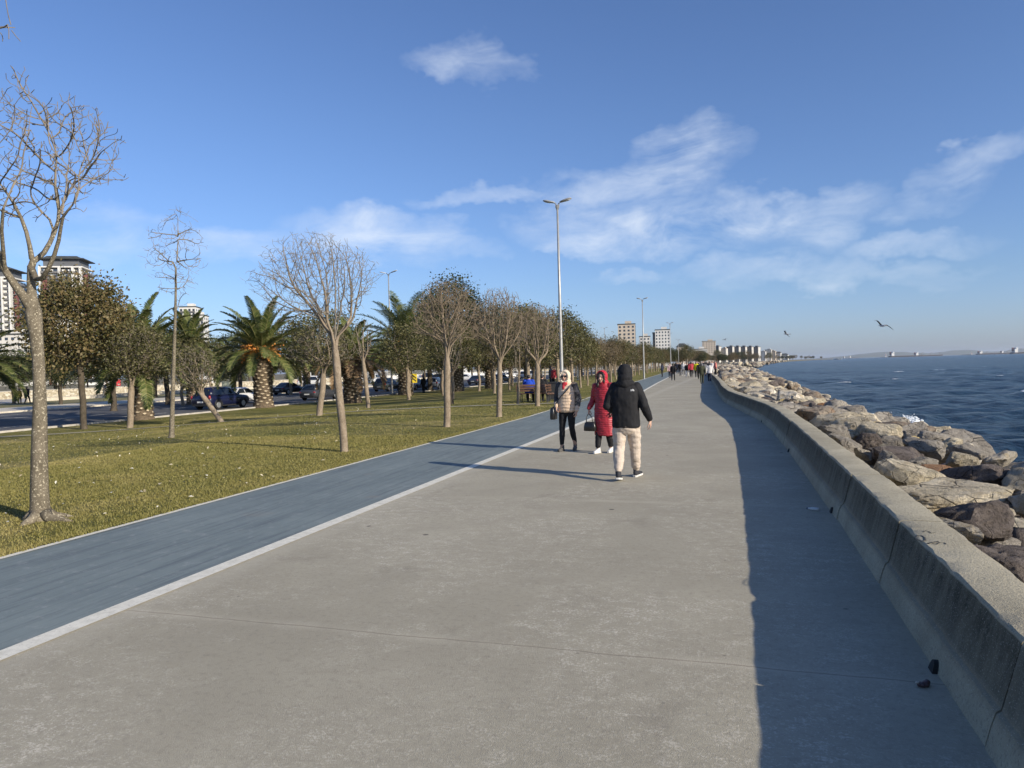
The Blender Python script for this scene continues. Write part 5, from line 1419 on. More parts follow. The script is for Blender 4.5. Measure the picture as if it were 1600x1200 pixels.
# ------------------------------------------------------------------ boulders of the shore
def mat_rock(name, stops, warm=None, sc=1.0):
    m, g = newmat(name)
    oi = g.n('ShaderNodeObjectInfo'); v = g.vm('ADD', g.co('Object'), g.n('ShaderNodeCombineXYZ', {0: g.math('MULTIPLY', oi.outputs['Random'], 40.0)}).outputs[0])
    a = g.noise(v, 1.3*sc, 6, .68, .4); b = g.noise(v, 6*sc, 6, .72); f = g.noise(v, 38*sc, 4, .75)
    col = g.ramp(a, stops)
    k = g.math('MULTIPLY_ADD', oi.outputs['Random'], .5, 1.12)
    col = g.n('ShaderNodeVectorMath', {0: col, 'Scale': k}, operation='SCALE').outputs[0]
    col = g.mix(g.ramp(b, [(.32, .75), (.48, 0.0)]), col, tuple(x*.38 for x in stops[0][1]))
    if warm: col = g.mix(g.ramp(g.noise(v, 2.3*sc, 4, .6), [(.50, 0.0), (.66, .8)]), col, warm)
    col = g.mix(g.ramp(f, [(.58, 0.0), (.76, .55)]), col, tuple(min(.7, x*1.7) for x in stops[-1][1]))
    col = g.mix(g.ramp(g.noise(v, 15*sc, 5, .8), [(.30, .8), (.44, 0.0)]), col, tuple(x*.33 for x in stops[0][1]))
    cr = g.vor(v, 2.2*sc, 'DISTANCE_TO_EDGE'); ck = g.math('MULTIPLY', g.ramp(cr, [(.008, 1.0), (.028, 0.0)]), g.ramp(g.noise(v, 1.9, 2), [(.5, 0.0), (.56, 1.0)]))
    col = g.mix(g.math('MULTIPLY', ck, .75), col, tuple(x*.25 for x in stops[0][1]))
    h = g.math('SUBTRACT', g.math('MULTIPLY_ADD', b, 1.4, g.math('MULTIPLY', f, .45)), g.math('MULTIPLY', ck, .5))
    g.out(col, .88, g.bump(h, 1.0, .07), spec=.25); return m
RK = {'tan': mat_rock('tan_limestone', [(.30, (.27, .235, .165)), (.5, (.44, .38, .275)), (.72, (.56, .50, .38))], (.40, .325, .21)),
      'grey': mat_rock('grey_stone', [(.30, (.16, .142, .118)), (.5, (.255, .228, .19)), (.72, (.38, .345, .29))]),
      'dark': mat_rock('dark_purple_stone', [(.30, (.06, .05, .045)), (.5, (.115, .095, .082)), (.72, (.19, .16, .14))]),
      'brown': mat_rock('reddish_brown_stone', [(.30, (.14, .112, .082)), (.5, (.23, .19, .145)), (.72, (.33, .28, .22))], (.24, .155, .095)),
      'pale': mat_rock('pale_stone', [(.30, (.34, .30, .235)), (.5, (.46, .41, .33)), (.72, (.58, .53, .44))], (.48, .38, .22)),
      'ochre': mat_rock('yellow_stone', [(.30, (.36, .27, .12)), (.5, (.50, .39, .19)), (.72, (.58, .48, .28))]),
      'rust': mat_rock('orange_stone', [(.30, (.19, .105, .055)), (.5, (.29, .16, .085)), (.72, (.37, .24, .14))])}
def ico(sub):
    import bmesh
    bm = bmesh.new(); bmesh.ops.create_icosphere(bm, subdivisions=sub, radius=1)
    V = np.array([v.co[:] for v in bm.verts]); Fq = np.array([[v.index for v in f.verts] for f in bm.faces]); bm.free(); return V, Fq
ICO = {k: ico(k) for k in (2, 3, 4, 5)}
def rock_mesh(seed, sub, dims=(1, 1, .7), planes=12, rough=.05, name='boulder'):
    rng = np.random.RandomState(seed); D, Fq = ICO[sub]
    N = rng.normal(0, 1, (planes, 3)); N /= np.linalg.norm(N, axis=1)[:, None]; h = rng.uniform(.52, .98, planes)
    N = np.vstack([N, [[0, 0, 1], [0, 0, -1]]]); h = np.append(h, [rng.uniform(.6, .9), .8])
    c = D @ N.T; t = np.where(c > .05, h[None, :]/np.maximum(c, .05), 9)
    t = np.minimum(t, 1.06); k = 150.0
    r = -np.log(np.exp(-k*t).sum(1))/k                   # rounded intersection of half-spaces
    off = Vector((seed*1.7, seed*.9, 0)); P = D*r[:, None]
    dn = np.empty(len(P))
    for i, p in enumerate(P):
        q = Vector(p)
        dn[i] = mnoise.noise(q*1.6+off)*.13-abs(mnoise.noise(q*3.2+off))*.16-abs(mnoise.noise(q*7.5+off))*.07+mnoise.noise(q*17+off)*(.022 if sub > 3 else 0)+.1*0
    P = P*(1+dn*rough/.06)[:, None]*np.array(dims)
    me = np_mesh(name, P, Fq, [], True); me.set_sharp_from_angle(angle=R(22)); return me
def rz(x, y):
    """top surface of the rubble bank"""
    w = x-wallx(y)
    far = sm(90, 200, y)
    return interp([(.4, .20), (1.6, .12), (3.0, 0), (4.2, -.42), (5.2, -1.08), (6.4, -1.80), (7.2, -2.2), (9.5, -3.2)], w if y < 60 else w*(7.0/max(7.0, 7.4-wallx(y))))
def bank():
    ys = yrows(-12, 420, .5); V = []; Fc = []; nx = 16
    for y in ys:
        x0 = wallx(y)+.42; x1 = 9.6
        for i in range(nx+1):
            x = x0+(x1-x0)*i/nx; V.append((x, y, rz(x, y)-.80+.2*mnoise.noise(Vector((x*.9, y*.9, 0)))))
    w = nx+1
    for j in range(len(ys)-1):
        for i in range(nx): Fc.append((j*w+i, j*w+i+1, (j+1)*w+i+1, (j+1)*w+i))
    mb = MB(); mb.add(V, Fc); o = mb.build('rock_bank', RK['dark'], smooth=True); o['kind'] = 'structure'
bank()
ROCKS = []      # placed footprints: x, y, radius
def rock(me, mat, x, y, z, s, rot, label, group=None, flat=(1, 1, 1)):
    o = bpy.data.objects.new('boulder', me); link(o)
    if len(me.materials) == 0: me.materials.append(mat)
    o.material_slots[0].link = 'OBJECT'; o.material_slots[0].material = mat
    o.location = (x, y, z); o.rotation_euler = rot; o.scale = (s*flat[0], s*flat[1], s*flat[2])
    tag(o, label, 'boulder', group or 'boulders of the shore bank'); ROCKS.append((x, y, s)); return o
def big(px, py, z, w, kind, seed, label, dims, yaw=0.0, tilt=(0, 0), sink=.3, sub=5, planes=9):
    p = plane(px, py, z); D = depth_of(p); s = w*D/F/2
    me = rock_mesh(seed, sub, dims, planes)
    rock(me, RK[kind], p.x, p.y, z-s*dims[2]*sink, s, (tilt[0], tilt[1], yaw-YAW*0), label)
# boulders one can pick out in the photograph: centre pixel, height, width in pixels
big(1488, 768, .12, 205, 'tan', 101, 'broad flat tan boulder touching the wall coping, biggest of the near rocks', (1, .72, .28), .5, (.05, -.05))
big(1478, 828, .14, 120, 'pale', 102, 'long pale yellowish slab leaning against the back of the wall', (.40, 1.25, .55), .55, (.0, .25), .2)
big(1548, 812, .02, 150, 'tan', 103, 'wide brownish tan boulder behind the pale leaning slab', (1, .8, .4), -.3, (.1, .1))
big(1575, 885, .02, 150, 'dark', 104, 'dark purple-black boulder at the frame edge past the leaning slab', (1, .9, .62), .2, (.1, 0))
big(1550, 770, -.02, 90, 'grey', 105, 'dark-shadowed grey boulder on the far side of the broad tan one', (1, .7, .5), .1, (0, .1))
big(1590, 765, -.25, 95, 'grey', 106, 'rough pitted grey boulder at the frame edge above the waterline', (1, .9, .6), .9)
big(1462, 735, .10, 80, 'rust', 107, 'orange rust-coloured slab beside the grey wedge', (1, .6, .30), .15, (.15, 0))
big(1447, 722, .16, 52, 'grey', 108, 'pale blue-grey wedge lying on the orange slab', (1, .6, .5), .3, (.2, .2))
big(1400, 706, .10, 92, 'dark', 109, 'wide dark brown-purple boulder below the yellow one', (1, .7, .5), -.2, (.1, 0))
big(1425, 690, .12, 34, 'ochre', 110, 'bright yellow boulder, the yellowest of the bank', (1, .7, .8), .6, (.1, -.2))
big(1357, 688, .16, 42, 'dark', 111, 'rounded dark grey boulder with a pale facet, wider than tall', (1, .8, .9), .3)
big(1349, 706, .18, 32, 'pale', 112, 'small pale boulder just in front of the rounded dark one', (1, .8, .7), .1, (0, .3))
big(1325, 676, .14, 52, 'tan', 113, 'warm tan boulder with a shadowed underside near the wall', (1, .8, .55), .2)
big(1348, 663, .12, 44, 'tan', 114, 'light tan boulder with a crack, behind the shadowed tan one', (1, .8, .6), .8)
big(1372, 664, .06, 28, 'ochre', 115, 'pale yellow small boulder left of the dark pointed one', (1, .7, .7), .1)
big(1388, 668, .08, 50, 'dark', 116, 'black pointed boulder close to the splash', (1, .7, .8), .4, (.1, .1))
big(1387, 689, .08, 34, 'grey', 117, 'small greyish boulder between the rounded dark and the yellow one', (1, .8, .7), 1.0)
big(1463, 698, -.4, 30, 'dark', 118, 'dark upright boulder with a sharp shaded face near the waterline', (1, .8, .9), .4, (0, .2))
big(1503, 716, -.70, 110, 'tan', 119, 'long low tan boulder along the waterline', (1.2, .5, .4), -.75, (.2, 0))
big(1545, 746, -.62, 100, 'brown', 120, 'long brown ridge of rock facing the sea beside the grey pitted one', (1.2, .6, .42), -.8, (.2, 0))
big(1480, 730, -.15, 55, 'tan', 121, 'lumpy tan boulder between the orange slab and the waterline ridge', (1, .8, .5), .4)
big(1390, 735, .14, 60, 'grey', 122, 'flat grey boulder with a dark hollow, close to the wall', (1, .7, .42), .3)
big(1298, 668, .14, 42, 'dark', 123, 'low black-shadowed boulder by the wall, smaller than the tan ones next to it', (1, .8, .5), .2)
big(1330, 650, .05, 40, 'grey', 124, 'grey wedge-shaped boulder in the middle of the bank', (1, .7, .7), .7)
big(1262, 636, .14, 24, 'rust', 125, 'pinkish red small boulder', (1, .8, .5), .1)
big(1225, 626, .10, 30, 'ochre', 126, 'cream yellow low boulder near the bend of the wall', (1, .7, .45), .3)
big(1178, 616, .20, 22, 'dark', 127, 'dark upright boulder standing right at the bend of the wall', (1, .8, 1.0), .4)
big(1302, 655, .08, 32, 'pale', 128, 'whitish jagged boulder behind the low black one', (1, .7, .8), .5, (.2, .1))
PROTO = [rock_mesh(200+i, 4, (1, rnd.uniform(.62, .95), rnd.uniform(.45, .8)), rnd.choice((8, 10, 13))) for i in range(14)]
LOWP = [ICO[2]]
kinds = ['grey']*32+['brown']*10+['tan']*34+['dark']*11+['pale']*16+['rust']*1
adj = {'tan': 'tan', 'grey': 'grey', 'dark': 'dark', 'brown': 'reddish-brown', 'pale': 'pale', 'ochre': 'yellowish', 'rust': 'rust-coloured'}
r6 = random.Random(66)
cnt = 0; tries = 0
cands = []
while tries < 26000 and cnt < 262:
    tries += 1
    y = -1.5+ (r6.random()**1.75)*62
    x = wallx(y)+.75+r6.random()*(7.3-wallx(y)-.75)
    s = r6.uniform(.26, .62) if y < 16 else r6.uniform(.36, .80)
    if x-wallx(y)-.47 < s*.75 or (x > 5.0 and y < 26 and s > .44): continue
    X, Y = proj((x, y, rz(x, y)+.2))
    if X > 1640 or X < 1000 or depth_of((x, y, 0)) < 3: continue
    if any((x-a)**2+(y-b)**2 < (.60*(s+c))**2 for a, b, c in ROCKS): continue
    kd = r6.choice(kinds)
    if x > 6.3: kd = r6.choice(('dark', 'brown', 'grey', 'brown'))
    zone = 'on the near part of the shore bank' if y < 14 else 'in the middle stretch of the shore bank' if y < 32 else 'in the far stretch of the shore bank'
    if x > 6.3: zone = 'at the water edge '+('close by' if y < 20 else 'further along')
    elif x-wallx(y) < 1.5: zone = 'right behind the wall '+('before its bend' if y < 19 else 'past its bend')
    lb = '%s%s boulder %s' % ('small ' if s < .42 else '', adj[kd], zone)
    o = rock(r6.choice(PROTO), RK[kd], x, y, rz(x, y)-s*.12+r6.uniform(-.08, .10), s, (r6.uniform(-.35, .35), r6.uniform(-.35, .35), r6.uniform(0, 6.28)), lb, None, (1, 1, r6.uniform(.8, 1.15)))
    cnt += 1
print('boulders', cnt+28, tries)
# everything smaller or further off, as one mass per stone
def rubble():
    D, Fq = ICO[2]; Dl, Fl = ICO[2]
    rng = np.random.RandomState(9); Vs = []; Fs = []; o = 0; mi = []
    mats = [RK['grey'], RK['brown'], RK['tan'], RK['dark'], RK['pale']]
    def put_(x, y, z, s, sd):
        nonlocal o
        base = PRE[sd % len(PRE)]
        a = rng.uniform(0, 6.28); c, s_ = math.cos(a), math.sin(a)
        M = np.array(((c, -s_, 0), (s_, c, 0), (0, 0, 1)))
        tl = rng.uniform(-.4, .4); M = M @ np.array(((1, 0, 0), (0, math.cos(tl), -math.sin(tl)), (0, math.sin(tl), math.cos(tl))))
        P = (base*s) @ M.T + np.array((x, y, z)); Vs.append(P); Fs.append(Fq+o); o += len(P); mi.extend([rng.choice(5, p=[.32, .24, .2, .14, .10])]*len(Fq))
    PRE = []
    for i in range(10):
        m = rock_mesh(300+i, 2, (1, rng.uniform(.6, .95), rng.uniform(.45, .8)), 9); a = np.empty(len(m.vertices)*3, np.float32); m.vertices.foreach_get('co', a); PRE.append(a.reshape(-1, 3)); bpy.data.meshes.remove(m)
    for i in range(2600):       # small stones between the boulders
        y = -1.5+(rng.rand()**1.6)*66; x = wallx(y)+.6+rng.rand()*(8.4-wallx(y)-.6); s = rng.uniform(.10, .30) if y < 25 else rng.uniform(.15, .4)
        put_(x, y, rz(x, y)-.34+rng.uniform(-.15, .16), s, i)
    for i in range(2300):       # the bank further off
        y = 56+(rng.rand()**1.4)*350; x = wallx(y)+.9+rng.rand()*(8.6-wallx(y)-.9); s = rng.uniform(.35, .85)
        put_(x, y, rz(x, y)+rng.uniform(-.15, .25), s, i)
    for i in range(420):        # the stone spit and the far shore
        y = 400+rng.rand()**2*900; x = coast(y)-rng.uniform(-1, 8)*(1+y/600); put_(x, y, rng.uniform(-1.6, .2), rng.uniform(.8, 2.2), i)
    me = np_mesh('rubble', np.concatenate(Vs), np.concatenate(Fs), mats, True)
    me.polygons.foreach_set('material_index', mi)
    ob = obj_from(me, 'rubble'); tag(ob, 'mass of small stones and distant rocks filling the shore bank', 'rubble', None, 'stuff')
rubble()
# white water where a wave breaks on the rocks
def splash():
    m, g = newmat('sea_foam'); v = g.co(); n = g.noise(v, 9, 5, .7)
    g.out(g.ramp(n, [(.35, (.45, .53, .58)), (.55, (.86, .88, .90))]), .8, g.bump(n, .8, .08), spec=.2)
    r = np.random.RandomState(4); mb = MB()
    for (px, py, w, up, k) in ((1368, 653, 16, .25, 60), (1385, 658, 16, .35, 90), (1402, 664, 20, .2, 90), (1420, 662, 14, .42, 300), (1426, 664, 12, .35, 160), (1410, 672, 24, .1, 90)):
        for i in range(k):
            p = plane(px+r.normal(0, w*.45), py+r.normal(0, 2.5), -2.0); t = abs(r.normal(0, .5)); s = r.uniform(.03, .10)*(1.25-min(1, t))
            mb.ell((p.x+r.normal(0, .1), p.y, -2.05+t*up), (s*1.5, s*1.3, s), 6, 5)
    o = mb.build('sea_foam', m, None, True); tag(o, 'burst of white foam where a wave breaks on the rocks', 'foam', None, 'stuff')
splash()
# ------------------------------------------------------------------ cars
def paint(name, c, rough=.25, metal=0.0):
    m, g = newmat(name); v = g.co(); n = g.noise(v, 3, 4, .6)
    col = g.ramp(n, [(.3, tuple(x*.88 for x in c)), (.7, c)])
    g.out(col, g.ramp(n, [(.3, rough), (.7, rough*1.6)]), None, metal, .5, **{'Coat Weight': .6, 'Coat Roughness': .08}); return m
PA = {'blue': paint('dark_blue_car_paint', (.008, .011, .042)), 'white': paint('white_car_paint', (.62, .62, .61)), 'black': paint('black_car_paint', (.010, .011, .014)),
      'grey': paint('dark_grey_car_paint', (.045, .048, .056)), 'green': paint('grey_green_car_paint', (.075, .085, .072)), 'silver': paint('silver_car_paint', (.36, .38, .41), .3, .3), 'navy': paint('slate_car_paint', (.03, .037, .055))}
M_GLASS = pmat('tinted_car_glass', (.012, .015, .018), .06, .1, spec=.9); M_TYRE = pmat('tyre_rubber', (.016, .016, .017), .85, .3, 20)
M_RIM = pmat('alloy_rim', (.45, .46, .48), .35, .1, metal=.7); M_HEAD = pmat('headlamp_lens', (.55, .57, .60), .12, .1, spec=.9); M_TAIL = pmat('red_lamp_lens', (.30, .012, .014), .15, .1, spec=.8)
M_TRIM = pmat('black_plastic', (.020, .020, .021), .6, .2); M_PLATE = pmat('white_plate', (.62, .62, .60), .5, .05)
def make_car(kind, m, label, group='cars on the road'):
    P = dict(suv=(4.45, 1.84, 1.64, 1.02, .95, -2.08, 1.05, -1.72, .18, .34), hatch=(4.15, 1.76, 1.48, .93, .82, -1.92, 1.10, -1.45, .28, .31), saloon=(4.70, 1.82, 1.44, .92, .80, -1.80, 1.10, -.95, .25, .32),
             estate=(4.50, 1.78, 1.50, .93, .82, -2.10, 1.10, -1.75, .22, .31), van=(4.9, 1.92, 1.98, 1.12, 1.05, -2.38, 1.62, -2.30, 1.0, .33))[kind]
    L, Wd, H, belt, hood, gb0, gb1, gr0, gr1, wr = P; w = Wd/2; h2 = L/2
    root = thing('car', label, 'car', (0, 0, 0), group=group); b = MB()
    st = []   # y, bottom, belt height, half width
    for t in (0, .012, .04, .10, .2, .35, .5, .65, .78, .88, .95, .985, 1.0):
        y = -h2+L*t; fr = max(0, (y-gb1)/(h2-gb1)); rr = max(0, (gb0-y)/(h2+gb0)) if kind == 'saloon' else 0
        bz = belt-(belt-hood)*min(1, fr*1.0)-.10*fr**3-.05*rr; bot = .24 if .06 < t < .94 else .34
        e = .80 if t in (0, 1.0) else .93 if t in (.012, .985) else .985 if t in (.04, .95) else 1.0
        if t in (0, 1.0): bz -= .10
        elif t in (.012, .985): bz -= .045
        st.append((y, bot, bz, w*e))
    R_ = []
    for y, bo, bz, ww in st:
        half = [(0, bo), (ww*.80, bo), (ww*.96, bo+.07), (ww, bo+(bz-bo)*.42), (ww*.995, bo+(bz-bo)*.70), (ww*.945, bz-.05), (ww*.86, bz), (ww*.45, bz+.022)]
        R_.append([Vector((x, y, z)) for x, z in half]+[Vector((0, y, bz+.028))]+[Vector((-x, y, z)) for x, z in reversed(half[1:])])
    b.loft(R_)
    # cabin
    rw, bw = w*.66, w*.90; zb = belt-.01
    def ringc(f):
        y0 = gb0+(gr0-gb0)*f; y1 = gb1+(gr1-gb1)*f; x = bw+(rw-bw)*f; z = zb+(H-.03-zb)*f; return y0, y1, x, z
    rg = []
    for f in (0, .5, .9, 1.0):
        y0, y1, x, z = ringc(f)
        if f == 1.0: y0 += .10; y1 -= .12; x *= .88; z = H
        r = .10; rg.append([Vector(p) for p in ((x-r, y0, z), (x, y0+r, z), (x, (y0+y1)/2, z), (x, y1-r, z), (x-r, y1, z), (0, y1+.05, z), (-x+r, y1, z), (-x, y1-r, z), (-x, (y0+y1)/2, z), (-x, y0+r, z), (-x+r, y0, z), (0, y0-.03, z))])
    b.loft(rg); b.build('body', m, root, True)
    def pane(name, pts):
        q = MB(); q.add(pts, [tuple(range(len(pts)))]); return q.build(name, M_GLASS, root)
    e = .012
    for s in (-1, 1):
        (a0, a1, ax, az), (c0, c1, cx, cz) = ringc(.10), ringc(.84)
        mid0 = (a0+a1)/2+.02; mid1 = (c0+c1)/2+.0; X = lambda x: s*(x+e)
        q = [(X(ax), a0+.22, az), (X(ax), mid0-.04, az), (X(cx), mid1-.04, cz), (X(cx), c0+.16, cz)]; pane('window', q if s > 0 else q[::-1])
        q = [(X(ax), mid0+.04, az), (X(ax), a1-.22, az), (X(cx), c1-.12, cz), (X(cx), mid1+.04, cz)]; pane('window', q if s > 0 else q[::-1])
    (a0, a1, ax, az), (c0, c1, cx, cz) = ringc(.12), ringc(.86)
    pane('windscreen', [(-ax+.12, a1+.035, az), (0, a1+.075, az), (ax-.12, a1+.035, az), (cx-.10, c1+.03, cz), (0, c1+.07, cz), (-cx+.10, c1+.03, cz)][::-1])
    if kind == 'van': az += (cz-az)*.25; a0 += (c0-a0)*.25
    pane('rear_window', [(-ax+.12, a0-.02, az), (0, a0-.05, az), (ax-.12, a0-.02, az), (cx-.10, c0-.02, cz), (0, c0-.05, cz), (-cx+.10, c0-.02, cz)])
    for s in (-1, 1):
        for yy in (-h2+L*.195, h2-L*.19):
            t = MB(); t.tube([Vector((s*(w-.20), yy, wr)), Vector((s*(w-.185), yy, wr)), Vector((s*(w-.03), yy, wr)), Vector((s*(w+.008), yy, wr))], [wr*.9, wr, wr, wr*.93], 24)
            o = t.build('wheel', M_TYRE, root, False); r = MB()
            r.tube([Vector((s*(w+.006), yy, wr)), Vector((s*(w+.014), yy, wr))], [wr*.64, wr*.60], 20); r.build('rim', M_RIM, o)
            a = MB(); pts = [Vector((s*(w+.004), yy+math.cos(k)*(wr+.055), wr+math.sin(k)*(wr+.055))) for k in [math.pi*i/14 for i in range(-1, 16)]]; a.tube(pts, .032, 6); a.build('wheel_arch', M_TRIM, root, True)
        hl = MB(); hl.ell((s*w*.72, h2-.10, hood-.20), (.19, .12, .075), 12, 8); hl.build('headlight', M_HEAD, root, True)
        tl = MB()
        if kind in ('suv', 'estate', 'van'): tl.ell((s*w*.87, -h2+.07, belt-.10), (.10, .08, .15), 12, 8)
        else: tl.ell((s*w*.78, -h2+.08, belt-.17), (.18, .09, .075), 12, 8)
        tl.build('tail_light', M_TAIL, root, True)
        mi = MB(); mi.ell((s*(w+.07), gb1-.28, belt+.06), (.085, .05, .065), 10, 8); mi.build('wing_mirror', m, root, True)
        sd = MB(); sd.box((s*(w-.01), 0, .27), (.05, L*.46, .08)); sd.build('side_skirt', M_TRIM, root)
    for yy, s in ((-h2-.004, -1), (h2+.004, 1)):
        pl = MB(); pl.box((0, yy, .58 if s < 0 else .46), (.52, .012, .115)); pl.build('number_plate', M_PLATE, root)
        bu = MB(); bu.box((0, yy-s*.035, .36), (Wd*.80, .07, .15)); bu.build('bumper', M_TRIM, root)
    if kind == 'suv':
        for s in (-1, 1): r = MB(); r.tube([Vector((s*.52, gr0+.15, H-.01)), Vector((s*.52, gr0+.25, H+.045)), Vector((s*.52, gr1-.35, H+.045)), Vector((s*.52, gr1-.25, H-.01))], .014, 6); r.build('roof_rail', M_RIM, root)
    return root
def car_px(kind, col, px, py, label, rz=0.0, group='cars on the road'):
    c = make_car(kind, PA[col], label, group); p = plane(px, py, -.795); c.location = p; c.rotation_euler = (0, 0, rz); return c
AWAY = R(-1); TOW = math.pi
car_px('suv', 'blue', 346, 638, 'dark blue off-roader seen from behind beside the leaning tree', AWAY)
car_px('saloon', 'white', 376, 631, 'white car half hidden between the dark blue off-roader and the orange-fruited palm', AWAY)
car_px('saloon', 'black', 452, 616, 'black saloon in the far lane past the orange-fruited palm', AWAY)
car_px('hatch', 'grey', 500, 624.5, 'dark grey hatchback behind the small bare forked tree', AWAY)
car_px('van', 'white', 487, 604, 'white van with dark windows beyond the black saloon', R(-70))
car_px('van', 'white', 584, 599, 'white van facing us beside the white chevron board', TOW+R(12))
car_px('suv', 'green', 606, 611, 'grey-green off-roader seen from behind next to the scaly palm', AWAY)
car_px('hatch', 'white', 648, 609, 'white hatchback just past the scaly palm, partly behind the standing man', AWAY)
car_px('estate', 'silver', 680, 608, 'pale silver estate car next to the dark-clothed man', AWAY+R(10))
car_px('suv', 'black', 672, 592, 'black off-roader parked behind the pale estate', R(-80))
car_px('saloon', 'black', 688, 593, 'second black car parked beyond the pale estate', R(-85))
car_px('estate', 'white', 728, 596, 'white car parked side-on beyond the slate saloon', R(-78))
car_px('saloon', 'navy', 747, 601, 'slate blue saloon seen from behind near the tan palm trunk', AWAY)
car_px('saloon', 'black', 783, 598, 'black saloon showing between the middle twiggy tree and the palm', AWAY)
car_px('hatch', 'white', 792, 592, 'white hatchback further along past the black saloon', R(-50))
car_px('estate', 'white', 806, 588, 'white estate car in the distance behind the young thin tree', R(-75))
car_px('suv', 'silver', 822, 592, 'silver off-roader beyond the seated people', AWAY)
car_px('hatch', 'navy', 833, 588, 'small slate car far along the road near the third twiggy tree', AWAY)
car_px('saloon', 'white', 770, 588, 'white saloon parked side-on far behind the palm in the shade', R(-80))
for i, (px, py, k, c) in enumerate(((618, 592, 'saloon', 'white'), (640, 591, 'hatch', 'silver'), (704, 590, 'suv', 'white'))):
    car_px(k, c, px, py, ('white saloon parked far across the road behind the off-roader', 'silver hatchback parked far across the road behind the palm trunk', 'white off-roader parked far across the road behind the evergreen trunk')[i], R(-80))
# ------------------------------------------------------------------ lamp posts
M_STEEL = pmat('galvanised_steel', (.36, .36, .35), .45, .15, 3, metal=.35); M_LAMPH = pmat('grey_lamp_shell', (.30, .31, .32), .4, .1); M_LAMPW = pmat('white_lamp_shell', (.62, .63, .64), .4, .1); M_LGL = pmat('lamp_glass', (.55, .56, .55), .2, .05, spec=.8)
def lamp(loc, H, label, span=1.15, hl=.62, shell=None, rz=0.0, r=.065, group='double lamp posts along the promenade', rise=.16):
    root = thing('street_lamp', label, 'lamp post', loc, rz, group); m = MB()
    m.tube([(0, 0, -.1), (0, 0, .0), (0, 0, .9), (0, 0, H*.5), (0, 0, H)], [r*1.5, r*1.5, r*1.25, r*1.0, r*.62], 12); m.build('pole', M_STEEL, root, True)
    m = MB(); m.box((0, 0, .015), (.42, .42, .03)); m.build('base_plate', M_STEEL, root)
    m = MB(); m.box((r*1.27, 0, .95), (.02, .10, .30)); m.build('access_door', M_STEEL, root)
    for s in (-1, 1):
        a = MB(); e = Vector((s*(span/2-hl*.5), 0, H+rise*.45)); a.tube([(0, 0, H-.25), (s*.06, 0, H-.08), e*.6+Vector((0, 0, H*.4)), e], [r*.5, r*.5, r*.45, r*.4], 8); a.build('arm', M_STEEL, root, True)
        c = Vector((s*span/2, 0, H+rise)); ang = -s*R(14); rot = Matrix.Rotation(ang, 3, 'Y'); h = MB(); rr = []
        for t, w, d in ((-.5, .05, .03), (-.42, .10, .05), (-.15, .135, .065), (.2, .15, .07), (.42, .11, .05), (.5, .05, .025)):
            rr.append([c+rot @ Vector((s*t*hl, math.cos(k)*w, (math.sin(k)*d if math.sin(k) > 0 else math.sin(k)*d*.45))) for k in [2*math.pi*i/14 for i in range(14)]])
        h.loft(rr); o = h.build('lamp_head', shell or M_LAMPH, root, True)
        g_ = MB(); g_.ell(c+rot @ Vector((s*.06, 0, -.026)), (hl*.30, .10, .022), 14, 6, rot); g_.build('lens', M_LGL, o, True)
    return root
LP = [(879, 633, 'tall double-headed lamp post behind the woman in cream, nearest of the row'), (1006.5, 592.5, 'second double-headed lamp post of the row, over the leafy trees'), (1048.5, 582, 'third double-headed lamp post in front of the pale tower blocks')]
for px, py, lb in LP:
    p = plane(px, py, .0); lamp(p, 8.65, lb, .74, .54)
for i, y in enumerate((185, 240, 300, 370)): lamp(Vector((-8.0-shift(y), y, 0)), 9.0, 'distant double-headed lamp post beyond the crowd', .9)
p = plane(974, 588, 0); lamp(Vector((-15-shift(80), 84, 0)), 6.5, 'shorter lamp post among the leafy rows', .9)
for (X, Y, lb) in ((-33, 23.5, 'road lamp showing through the big bare tree'), (-34.6, 69, 'tall road lamp with white heads above the twiggy bare trees'), (-34.6, 112, 'second tall road lamp with white heads'), (-34.6, 155, 'third tall road lamp with white heads'), (-34.6, 200, 'farthest tall road lamp with white heads')):
    lamp(Vector((X, Y, -.75)), 12.6, lb, 1.45, .85, M_LAMPW, R(-10), .085, 'tall road lamps', .2)
# ------------------------------------------------------------------ bench, bin, signs, wall
M_WOOD = pmat('brown_bench_slats', (.14, .075, .045), .7, .3, 12, 30, .3); M_GALV = pmat('dark_metal', (.05, .05, .052), .5, .2)
def bench(loc, rz, label):
    root = thing('bench', label, 'bench', loc, rz, 'benches')
    m = MB(); [m.box((0, -.17+.115*i, .44), (1.7, .095, .035)) for i in range(4)]; m.build('seat', M_WOOD, root)
    m = MB(); rot = Matrix.Rotation(R(-12), 3, 'X'); [m.box((0, -.255-.025*i, .58+.12*i), (1.7, .03, .095), rot) for i in range(3)]; m.build('backrest', M_WOOD, root)
    for s in (-.68, .68):
        m = MB(); m.box((s, -.02, .40), (.06, .46, .04)); m.tube([(s, -.20, .0), (s, -.22, .42), (s, -.31, .88)], .022, 6); m.tube([(s, .17, .0), (s, .16, .41)], .022, 6); m.build('leg', M_GALV, root)
    return root
bench(SEATP+Vector((.3, -.02, 0)), R(2), 'brown slatted bench carrying the two seated people')
bench(ground(856, 629), R(-62), 'empty brown slatted bench between the third twiggy tree and the lamp post')
def litter_bin(loc, label):
    root = thing('litter_bin', label, 'bin', loc); m = MB(); m.box((0, 0, .46), (.52, .52, .78), None, 1.0); m.build('bin_body', M_GALV, root)
    m = MB(); m.box((0, 0, .89), (.58, .58, .08), None, .9); m.build('lid', M_TRIM, root)
    for sx in (-1, 1):
        for sy in (-1, 1): m = MB(); m.box((sx*.23, sy*.23, .035), (.05, .05, .07)); m.build('foot', M_TRIM, root)
litter_bin(ground(865, 626), 'dark square litter bin near the empty bench')
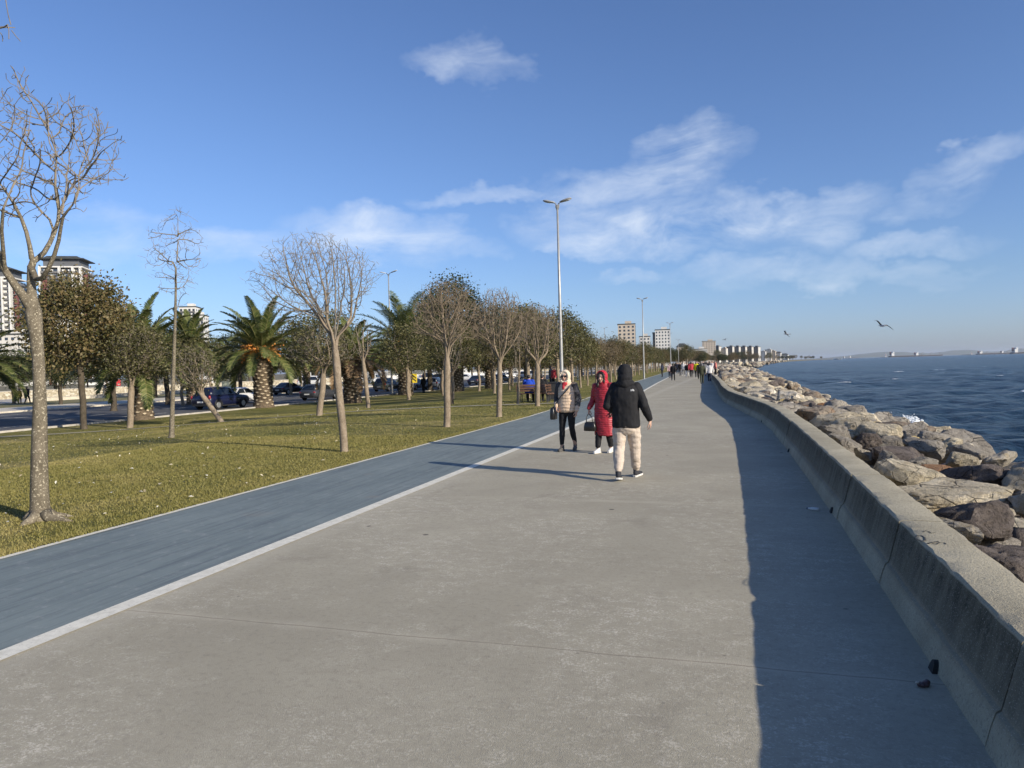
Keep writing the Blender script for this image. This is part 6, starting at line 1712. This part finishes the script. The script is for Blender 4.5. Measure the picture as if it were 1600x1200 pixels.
M_RED = pmat('red_sign_paint', (.55, .04, .045), .5, .1); M_YEL = pmat('yellow_sign_paint', (.72, .55, .03), .5, .1); M_SGW = pmat('white_sign_paint', (.66, .66, .64), .5, .1); M_CAB = pmat('pale_green_cabinet', (.50, .53, .40), .6, .08)
def sign(loc, rz, label, w, h, z, m, marks, name='road_sign'):
    root = thing(name, label, 'sign', loc, rz, None); q = MB(); q.tube([(0, 0, -.1), (0, 0, z+h/2)], .035, 8); q.build('post', M_STEEL, root, True)
    q = MB(); q.box((0, -.045, z), (w, .02, h)); bd = q.build('board', m, root)
    for pts in marks:
        q = MB(); q.prism([Vector((x*w, -.059, z+y*h)) for x, y in pts], (0, .004, 0)); q.build('chevron' if len(pts) > 4 else 'panel', M_TRIM if m is not M_RED else M_SGW, bd)
chev = lambda o: [(-.4, -.30+o), (0, .02+o), (.4, -.30+o), (.4, -.12+o), (0, .20+o), (-.4, -.12+o)]
sign(plane(645.5, 612, -.8), YAW*0+R(20), 'yellow board with black chevrons just behind the scaly palm', 1.0, 1.05, 1.55, M_YEL, [chev(-.12), chev(.22)])
sign(plane(575, 608, -.8), R(20), 'white board with a dark chevron next to the white van', .9, 1.0, 1.4, M_SGW, [[(.3, -.35), (-.15, 0), (.3, .35), (.3, .18), (.05, 0), (.3, -.18)]])
sign(plane(186, 614, -.8), R(30), 'small red board on a post above the stone wall', .62, 1.0, 1.75, M_RED, [[(-.25, -.3), (.25, -.3), (.25, -.12), (-.25, -.12)]], 'information_sign')
def cabinet():
    root = thing('utility_cabinet', 'pale green metal cabinet standing on the verge behind the white car', 'cabinet', plane(357, 619, -.7), R(10)); m = MB(); m.box((0, 0, .85), (1.25, .5, 1.6)); m.build('cabinet_body', M_CAB, root)
    m = MB(); m.box((0, 0, 1.68), (1.33, .58, .06)); m.build('lid', M_CAB, root)
    for s in (-1, 1): m = MB(); m.box((s*.31, -.256, .85), (.56, .014, 1.4)); o = m.build('door', M_CAB, root); h = MB(); h.box((-s*.2, -.27, .9), (.03, .03, .14)); h.build('handle', M_TRIM, o)
    m = MB(); m.box((0, 0, .03), (1.3, .55, .10)); m.build('plinth', M_CONC, root)
cabinet()
for (px, py) in ((357+8, 600), (486, 601), (284, 612), (313, 610)):
    p = plane(px, py, -.75); r = thing('white_post', 'slim white post on the walkway across the road', 'post', p, 0, 'white posts across the road'); m = MB(); m.tube([(0, 0, -.1), (0, 0, 2.6)], .07, 8); m.build('shaft', M_SGW, r, True); m = MB(); m.ell((0, 0, 2.62), (.09, .09, .07), 10, 6); m.build('cap', M_SGW, r, True)
def mat_stone():
    m, g = newmat('rubble_masonry'); v = g.co(); c = g.scale(v, (1, 1.0, 1.5)); d = g.vor(c, 2.6, 'DISTANCE_TO_EDGE'); cc = g.n('ShaderNodeSeparateColor', {0: g.vor(c, 2.6, 'F1', 'Color')}).outputs[0]
    col = g.ramp(cc, [(.1, (.30, .245, .16)), (.5, (.46, .40, .28)), (.9, (.58, .53, .42))]); col = g.mix(g.ramp(d, [(.02, .8), (.07, 0.0)]), col, (.30, .27, .21))
    g.out(col, .9, g.bump(g.ramp(d, [(.0, 0.0), (.1, 1.0)]), .6, .03)); return m
M_STONE = mat_stone()
def long_wall(name, label, x, y0, y1, h, t, m, zb, cap=.08):
    r = thing(name, label, 'wall', (x, y0, zb), 0, None, 'thing'); n = int((y1-y0)/6); q = MB()
    q.loft([[Vector((-t/2, (y1-y0)*i/n, -.3)), Vector((-t/2, (y1-y0)*i/n, h+.03*mnoise.noise(Vector((i*.7, x, 0))))), Vector((t/2, (y1-y0)*i/n, h+.03*mnoise.noise(Vector((i*.7, x, 0))))), Vector((t/2, (y1-y0)*i/n, -.3))] for i in range(n+1)]); q.build('masonry', m, r)
    q = MB(); q.box((0, (y1-y0)/2, h+cap/2+.02), (t+.10, y1-y0, cap)); q.build('coping', M_CONC, r); return r
long_wall('stone_wall', 'long pale rubble stone wall across the road below the bank of shrubs', -98, 20, 420, 1.05, .45, M_STONE, -.8)
long_wall('retaining_wall', 'low pale retaining wall at the edge of the verge', -76.8, 62, 180, .42, .3, M_KERB, -.75, .05)
# white boundary wall with open rail seen under the palms
def white_fence():
    r = thing('boundary_fence', 'bright white boundary wall with a slatted rail far across the road behind the parked cars', 'fence', (-84, 150, -.8), 0, None, 'thing'); q = MB(); q.box((0, 75, .55), (.3, 150, 1.1)); q.build('low_wall', M_SGW, r)
    q = MB(); q.box((0, 75, 2.3), (.08, 150, .08)); q.box((0, 75, 1.25), (.08, 150, .06))
    for i in range(300): q.box((0, .25+i*.5, 1.75), (.04, .06, 1.05))
    q.build('rail', M_SGW, r)
white_fence()
def shelter(px, py, w, h, label, rz):
    p = plane(px, py, -.8); r = thing('shelter', label, 'shelter', p, rz); q = MB(); q.box((0, 0, h), (w, 3, .18)); q.build('roof', M_SGW, r); q = MB(); q.box((0, 1.3, h/2), (w-.3, .12, h-.2)); q.build('wall', M_SGW, r)
    for sx in (-1, 1): q = MB(); q.box((sx*(w/2-.2), -1.2, h/2), (.14, .14, h-.18)); q.build('column', M_SGW, r)
    q = MB(); q.box((0, 1.22, h*.55), (w*.6, .02, h*.35)); q.build('window', M_GLASS, r)
shelter(148, 602, 11, 3.0, 'low white flat-roofed shelter behind the stone wall', R(35))
shelter(345, 600, 7, 3.4, 'small white hut behind the stone wall past the leaning tree', R(30))
shelter(700, 588, 14, 3.2, 'long white flat-roofed pavilion behind the parked cars', R(15))
# rounded pale kiosk roof beyond the black saloon
# ------------------------------------------------------------------ buildings
M_BW = pmat('white_render', (.62, .61, .58), .8, .08, .3); M_BB = pmat('beige_render', (.50, .43, .35), .8, .1, .3); M_BG = pmat('grey_cladding', (.11, .115, .125), .6, .1, .3); M_BD = pmat('charcoal_cladding', (.11, .11, .115), .6, .1, .3)
M_BR = pmat('brown_red_panel', (.17, .06, .05), .6, .1, .3); M_WIN = pmat('window_glass', (.035, .045, .06), .1, .2, .6, spec=.8); M_ROOF = pmat('dark_roof', (.045, .05, .05), .7, .2, .3); M_RAIL = pmat('dark_balcony_rail', (.16, .155, .15), .4, .1, .5); M_BT = pmat('tile_red_roof', (.22, .09, .06), .8, .2, .5); M_PALE = pmat('pale_grey_render', (.56, .54, .50), .8, .08, .3)
_wm = {}
def winmesh(w, h):
    k = (round(w, 2), round(h, 2))
    if k not in _wm: m = MB(); m.box((0, 0, 0), (w, .16, h)); _wm[k] = m.mesh('window', [M_WIN])
    return _wm[k]
def bpos(px, depth, z=0.0):
    p = at(px, 560, depth); return Vector((p.x, p.y, z))
def block(name, label, px, depth, w, d, H, rz, wall, group=None, bays=6, floors=8, fh=3.1, bays2=3, roof='flat', strip_=None, sidewall=None, win=(1.5, 1.5), vis=10, z=0.0):
    """tower block: wall faces +-; front face looks along local -y, side face along local +x"""
    loc = bpos(px, depth, z); root = thing(name, label, 'building', loc, rz, group)
    m = MB(); m.box((0, 0, H/2-2), (w, d, H+4)); m.build('wall', wall, root)
    if sidewall: m = MB(); m.box((w/2+.15, 0, H/2-2.2), (.3, d*.92, H+3.4)); m.build('side_cladding', sidewall, root)
    m = MB()
    if roof == 'flat': m.box((0, 0, H+.35), (w+.8, d+.8, .7)); m.build('roof', M_ROOF, root); m = MB(); m.box((w*.1, 0, H+1.9), (w*.38, d*.45, 2.4)); m.build('lift_house', wall, root)
    elif roof == 'hip': m.add([(-w/2-1, -d/2-1, H), (w/2+1, -d/2-1, H), (w/2+1, d/2+1, H), (-w/2-1, d/2+1, H), (-w/4, 0, H+4), (w/4, 0, H+4)], [(0, 1, 5, 4), (1, 2, 5), (2, 3, 4, 5), (3, 0, 4), (3, 2, 1, 0)]); m.build('roof', M_ROOF, root)
    elif roof == 'over': m.box((0, 0, H+.4), (w+6, d+6, .5)); m.box((0, 0, H+1.4), (w+1, d+1, 1.8)); m.build('roof', M_ROOF, root)
    n = 0
    for f in range(min(floors, vis)):
        zz = H-2.2-f*fh
        for b in range(bays):
            o = bpy.data.objects.new('window', winmesh(*win)); link(o); o.parent = root; o.location = (-w/2+w*(b+.5)/bays, -d/2-.02, zz); n += 1
        for b in range(bays2):
            o = bpy.data.objects.new('window', winmesh(*win)); link(o); o.parent = root; o.rotation_euler = (0, 0, math.pi/2); o.location = (w/2+(.32 if sidewall else .02), -d/2+d*(b+.5)/bays2, zz); n += 1
    if strip_:
        for f in range(min(floors, vis)):
            q = MB(); q.box((0, -d/2-.55, H-3.6-f*fh), (w*.94, 1.1, .9)); q.build('balcony', strip_, root)
    return root
def tower(label, px, top_py, depth, w, d, rz, shown, mirror=1):
    """the white tower with balconies and wide roof overhang"""
    loc = bpos(px, depth, 0); H = (at(px, top_py, depth)).z; root = thing('tower_block', label, 'building', loc, rz, 'white tower blocks inland')
    m = MB(); m.box((0, 0, H/2-6), (w, d, H-3)); m.build('wall', M_BW, root)
    m = MB(); m.box((0, 0, H-3.6), (w*.86, d*.86, 4.6)); m.build('penthouse', M_BG, root)
    m = MB(); m.box((0, 0, H-1.15), (w*1.12, d*1.12, .5)); m.box((0, 0, H-.1), (w*.9, d*.9, 1.6), None, .8); m.build('roof', M_ROOF, root)
    m = MB(); m.box((0, 0, H-6.0), (w*1.05, d*1.05, .7)); m.build('cornice', M_BW, root)
    fh = 3.2
    for f in range(shown):
        z = H-8.4-f*fh
        for face, ln, off in ((0, w, d/2), (1, d, w/2)):
            q = MB(); q.box((0, -off-.7, z-1.25), (ln*.92, 1.5, .28)); q.box((0, -off-1.4, z-.75), (ln*.92, .08, .95))
            o = q.build('balcony', M_RAIL, root); o.rotation_euler = (0, 0, face*math.pi/2)
            k = 7 if face == 0 else 5
            if f*12 < 98:
                for b in range(k):
                    ob = bpy.data.objects.new('window', winmesh(ln/k*.42, 1.7)); link(ob); ob.parent = root; a = face*math.pi/2; P = Matrix.Rotation(a, 3, 'Z') @ Vector((-ln/2+ln*(b+.5)/k, -off-.03, z+.1)); ob.location = P; ob.rotation_euler = (0, 0, a)
    for x in (-w*.48, -w*.02, w*.30, w*.48): q = MB(); q.box((x, -d/2-1.0, H/2-4.0), (.9, 2.0, H-5)); q.build('fin', M_BW, root)
    q = MB(); q.box((-w*.36, -d/2-1.05, H/2-6), (w*.09, 1.6, H-8)); q.build('red_panel', M_BR, root)
    q = MB(); q.box((w/2+.9, -d*.3, H/2-6), (1.6, d*.12, H-8)); q.build('red_panel', M_BR, root)
    return root
tower('white tower block with dark balconies and wide flat dark roof, seen between bare limbs', 110, 405, 430, 22, 19, R(30), 9)
tower('white tower block cut by the edge of the picture, only its balconied side showing', 2, 421, 430, 22, 20, R(30), 12)
block('apartment_block', 'stepped white apartment block far behind the thin bare tree', 300, 560, 12, 14, 54.6, R(25), M_BW, 'inland apartment blocks', 4, 9, 3.2, 3, 'flat', M_RAIL, win=(1.6, 1.6))
block('apartment_block', 'lower white wing beside the stepped white block behind the thin tree', 314, 560, 10, 14, 48, R(25), M_BW, 'inland apartment blocks', 4, 8, 3.2, 3, 'flat', M_RAIL, win=(1.6, 1.6))
block('apartment_block', 'white block glimpsed low between palm fronds near the thick grey trunk', 32, 400, 22, 14, 27, R(25), M_PALE, 'inland apartment blocks', 7, 6, 3.2, 3)
G = 'blocks along the far coast'
block('apartment_tower', 'beige tower behind the leafy trees, closest of the coast blocks', 980, 640, 15, 12, 36.5, R(8), M_BB, G, 4, 10, 3.2, 3, 'flat', None, M_BG, (1.7, 1.6), 10)
block('apartment_tower', 'grey and white low block between the beige tower and the white tower', 1008, 700, 10, 12, 27.5, R(8), M_PALE, G, 3, 8, 3.1, 3, 'flat')
block('apartment_tower', 'white tower with a dark side behind the third lamp post', 1036, 700, 14, 12, 33.5, R(6), M_BW, G, 5, 9, 3.1, 3, 'flat', None, None, (1.2, 1.5), 9)
block('apartment_tower', 'dark grey wing joined to the white tower behind the third lamp post', 1025.5, 705, 6, 12, 31, R(6), M_BG, G, 2, 9, 3.1, 2, 'flat', None, None, (1.2, 1.5), 9)
block('house', 'small beige house with a dark hip roof above the brown wood', 1066, 800, 11, 9, 19, R(10), M_BB, G, 3, 3, 3.2, 2, 'hip')
block('apartment_block', 'long low white building above the brown wood', 1094, 900, 17, 10, 17.5, R(5), M_BW, G, 6, 3, 3.1, 2, 'flat', win=(2.2, 1.2))
block('apartment_block', 'cream block stepping up behind the long low white one', 1108, 1150, 20, 14, 34, R(5), M_BB, G, 5, 6, 3.1, 3, 'flat')
for i, px in enumerate((1121, 1132, 1142, 1152, 1162, 1172, 1182)):
    lab = ('first', 'second', 'third', 'fourth', 'fifth', 'sixth', 'last')[i]
    block('slab_block', '%s of the seven dark-faced slab blocks in a line on the far coast' % lab, px, 1750, 15, 13, 38-.6*i if i != 1 else 33, R(-28), M_BD if i != 1 else M_BB, G, 3, 10, 3.4, 2, 'flat', None, M_PALE, (1.6, 1.6), 10)
for i, (px, w, H, m, lb) in enumerate(((1192, 18, 27, M_BW, 'white block after the dark slabs on the far coast'), (1201, 18, 32, M_PALE, 'taller pale block in the white coast cluster'), (1208, 16, 27.5, M_BB, 'beige block in the white coast cluster'), (1216, 16, 22, M_BW, 'white low block near the end of the coast buildings'), (1226, 20, 16, M_BW, 'last white low block of the coast, nearest the open sea'))):
    block('apartment_block', lb, px, 2100, w, 14, H, R(-15), m, G, 4, 7, 3.4, 2, 'flat' if i < 3 else 'hip', None, None, (2.2, 1.7), 7)
# ------------------------------------------------------------------ ships
M_HULL = pmat('dark_ship_hull', (.05, .045, .05), .6, .2, .05); M_HULLR = pmat('rust_red_hull', (.16, .045, .035), .6, .2, .05); M_SUP = pmat('white_ship_paint', (.66, .66, .64), .5, .05, .05); M_DECK = pmat('deck_brown', (.17, .10, .075), .7, .2, .05)
def ship(px, depth, L, rz, label, house=20, hull=None, cranes=0, sup=True):
    loc = at(px, 556, depth); loc.z = -2.15; r = thing('cargo_ship', label, 'ship', loc, rz, 'ships at anchor on the horizon'); w = L*.075; h = L*.035; house = house*.78; m = MB(); R_ = []
    for t, k, e in ((-.5, .75, 0), (-.47, .95, 0), (-.2, 1, 0), (.3, 1, 0), (.42, .75, .15), (.48, .35, .35), (.5, .08, .5)):
        y = t*L; R_.append([Vector((-w*k, y+L*.012*k, h*(1+e))), Vector((-w*k*.9, y, -1)), Vector((w*k*.9, y, -1)), Vector((w*k, y+L*.012*k, h*(1+e)))])
    m.loft(R_); m.build('hull', hull or M_HULL, r)
    m = MB(); m.box((0, -L*.02, h+.4), (w*1.8, L*.84, .8)); m.build('deck', M_DECK, r)
    m = MB(); y = -L*.40; m.box((0, y, h+house*.35), (w*1.6, L*.075, house*.7)); m.box((0, y+L*.01, h+house*.82), (w*1.9, L*.045, house*.24)); m.build('superstructure', M_SUP, r)
    for i in range(4): q = MB(); q.box((0, y+L*.0381, h+house*(.16+.15*i)), (w*1.35, .2, house*.05)); q.build('window_band', M_WIN, r)
    m = MB(); m.box((0, y-L*.05, h+house*.6), (w*.5, L*.03, house*.7)); m.build('funnel', M_HULLR, r)
    m = MB(); m.tube([(0, y, h+house), (0, y, h+house*1.35)], .5, 6); m.build('mast', M_SUP, r); m = MB(); m.tube([(0, L*.44, h), (0, L*.44, h+house*.6)], .4, 6); m.build('foremast', M_SUP, r)
    for c in range(cranes): q = MB(); yy = -L*.22+L*.6*c/max(1, cranes-1); q.tube([(0, yy, h), (0, yy, h+house*.7)], .9, 6); q.tube([(0, yy, h+house*.65), (0, yy+L*.07, h+house*.95)], .6, 6); q.build('deck_crane', M_DECK, r)
ship(1416, 5200, 250, R(-75), 'long dark ship with its white bridge at the left end, below the gull', 40, None, 0)
ship(1450, 5600, 230, R(-72), 'ship with deck cranes overlapping the long dark one', 32, None, 3)
ship(1380, 6500, 90, R(20), 'small ship beside the long dark one, its bow hidden', 34)
ship(1511, 7000, 120, R(30), 'tiny pale ship alone in the middle of the horizon', 26)
ship(1553, 5600, 260, R(-76), 'long low ship with its bridge far from the gull', 26, M_HULL, 2)
ship(1577, 6000, 160, R(-70), 'ship whose two white houses stand before the edge ship', 30)
ship(1612, 4600, 260, R(-75), 'dark ship cut by the picture edge, white bridge showing', 42)
ship(1334, 7500, 120, R(-60), 'tiny ship far off beyond the point', 26); ship(1323, 8200, 110, R(-50), 'faint ship nearest the wooded point', 24)
def yacht(px, depth, label):
    loc = at(px, 556, depth); loc.z = -2.15; r = thing('motor_boat', label, 'boat', loc, R(70)); m = MB(); m.loft([[Vector((-2*k, y, 1.8+e)), Vector((-1.2*k, y, -.3)), Vector((1.2*k, y, -.3)), Vector((2*k, y, 1.8+e))] for y, k, e in ((-7, .9, 0), (0, 1, 0), (5, .6, .4), (8, .06, .9))]); m.build('hull', M_SUP, r)
    m = MB(); m.box((0, -1, 2.7), (2.8, 7, 1.9), None, .85); c = m.build('cabin', M_SUP, r); m = MB(); m.box((0, -1, 2.9), (2.86, 5.6, .6)); m.build('window', M_WIN, c)
yacht(1307, 1900, 'small white motor boat near the wooded point'); yacht(1311.5, 2200, 'second white motor boat next to the one near the point')
# far hills across the water
def hills():
    mb = MB(); D = 15000; V = []
    for i in range(90):
        px = 1250+i*6; h = (28+150*max(0, mnoise.noise(Vector((i*.075, 2.3, 0)))+.30)+24*mnoise.noise(Vector((i*.3, 5, 0))))*min(1, i/25); 
        for k, (dd, hh) in enumerate(((D, -40), (D+900, h*.55), (D+2500, h), (D+5500, -60))):
            q = at(px, 556, dd); V.append((q.x, q.y, hh if hh > 0 or k in (0, 3) else 5))
    mb.add(V, [(i*4+k, i*4+4+k, i*4+5+k, i*4+1+k) for i in range(89) for k in range(3)]); o = mb.build('hills', pmat('far_hill_scrub', (.10, .11, .07), .95, .3, .002), smooth=True); o['kind'] = 'structure'
hills()
# ------------------------------------------------------------------ gulls
M_GW = pmat('gull_white', (.55, .55, .56), .7, .1); M_GG = pmat('gull_grey_wing', (.10, .105, .115), .7, .15); M_GB = pmat('gull_bill', (.45, .30, .03), .5, .1)
def gull(px, py, depth, rz, bank_, label, span=1.3, flap=.18):
    p = at(px, py, depth); r = thing('gull', label, 'bird', p, rz, 'gulls over the shore'); r.rotation_euler = (R(4), bank_, rz); b = MB()
    b.tube([(0, -.30, .0), (0, -.24, .0), (0, -.10, 0), (0, .08, 0), (0, .18, .015), (0, .25, .03), (0, .30, .025)], [.008, .035, .06, .065, .045, .036, .012], 12)
    R_ = []
    for s in (-1, 1):
        ws = []
        for t, y, z, c in ((0, .05, .02, .20), (.25, .13, flap*.75, .19), (.45, .16, flap*1.05, .165), (.7, .04, flap*.75, .12), (.9, -.10, flap*.30, .06), (1, -.17, flap*.05, .012)):
            x = s*(.03+t*span/2); th = .018*(1-t)+.004
            ws.append([Vector((x, y+c*.45, z)), Vector((x, y, z+th)), Vector((x, y-c*.55, z)), Vector((x, y, z-th))])
        m = MB(); m.loft(ws if s > 0 else [list(reversed(q)) for q in ws]); m.build('wing', M_GG, r, True)
    m = MB(); m.add([(-.02, -.26, 0), (.02, -.26, 0), (.075, -.42, .005), (-.075, -.42, .005), (-.02, -.26, .012), (.02, -.26, .012), (.075, -.42, .012), (-.075, -.42, .012)], [(3, 2, 1, 0), (4, 5, 6, 7), (0, 1, 5, 4), (1, 2, 6, 5), (2, 3, 7, 6), (3, 0, 4, 7)]); m.build('tail', M_GW, r)
    bo = b.build('body', M_GW, r, True); m = MB(); m.tube([(0, .29, .026), (0, .345, .018)], [.010, .003], 6); m.build('bill', M_GB, bo)
gull(1378, 509, 42, R(25), R(24), 'gull gliding with both wings spread above the horizon ships'); gull(1229, 522, 75, R(70), R(30), 'small gull flying near the end of the coast blocks', 1.2); gull(1133, 531, 130, R(40), R(-10), 'tiny distant gull above the dark slab blocks', 1.2)

# ------------------------------------------------------------------ sea air
def haze():
    m = bpy.data.materials.new('sea_haze'); m.use_nodes = True; g = NG(m.node_tree)
    v = g.n('ShaderNodeVolumePrincipled', {'Color': (.80, .88, 1.0, 1), 'Density': 3.6e-5, 'Anisotropy': .25})
    g.n('ShaderNodeOutputMaterial', {'Volume': v.outputs[0]})
    b = MB(); b.box((0, 0, 64), (64000, 64000, 138)); o = b.build('haze', m); tag(o, 'thin bluish sea haze over the whole shore', 'haze', None, 'stuff')
haze()
# ------------------------------------------------------------------ grass blades, fallen leaves, litter
def grass():
    rng = np.random.RandomState(12); pts = []
    def region(n, x0, x1, y0, y1):
        x = rng.uniform(x0, x1, n); y = y0+(y1-y0)*rng.uniform(0, 1, n)**1.5; return np.stack([x, y], 1)
    P = np.concatenate([region(190000, -14, LANE_L-.10, 1.5, 17), region(110000, -30, LANE_L-.10, 8, 36), region(14000, LANE_L-.32, LANE_L-.06, 2, 24)])
    keep = []
    n = len(P); h = rng.uniform(.014, .034, n); w = rng.uniform(.003, .007, n)*(1+P[:, 1]/22)
    a = rng.uniform(0, 6.28, n); lean = rng.normal(0, .5, (n, 2))
    z = np.array([zg(x, y) for x, y in P])+.014
    dx = np.cos(a)*w; dy = np.sin(a)*w; x, y = P[:, 0], P[:, 1]
    V = np.stack([np.stack([x-dx, y-dy, z], 1), np.stack([x+dx, y+dy, z], 1), np.stack([x+lean[:, 0]*h, y+lean[:, 1]*h, z+h], 1)], 1).reshape(-1, 3)
    o = obj_from(np_mesh('grass', V, np.arange(n*3).reshape(-1, 3), [M_BLADE]), 'grass'); tag(o, 'short patchy green and straw grass of the lawn', 'grass', None, 'stuff')
grass()
def leaves():
    rng = np.random.RandomState(13); n = 900; y = 3.5+rng.uniform(0, 1, n)**1.3*34; x = LANE_L-.3-rng.uniform(0, 1, n)**.9*(5+y*.75)
    c = np.stack([x, y, np.array([zg(a, b) for a, b in zip(x, y)])+.05], 1); s = rng.uniform(.015, .042, n)*(1+.25*(rng.rand(n) < .08))
    d = rng.normal(0, 1, (n, 3)); d[:, 2] *= .35; d /= np.linalg.norm(d, axis=1)[:, None]; e = np.cross(d, np.array([0, 0, 1.0])); e /= np.linalg.norm(e, axis=1)[:, None]+1e-9; e[:, 2] += rng.normal(0, .3, n); s = s[:, None]
    up = np.array([0, 0, .35])
    V = np.stack([c-d*s, c+e*s*.6+up*s, c+d*s+up*s*.4, c-e*s*.6+up*s], 1).reshape(-1, 3)
    m, g = newmat('pale_dry_leaf'); r = g.n('ShaderNodeNewGeometry').outputs['Random Per Island']; g.out(g.ramp(r, [(.1, (.42, .33, .18)), (.5, (.60, .54, .40)), (.9, (.70, .67, .58))]), .8)
    o = obj_from(np_mesh('fallen_leaves', V, np.arange(n*4).reshape(-1, 4), [m]), 'fallen_leaves'); tag(o, 'pale fallen leaves and scraps scattered over the lawn', 'leaves', None, 'stuff')
leaves()
def litter():
    q = plane(1442, 1073); r = thing('crumpled_wrapper', 'crumpled dark wrapper lying by the drain hole nearest us', 'litter', q, .4); m = MB()
    m.ell((0, 0, .012), (.035, .022, .012), 10, 6); m.ell((.03, .012, .015), (.02, .016, .014), 8, 6); o = remesh(m, 'wrapper', [pmat('dark_wrapper', (.09, .05, .05), .5, .5, 30)], r, .006, 1); wrinkle(o, .006, 60, 2)
    m = MB(); m.ell((-.03, .0, .025), (.012, .007, .006), 8, 6); m.build('pale_scrap', M_KERB, r, True)
    q = plane(1271, 797.5); r = thing('plastic_bottle', 'small pale plastic bottle lying at the foot of the wall', 'bottle', q+Vector((0, 0, .018)), R(70)); m = MB(); m.tube([(0, -.06, 0), (0, -.058, 0), (0, .02, 0), (0, .045, 0), (0, .06, 0)], [.012, .018, .018, .009, .008], 12); m.build('bottle_body', M_SGW, r, True); m = MB(); m.tube([(0, .06, 0), (0, .072, 0)], .009, 10); m.build('cap', CLO['blue'], r)
litter()
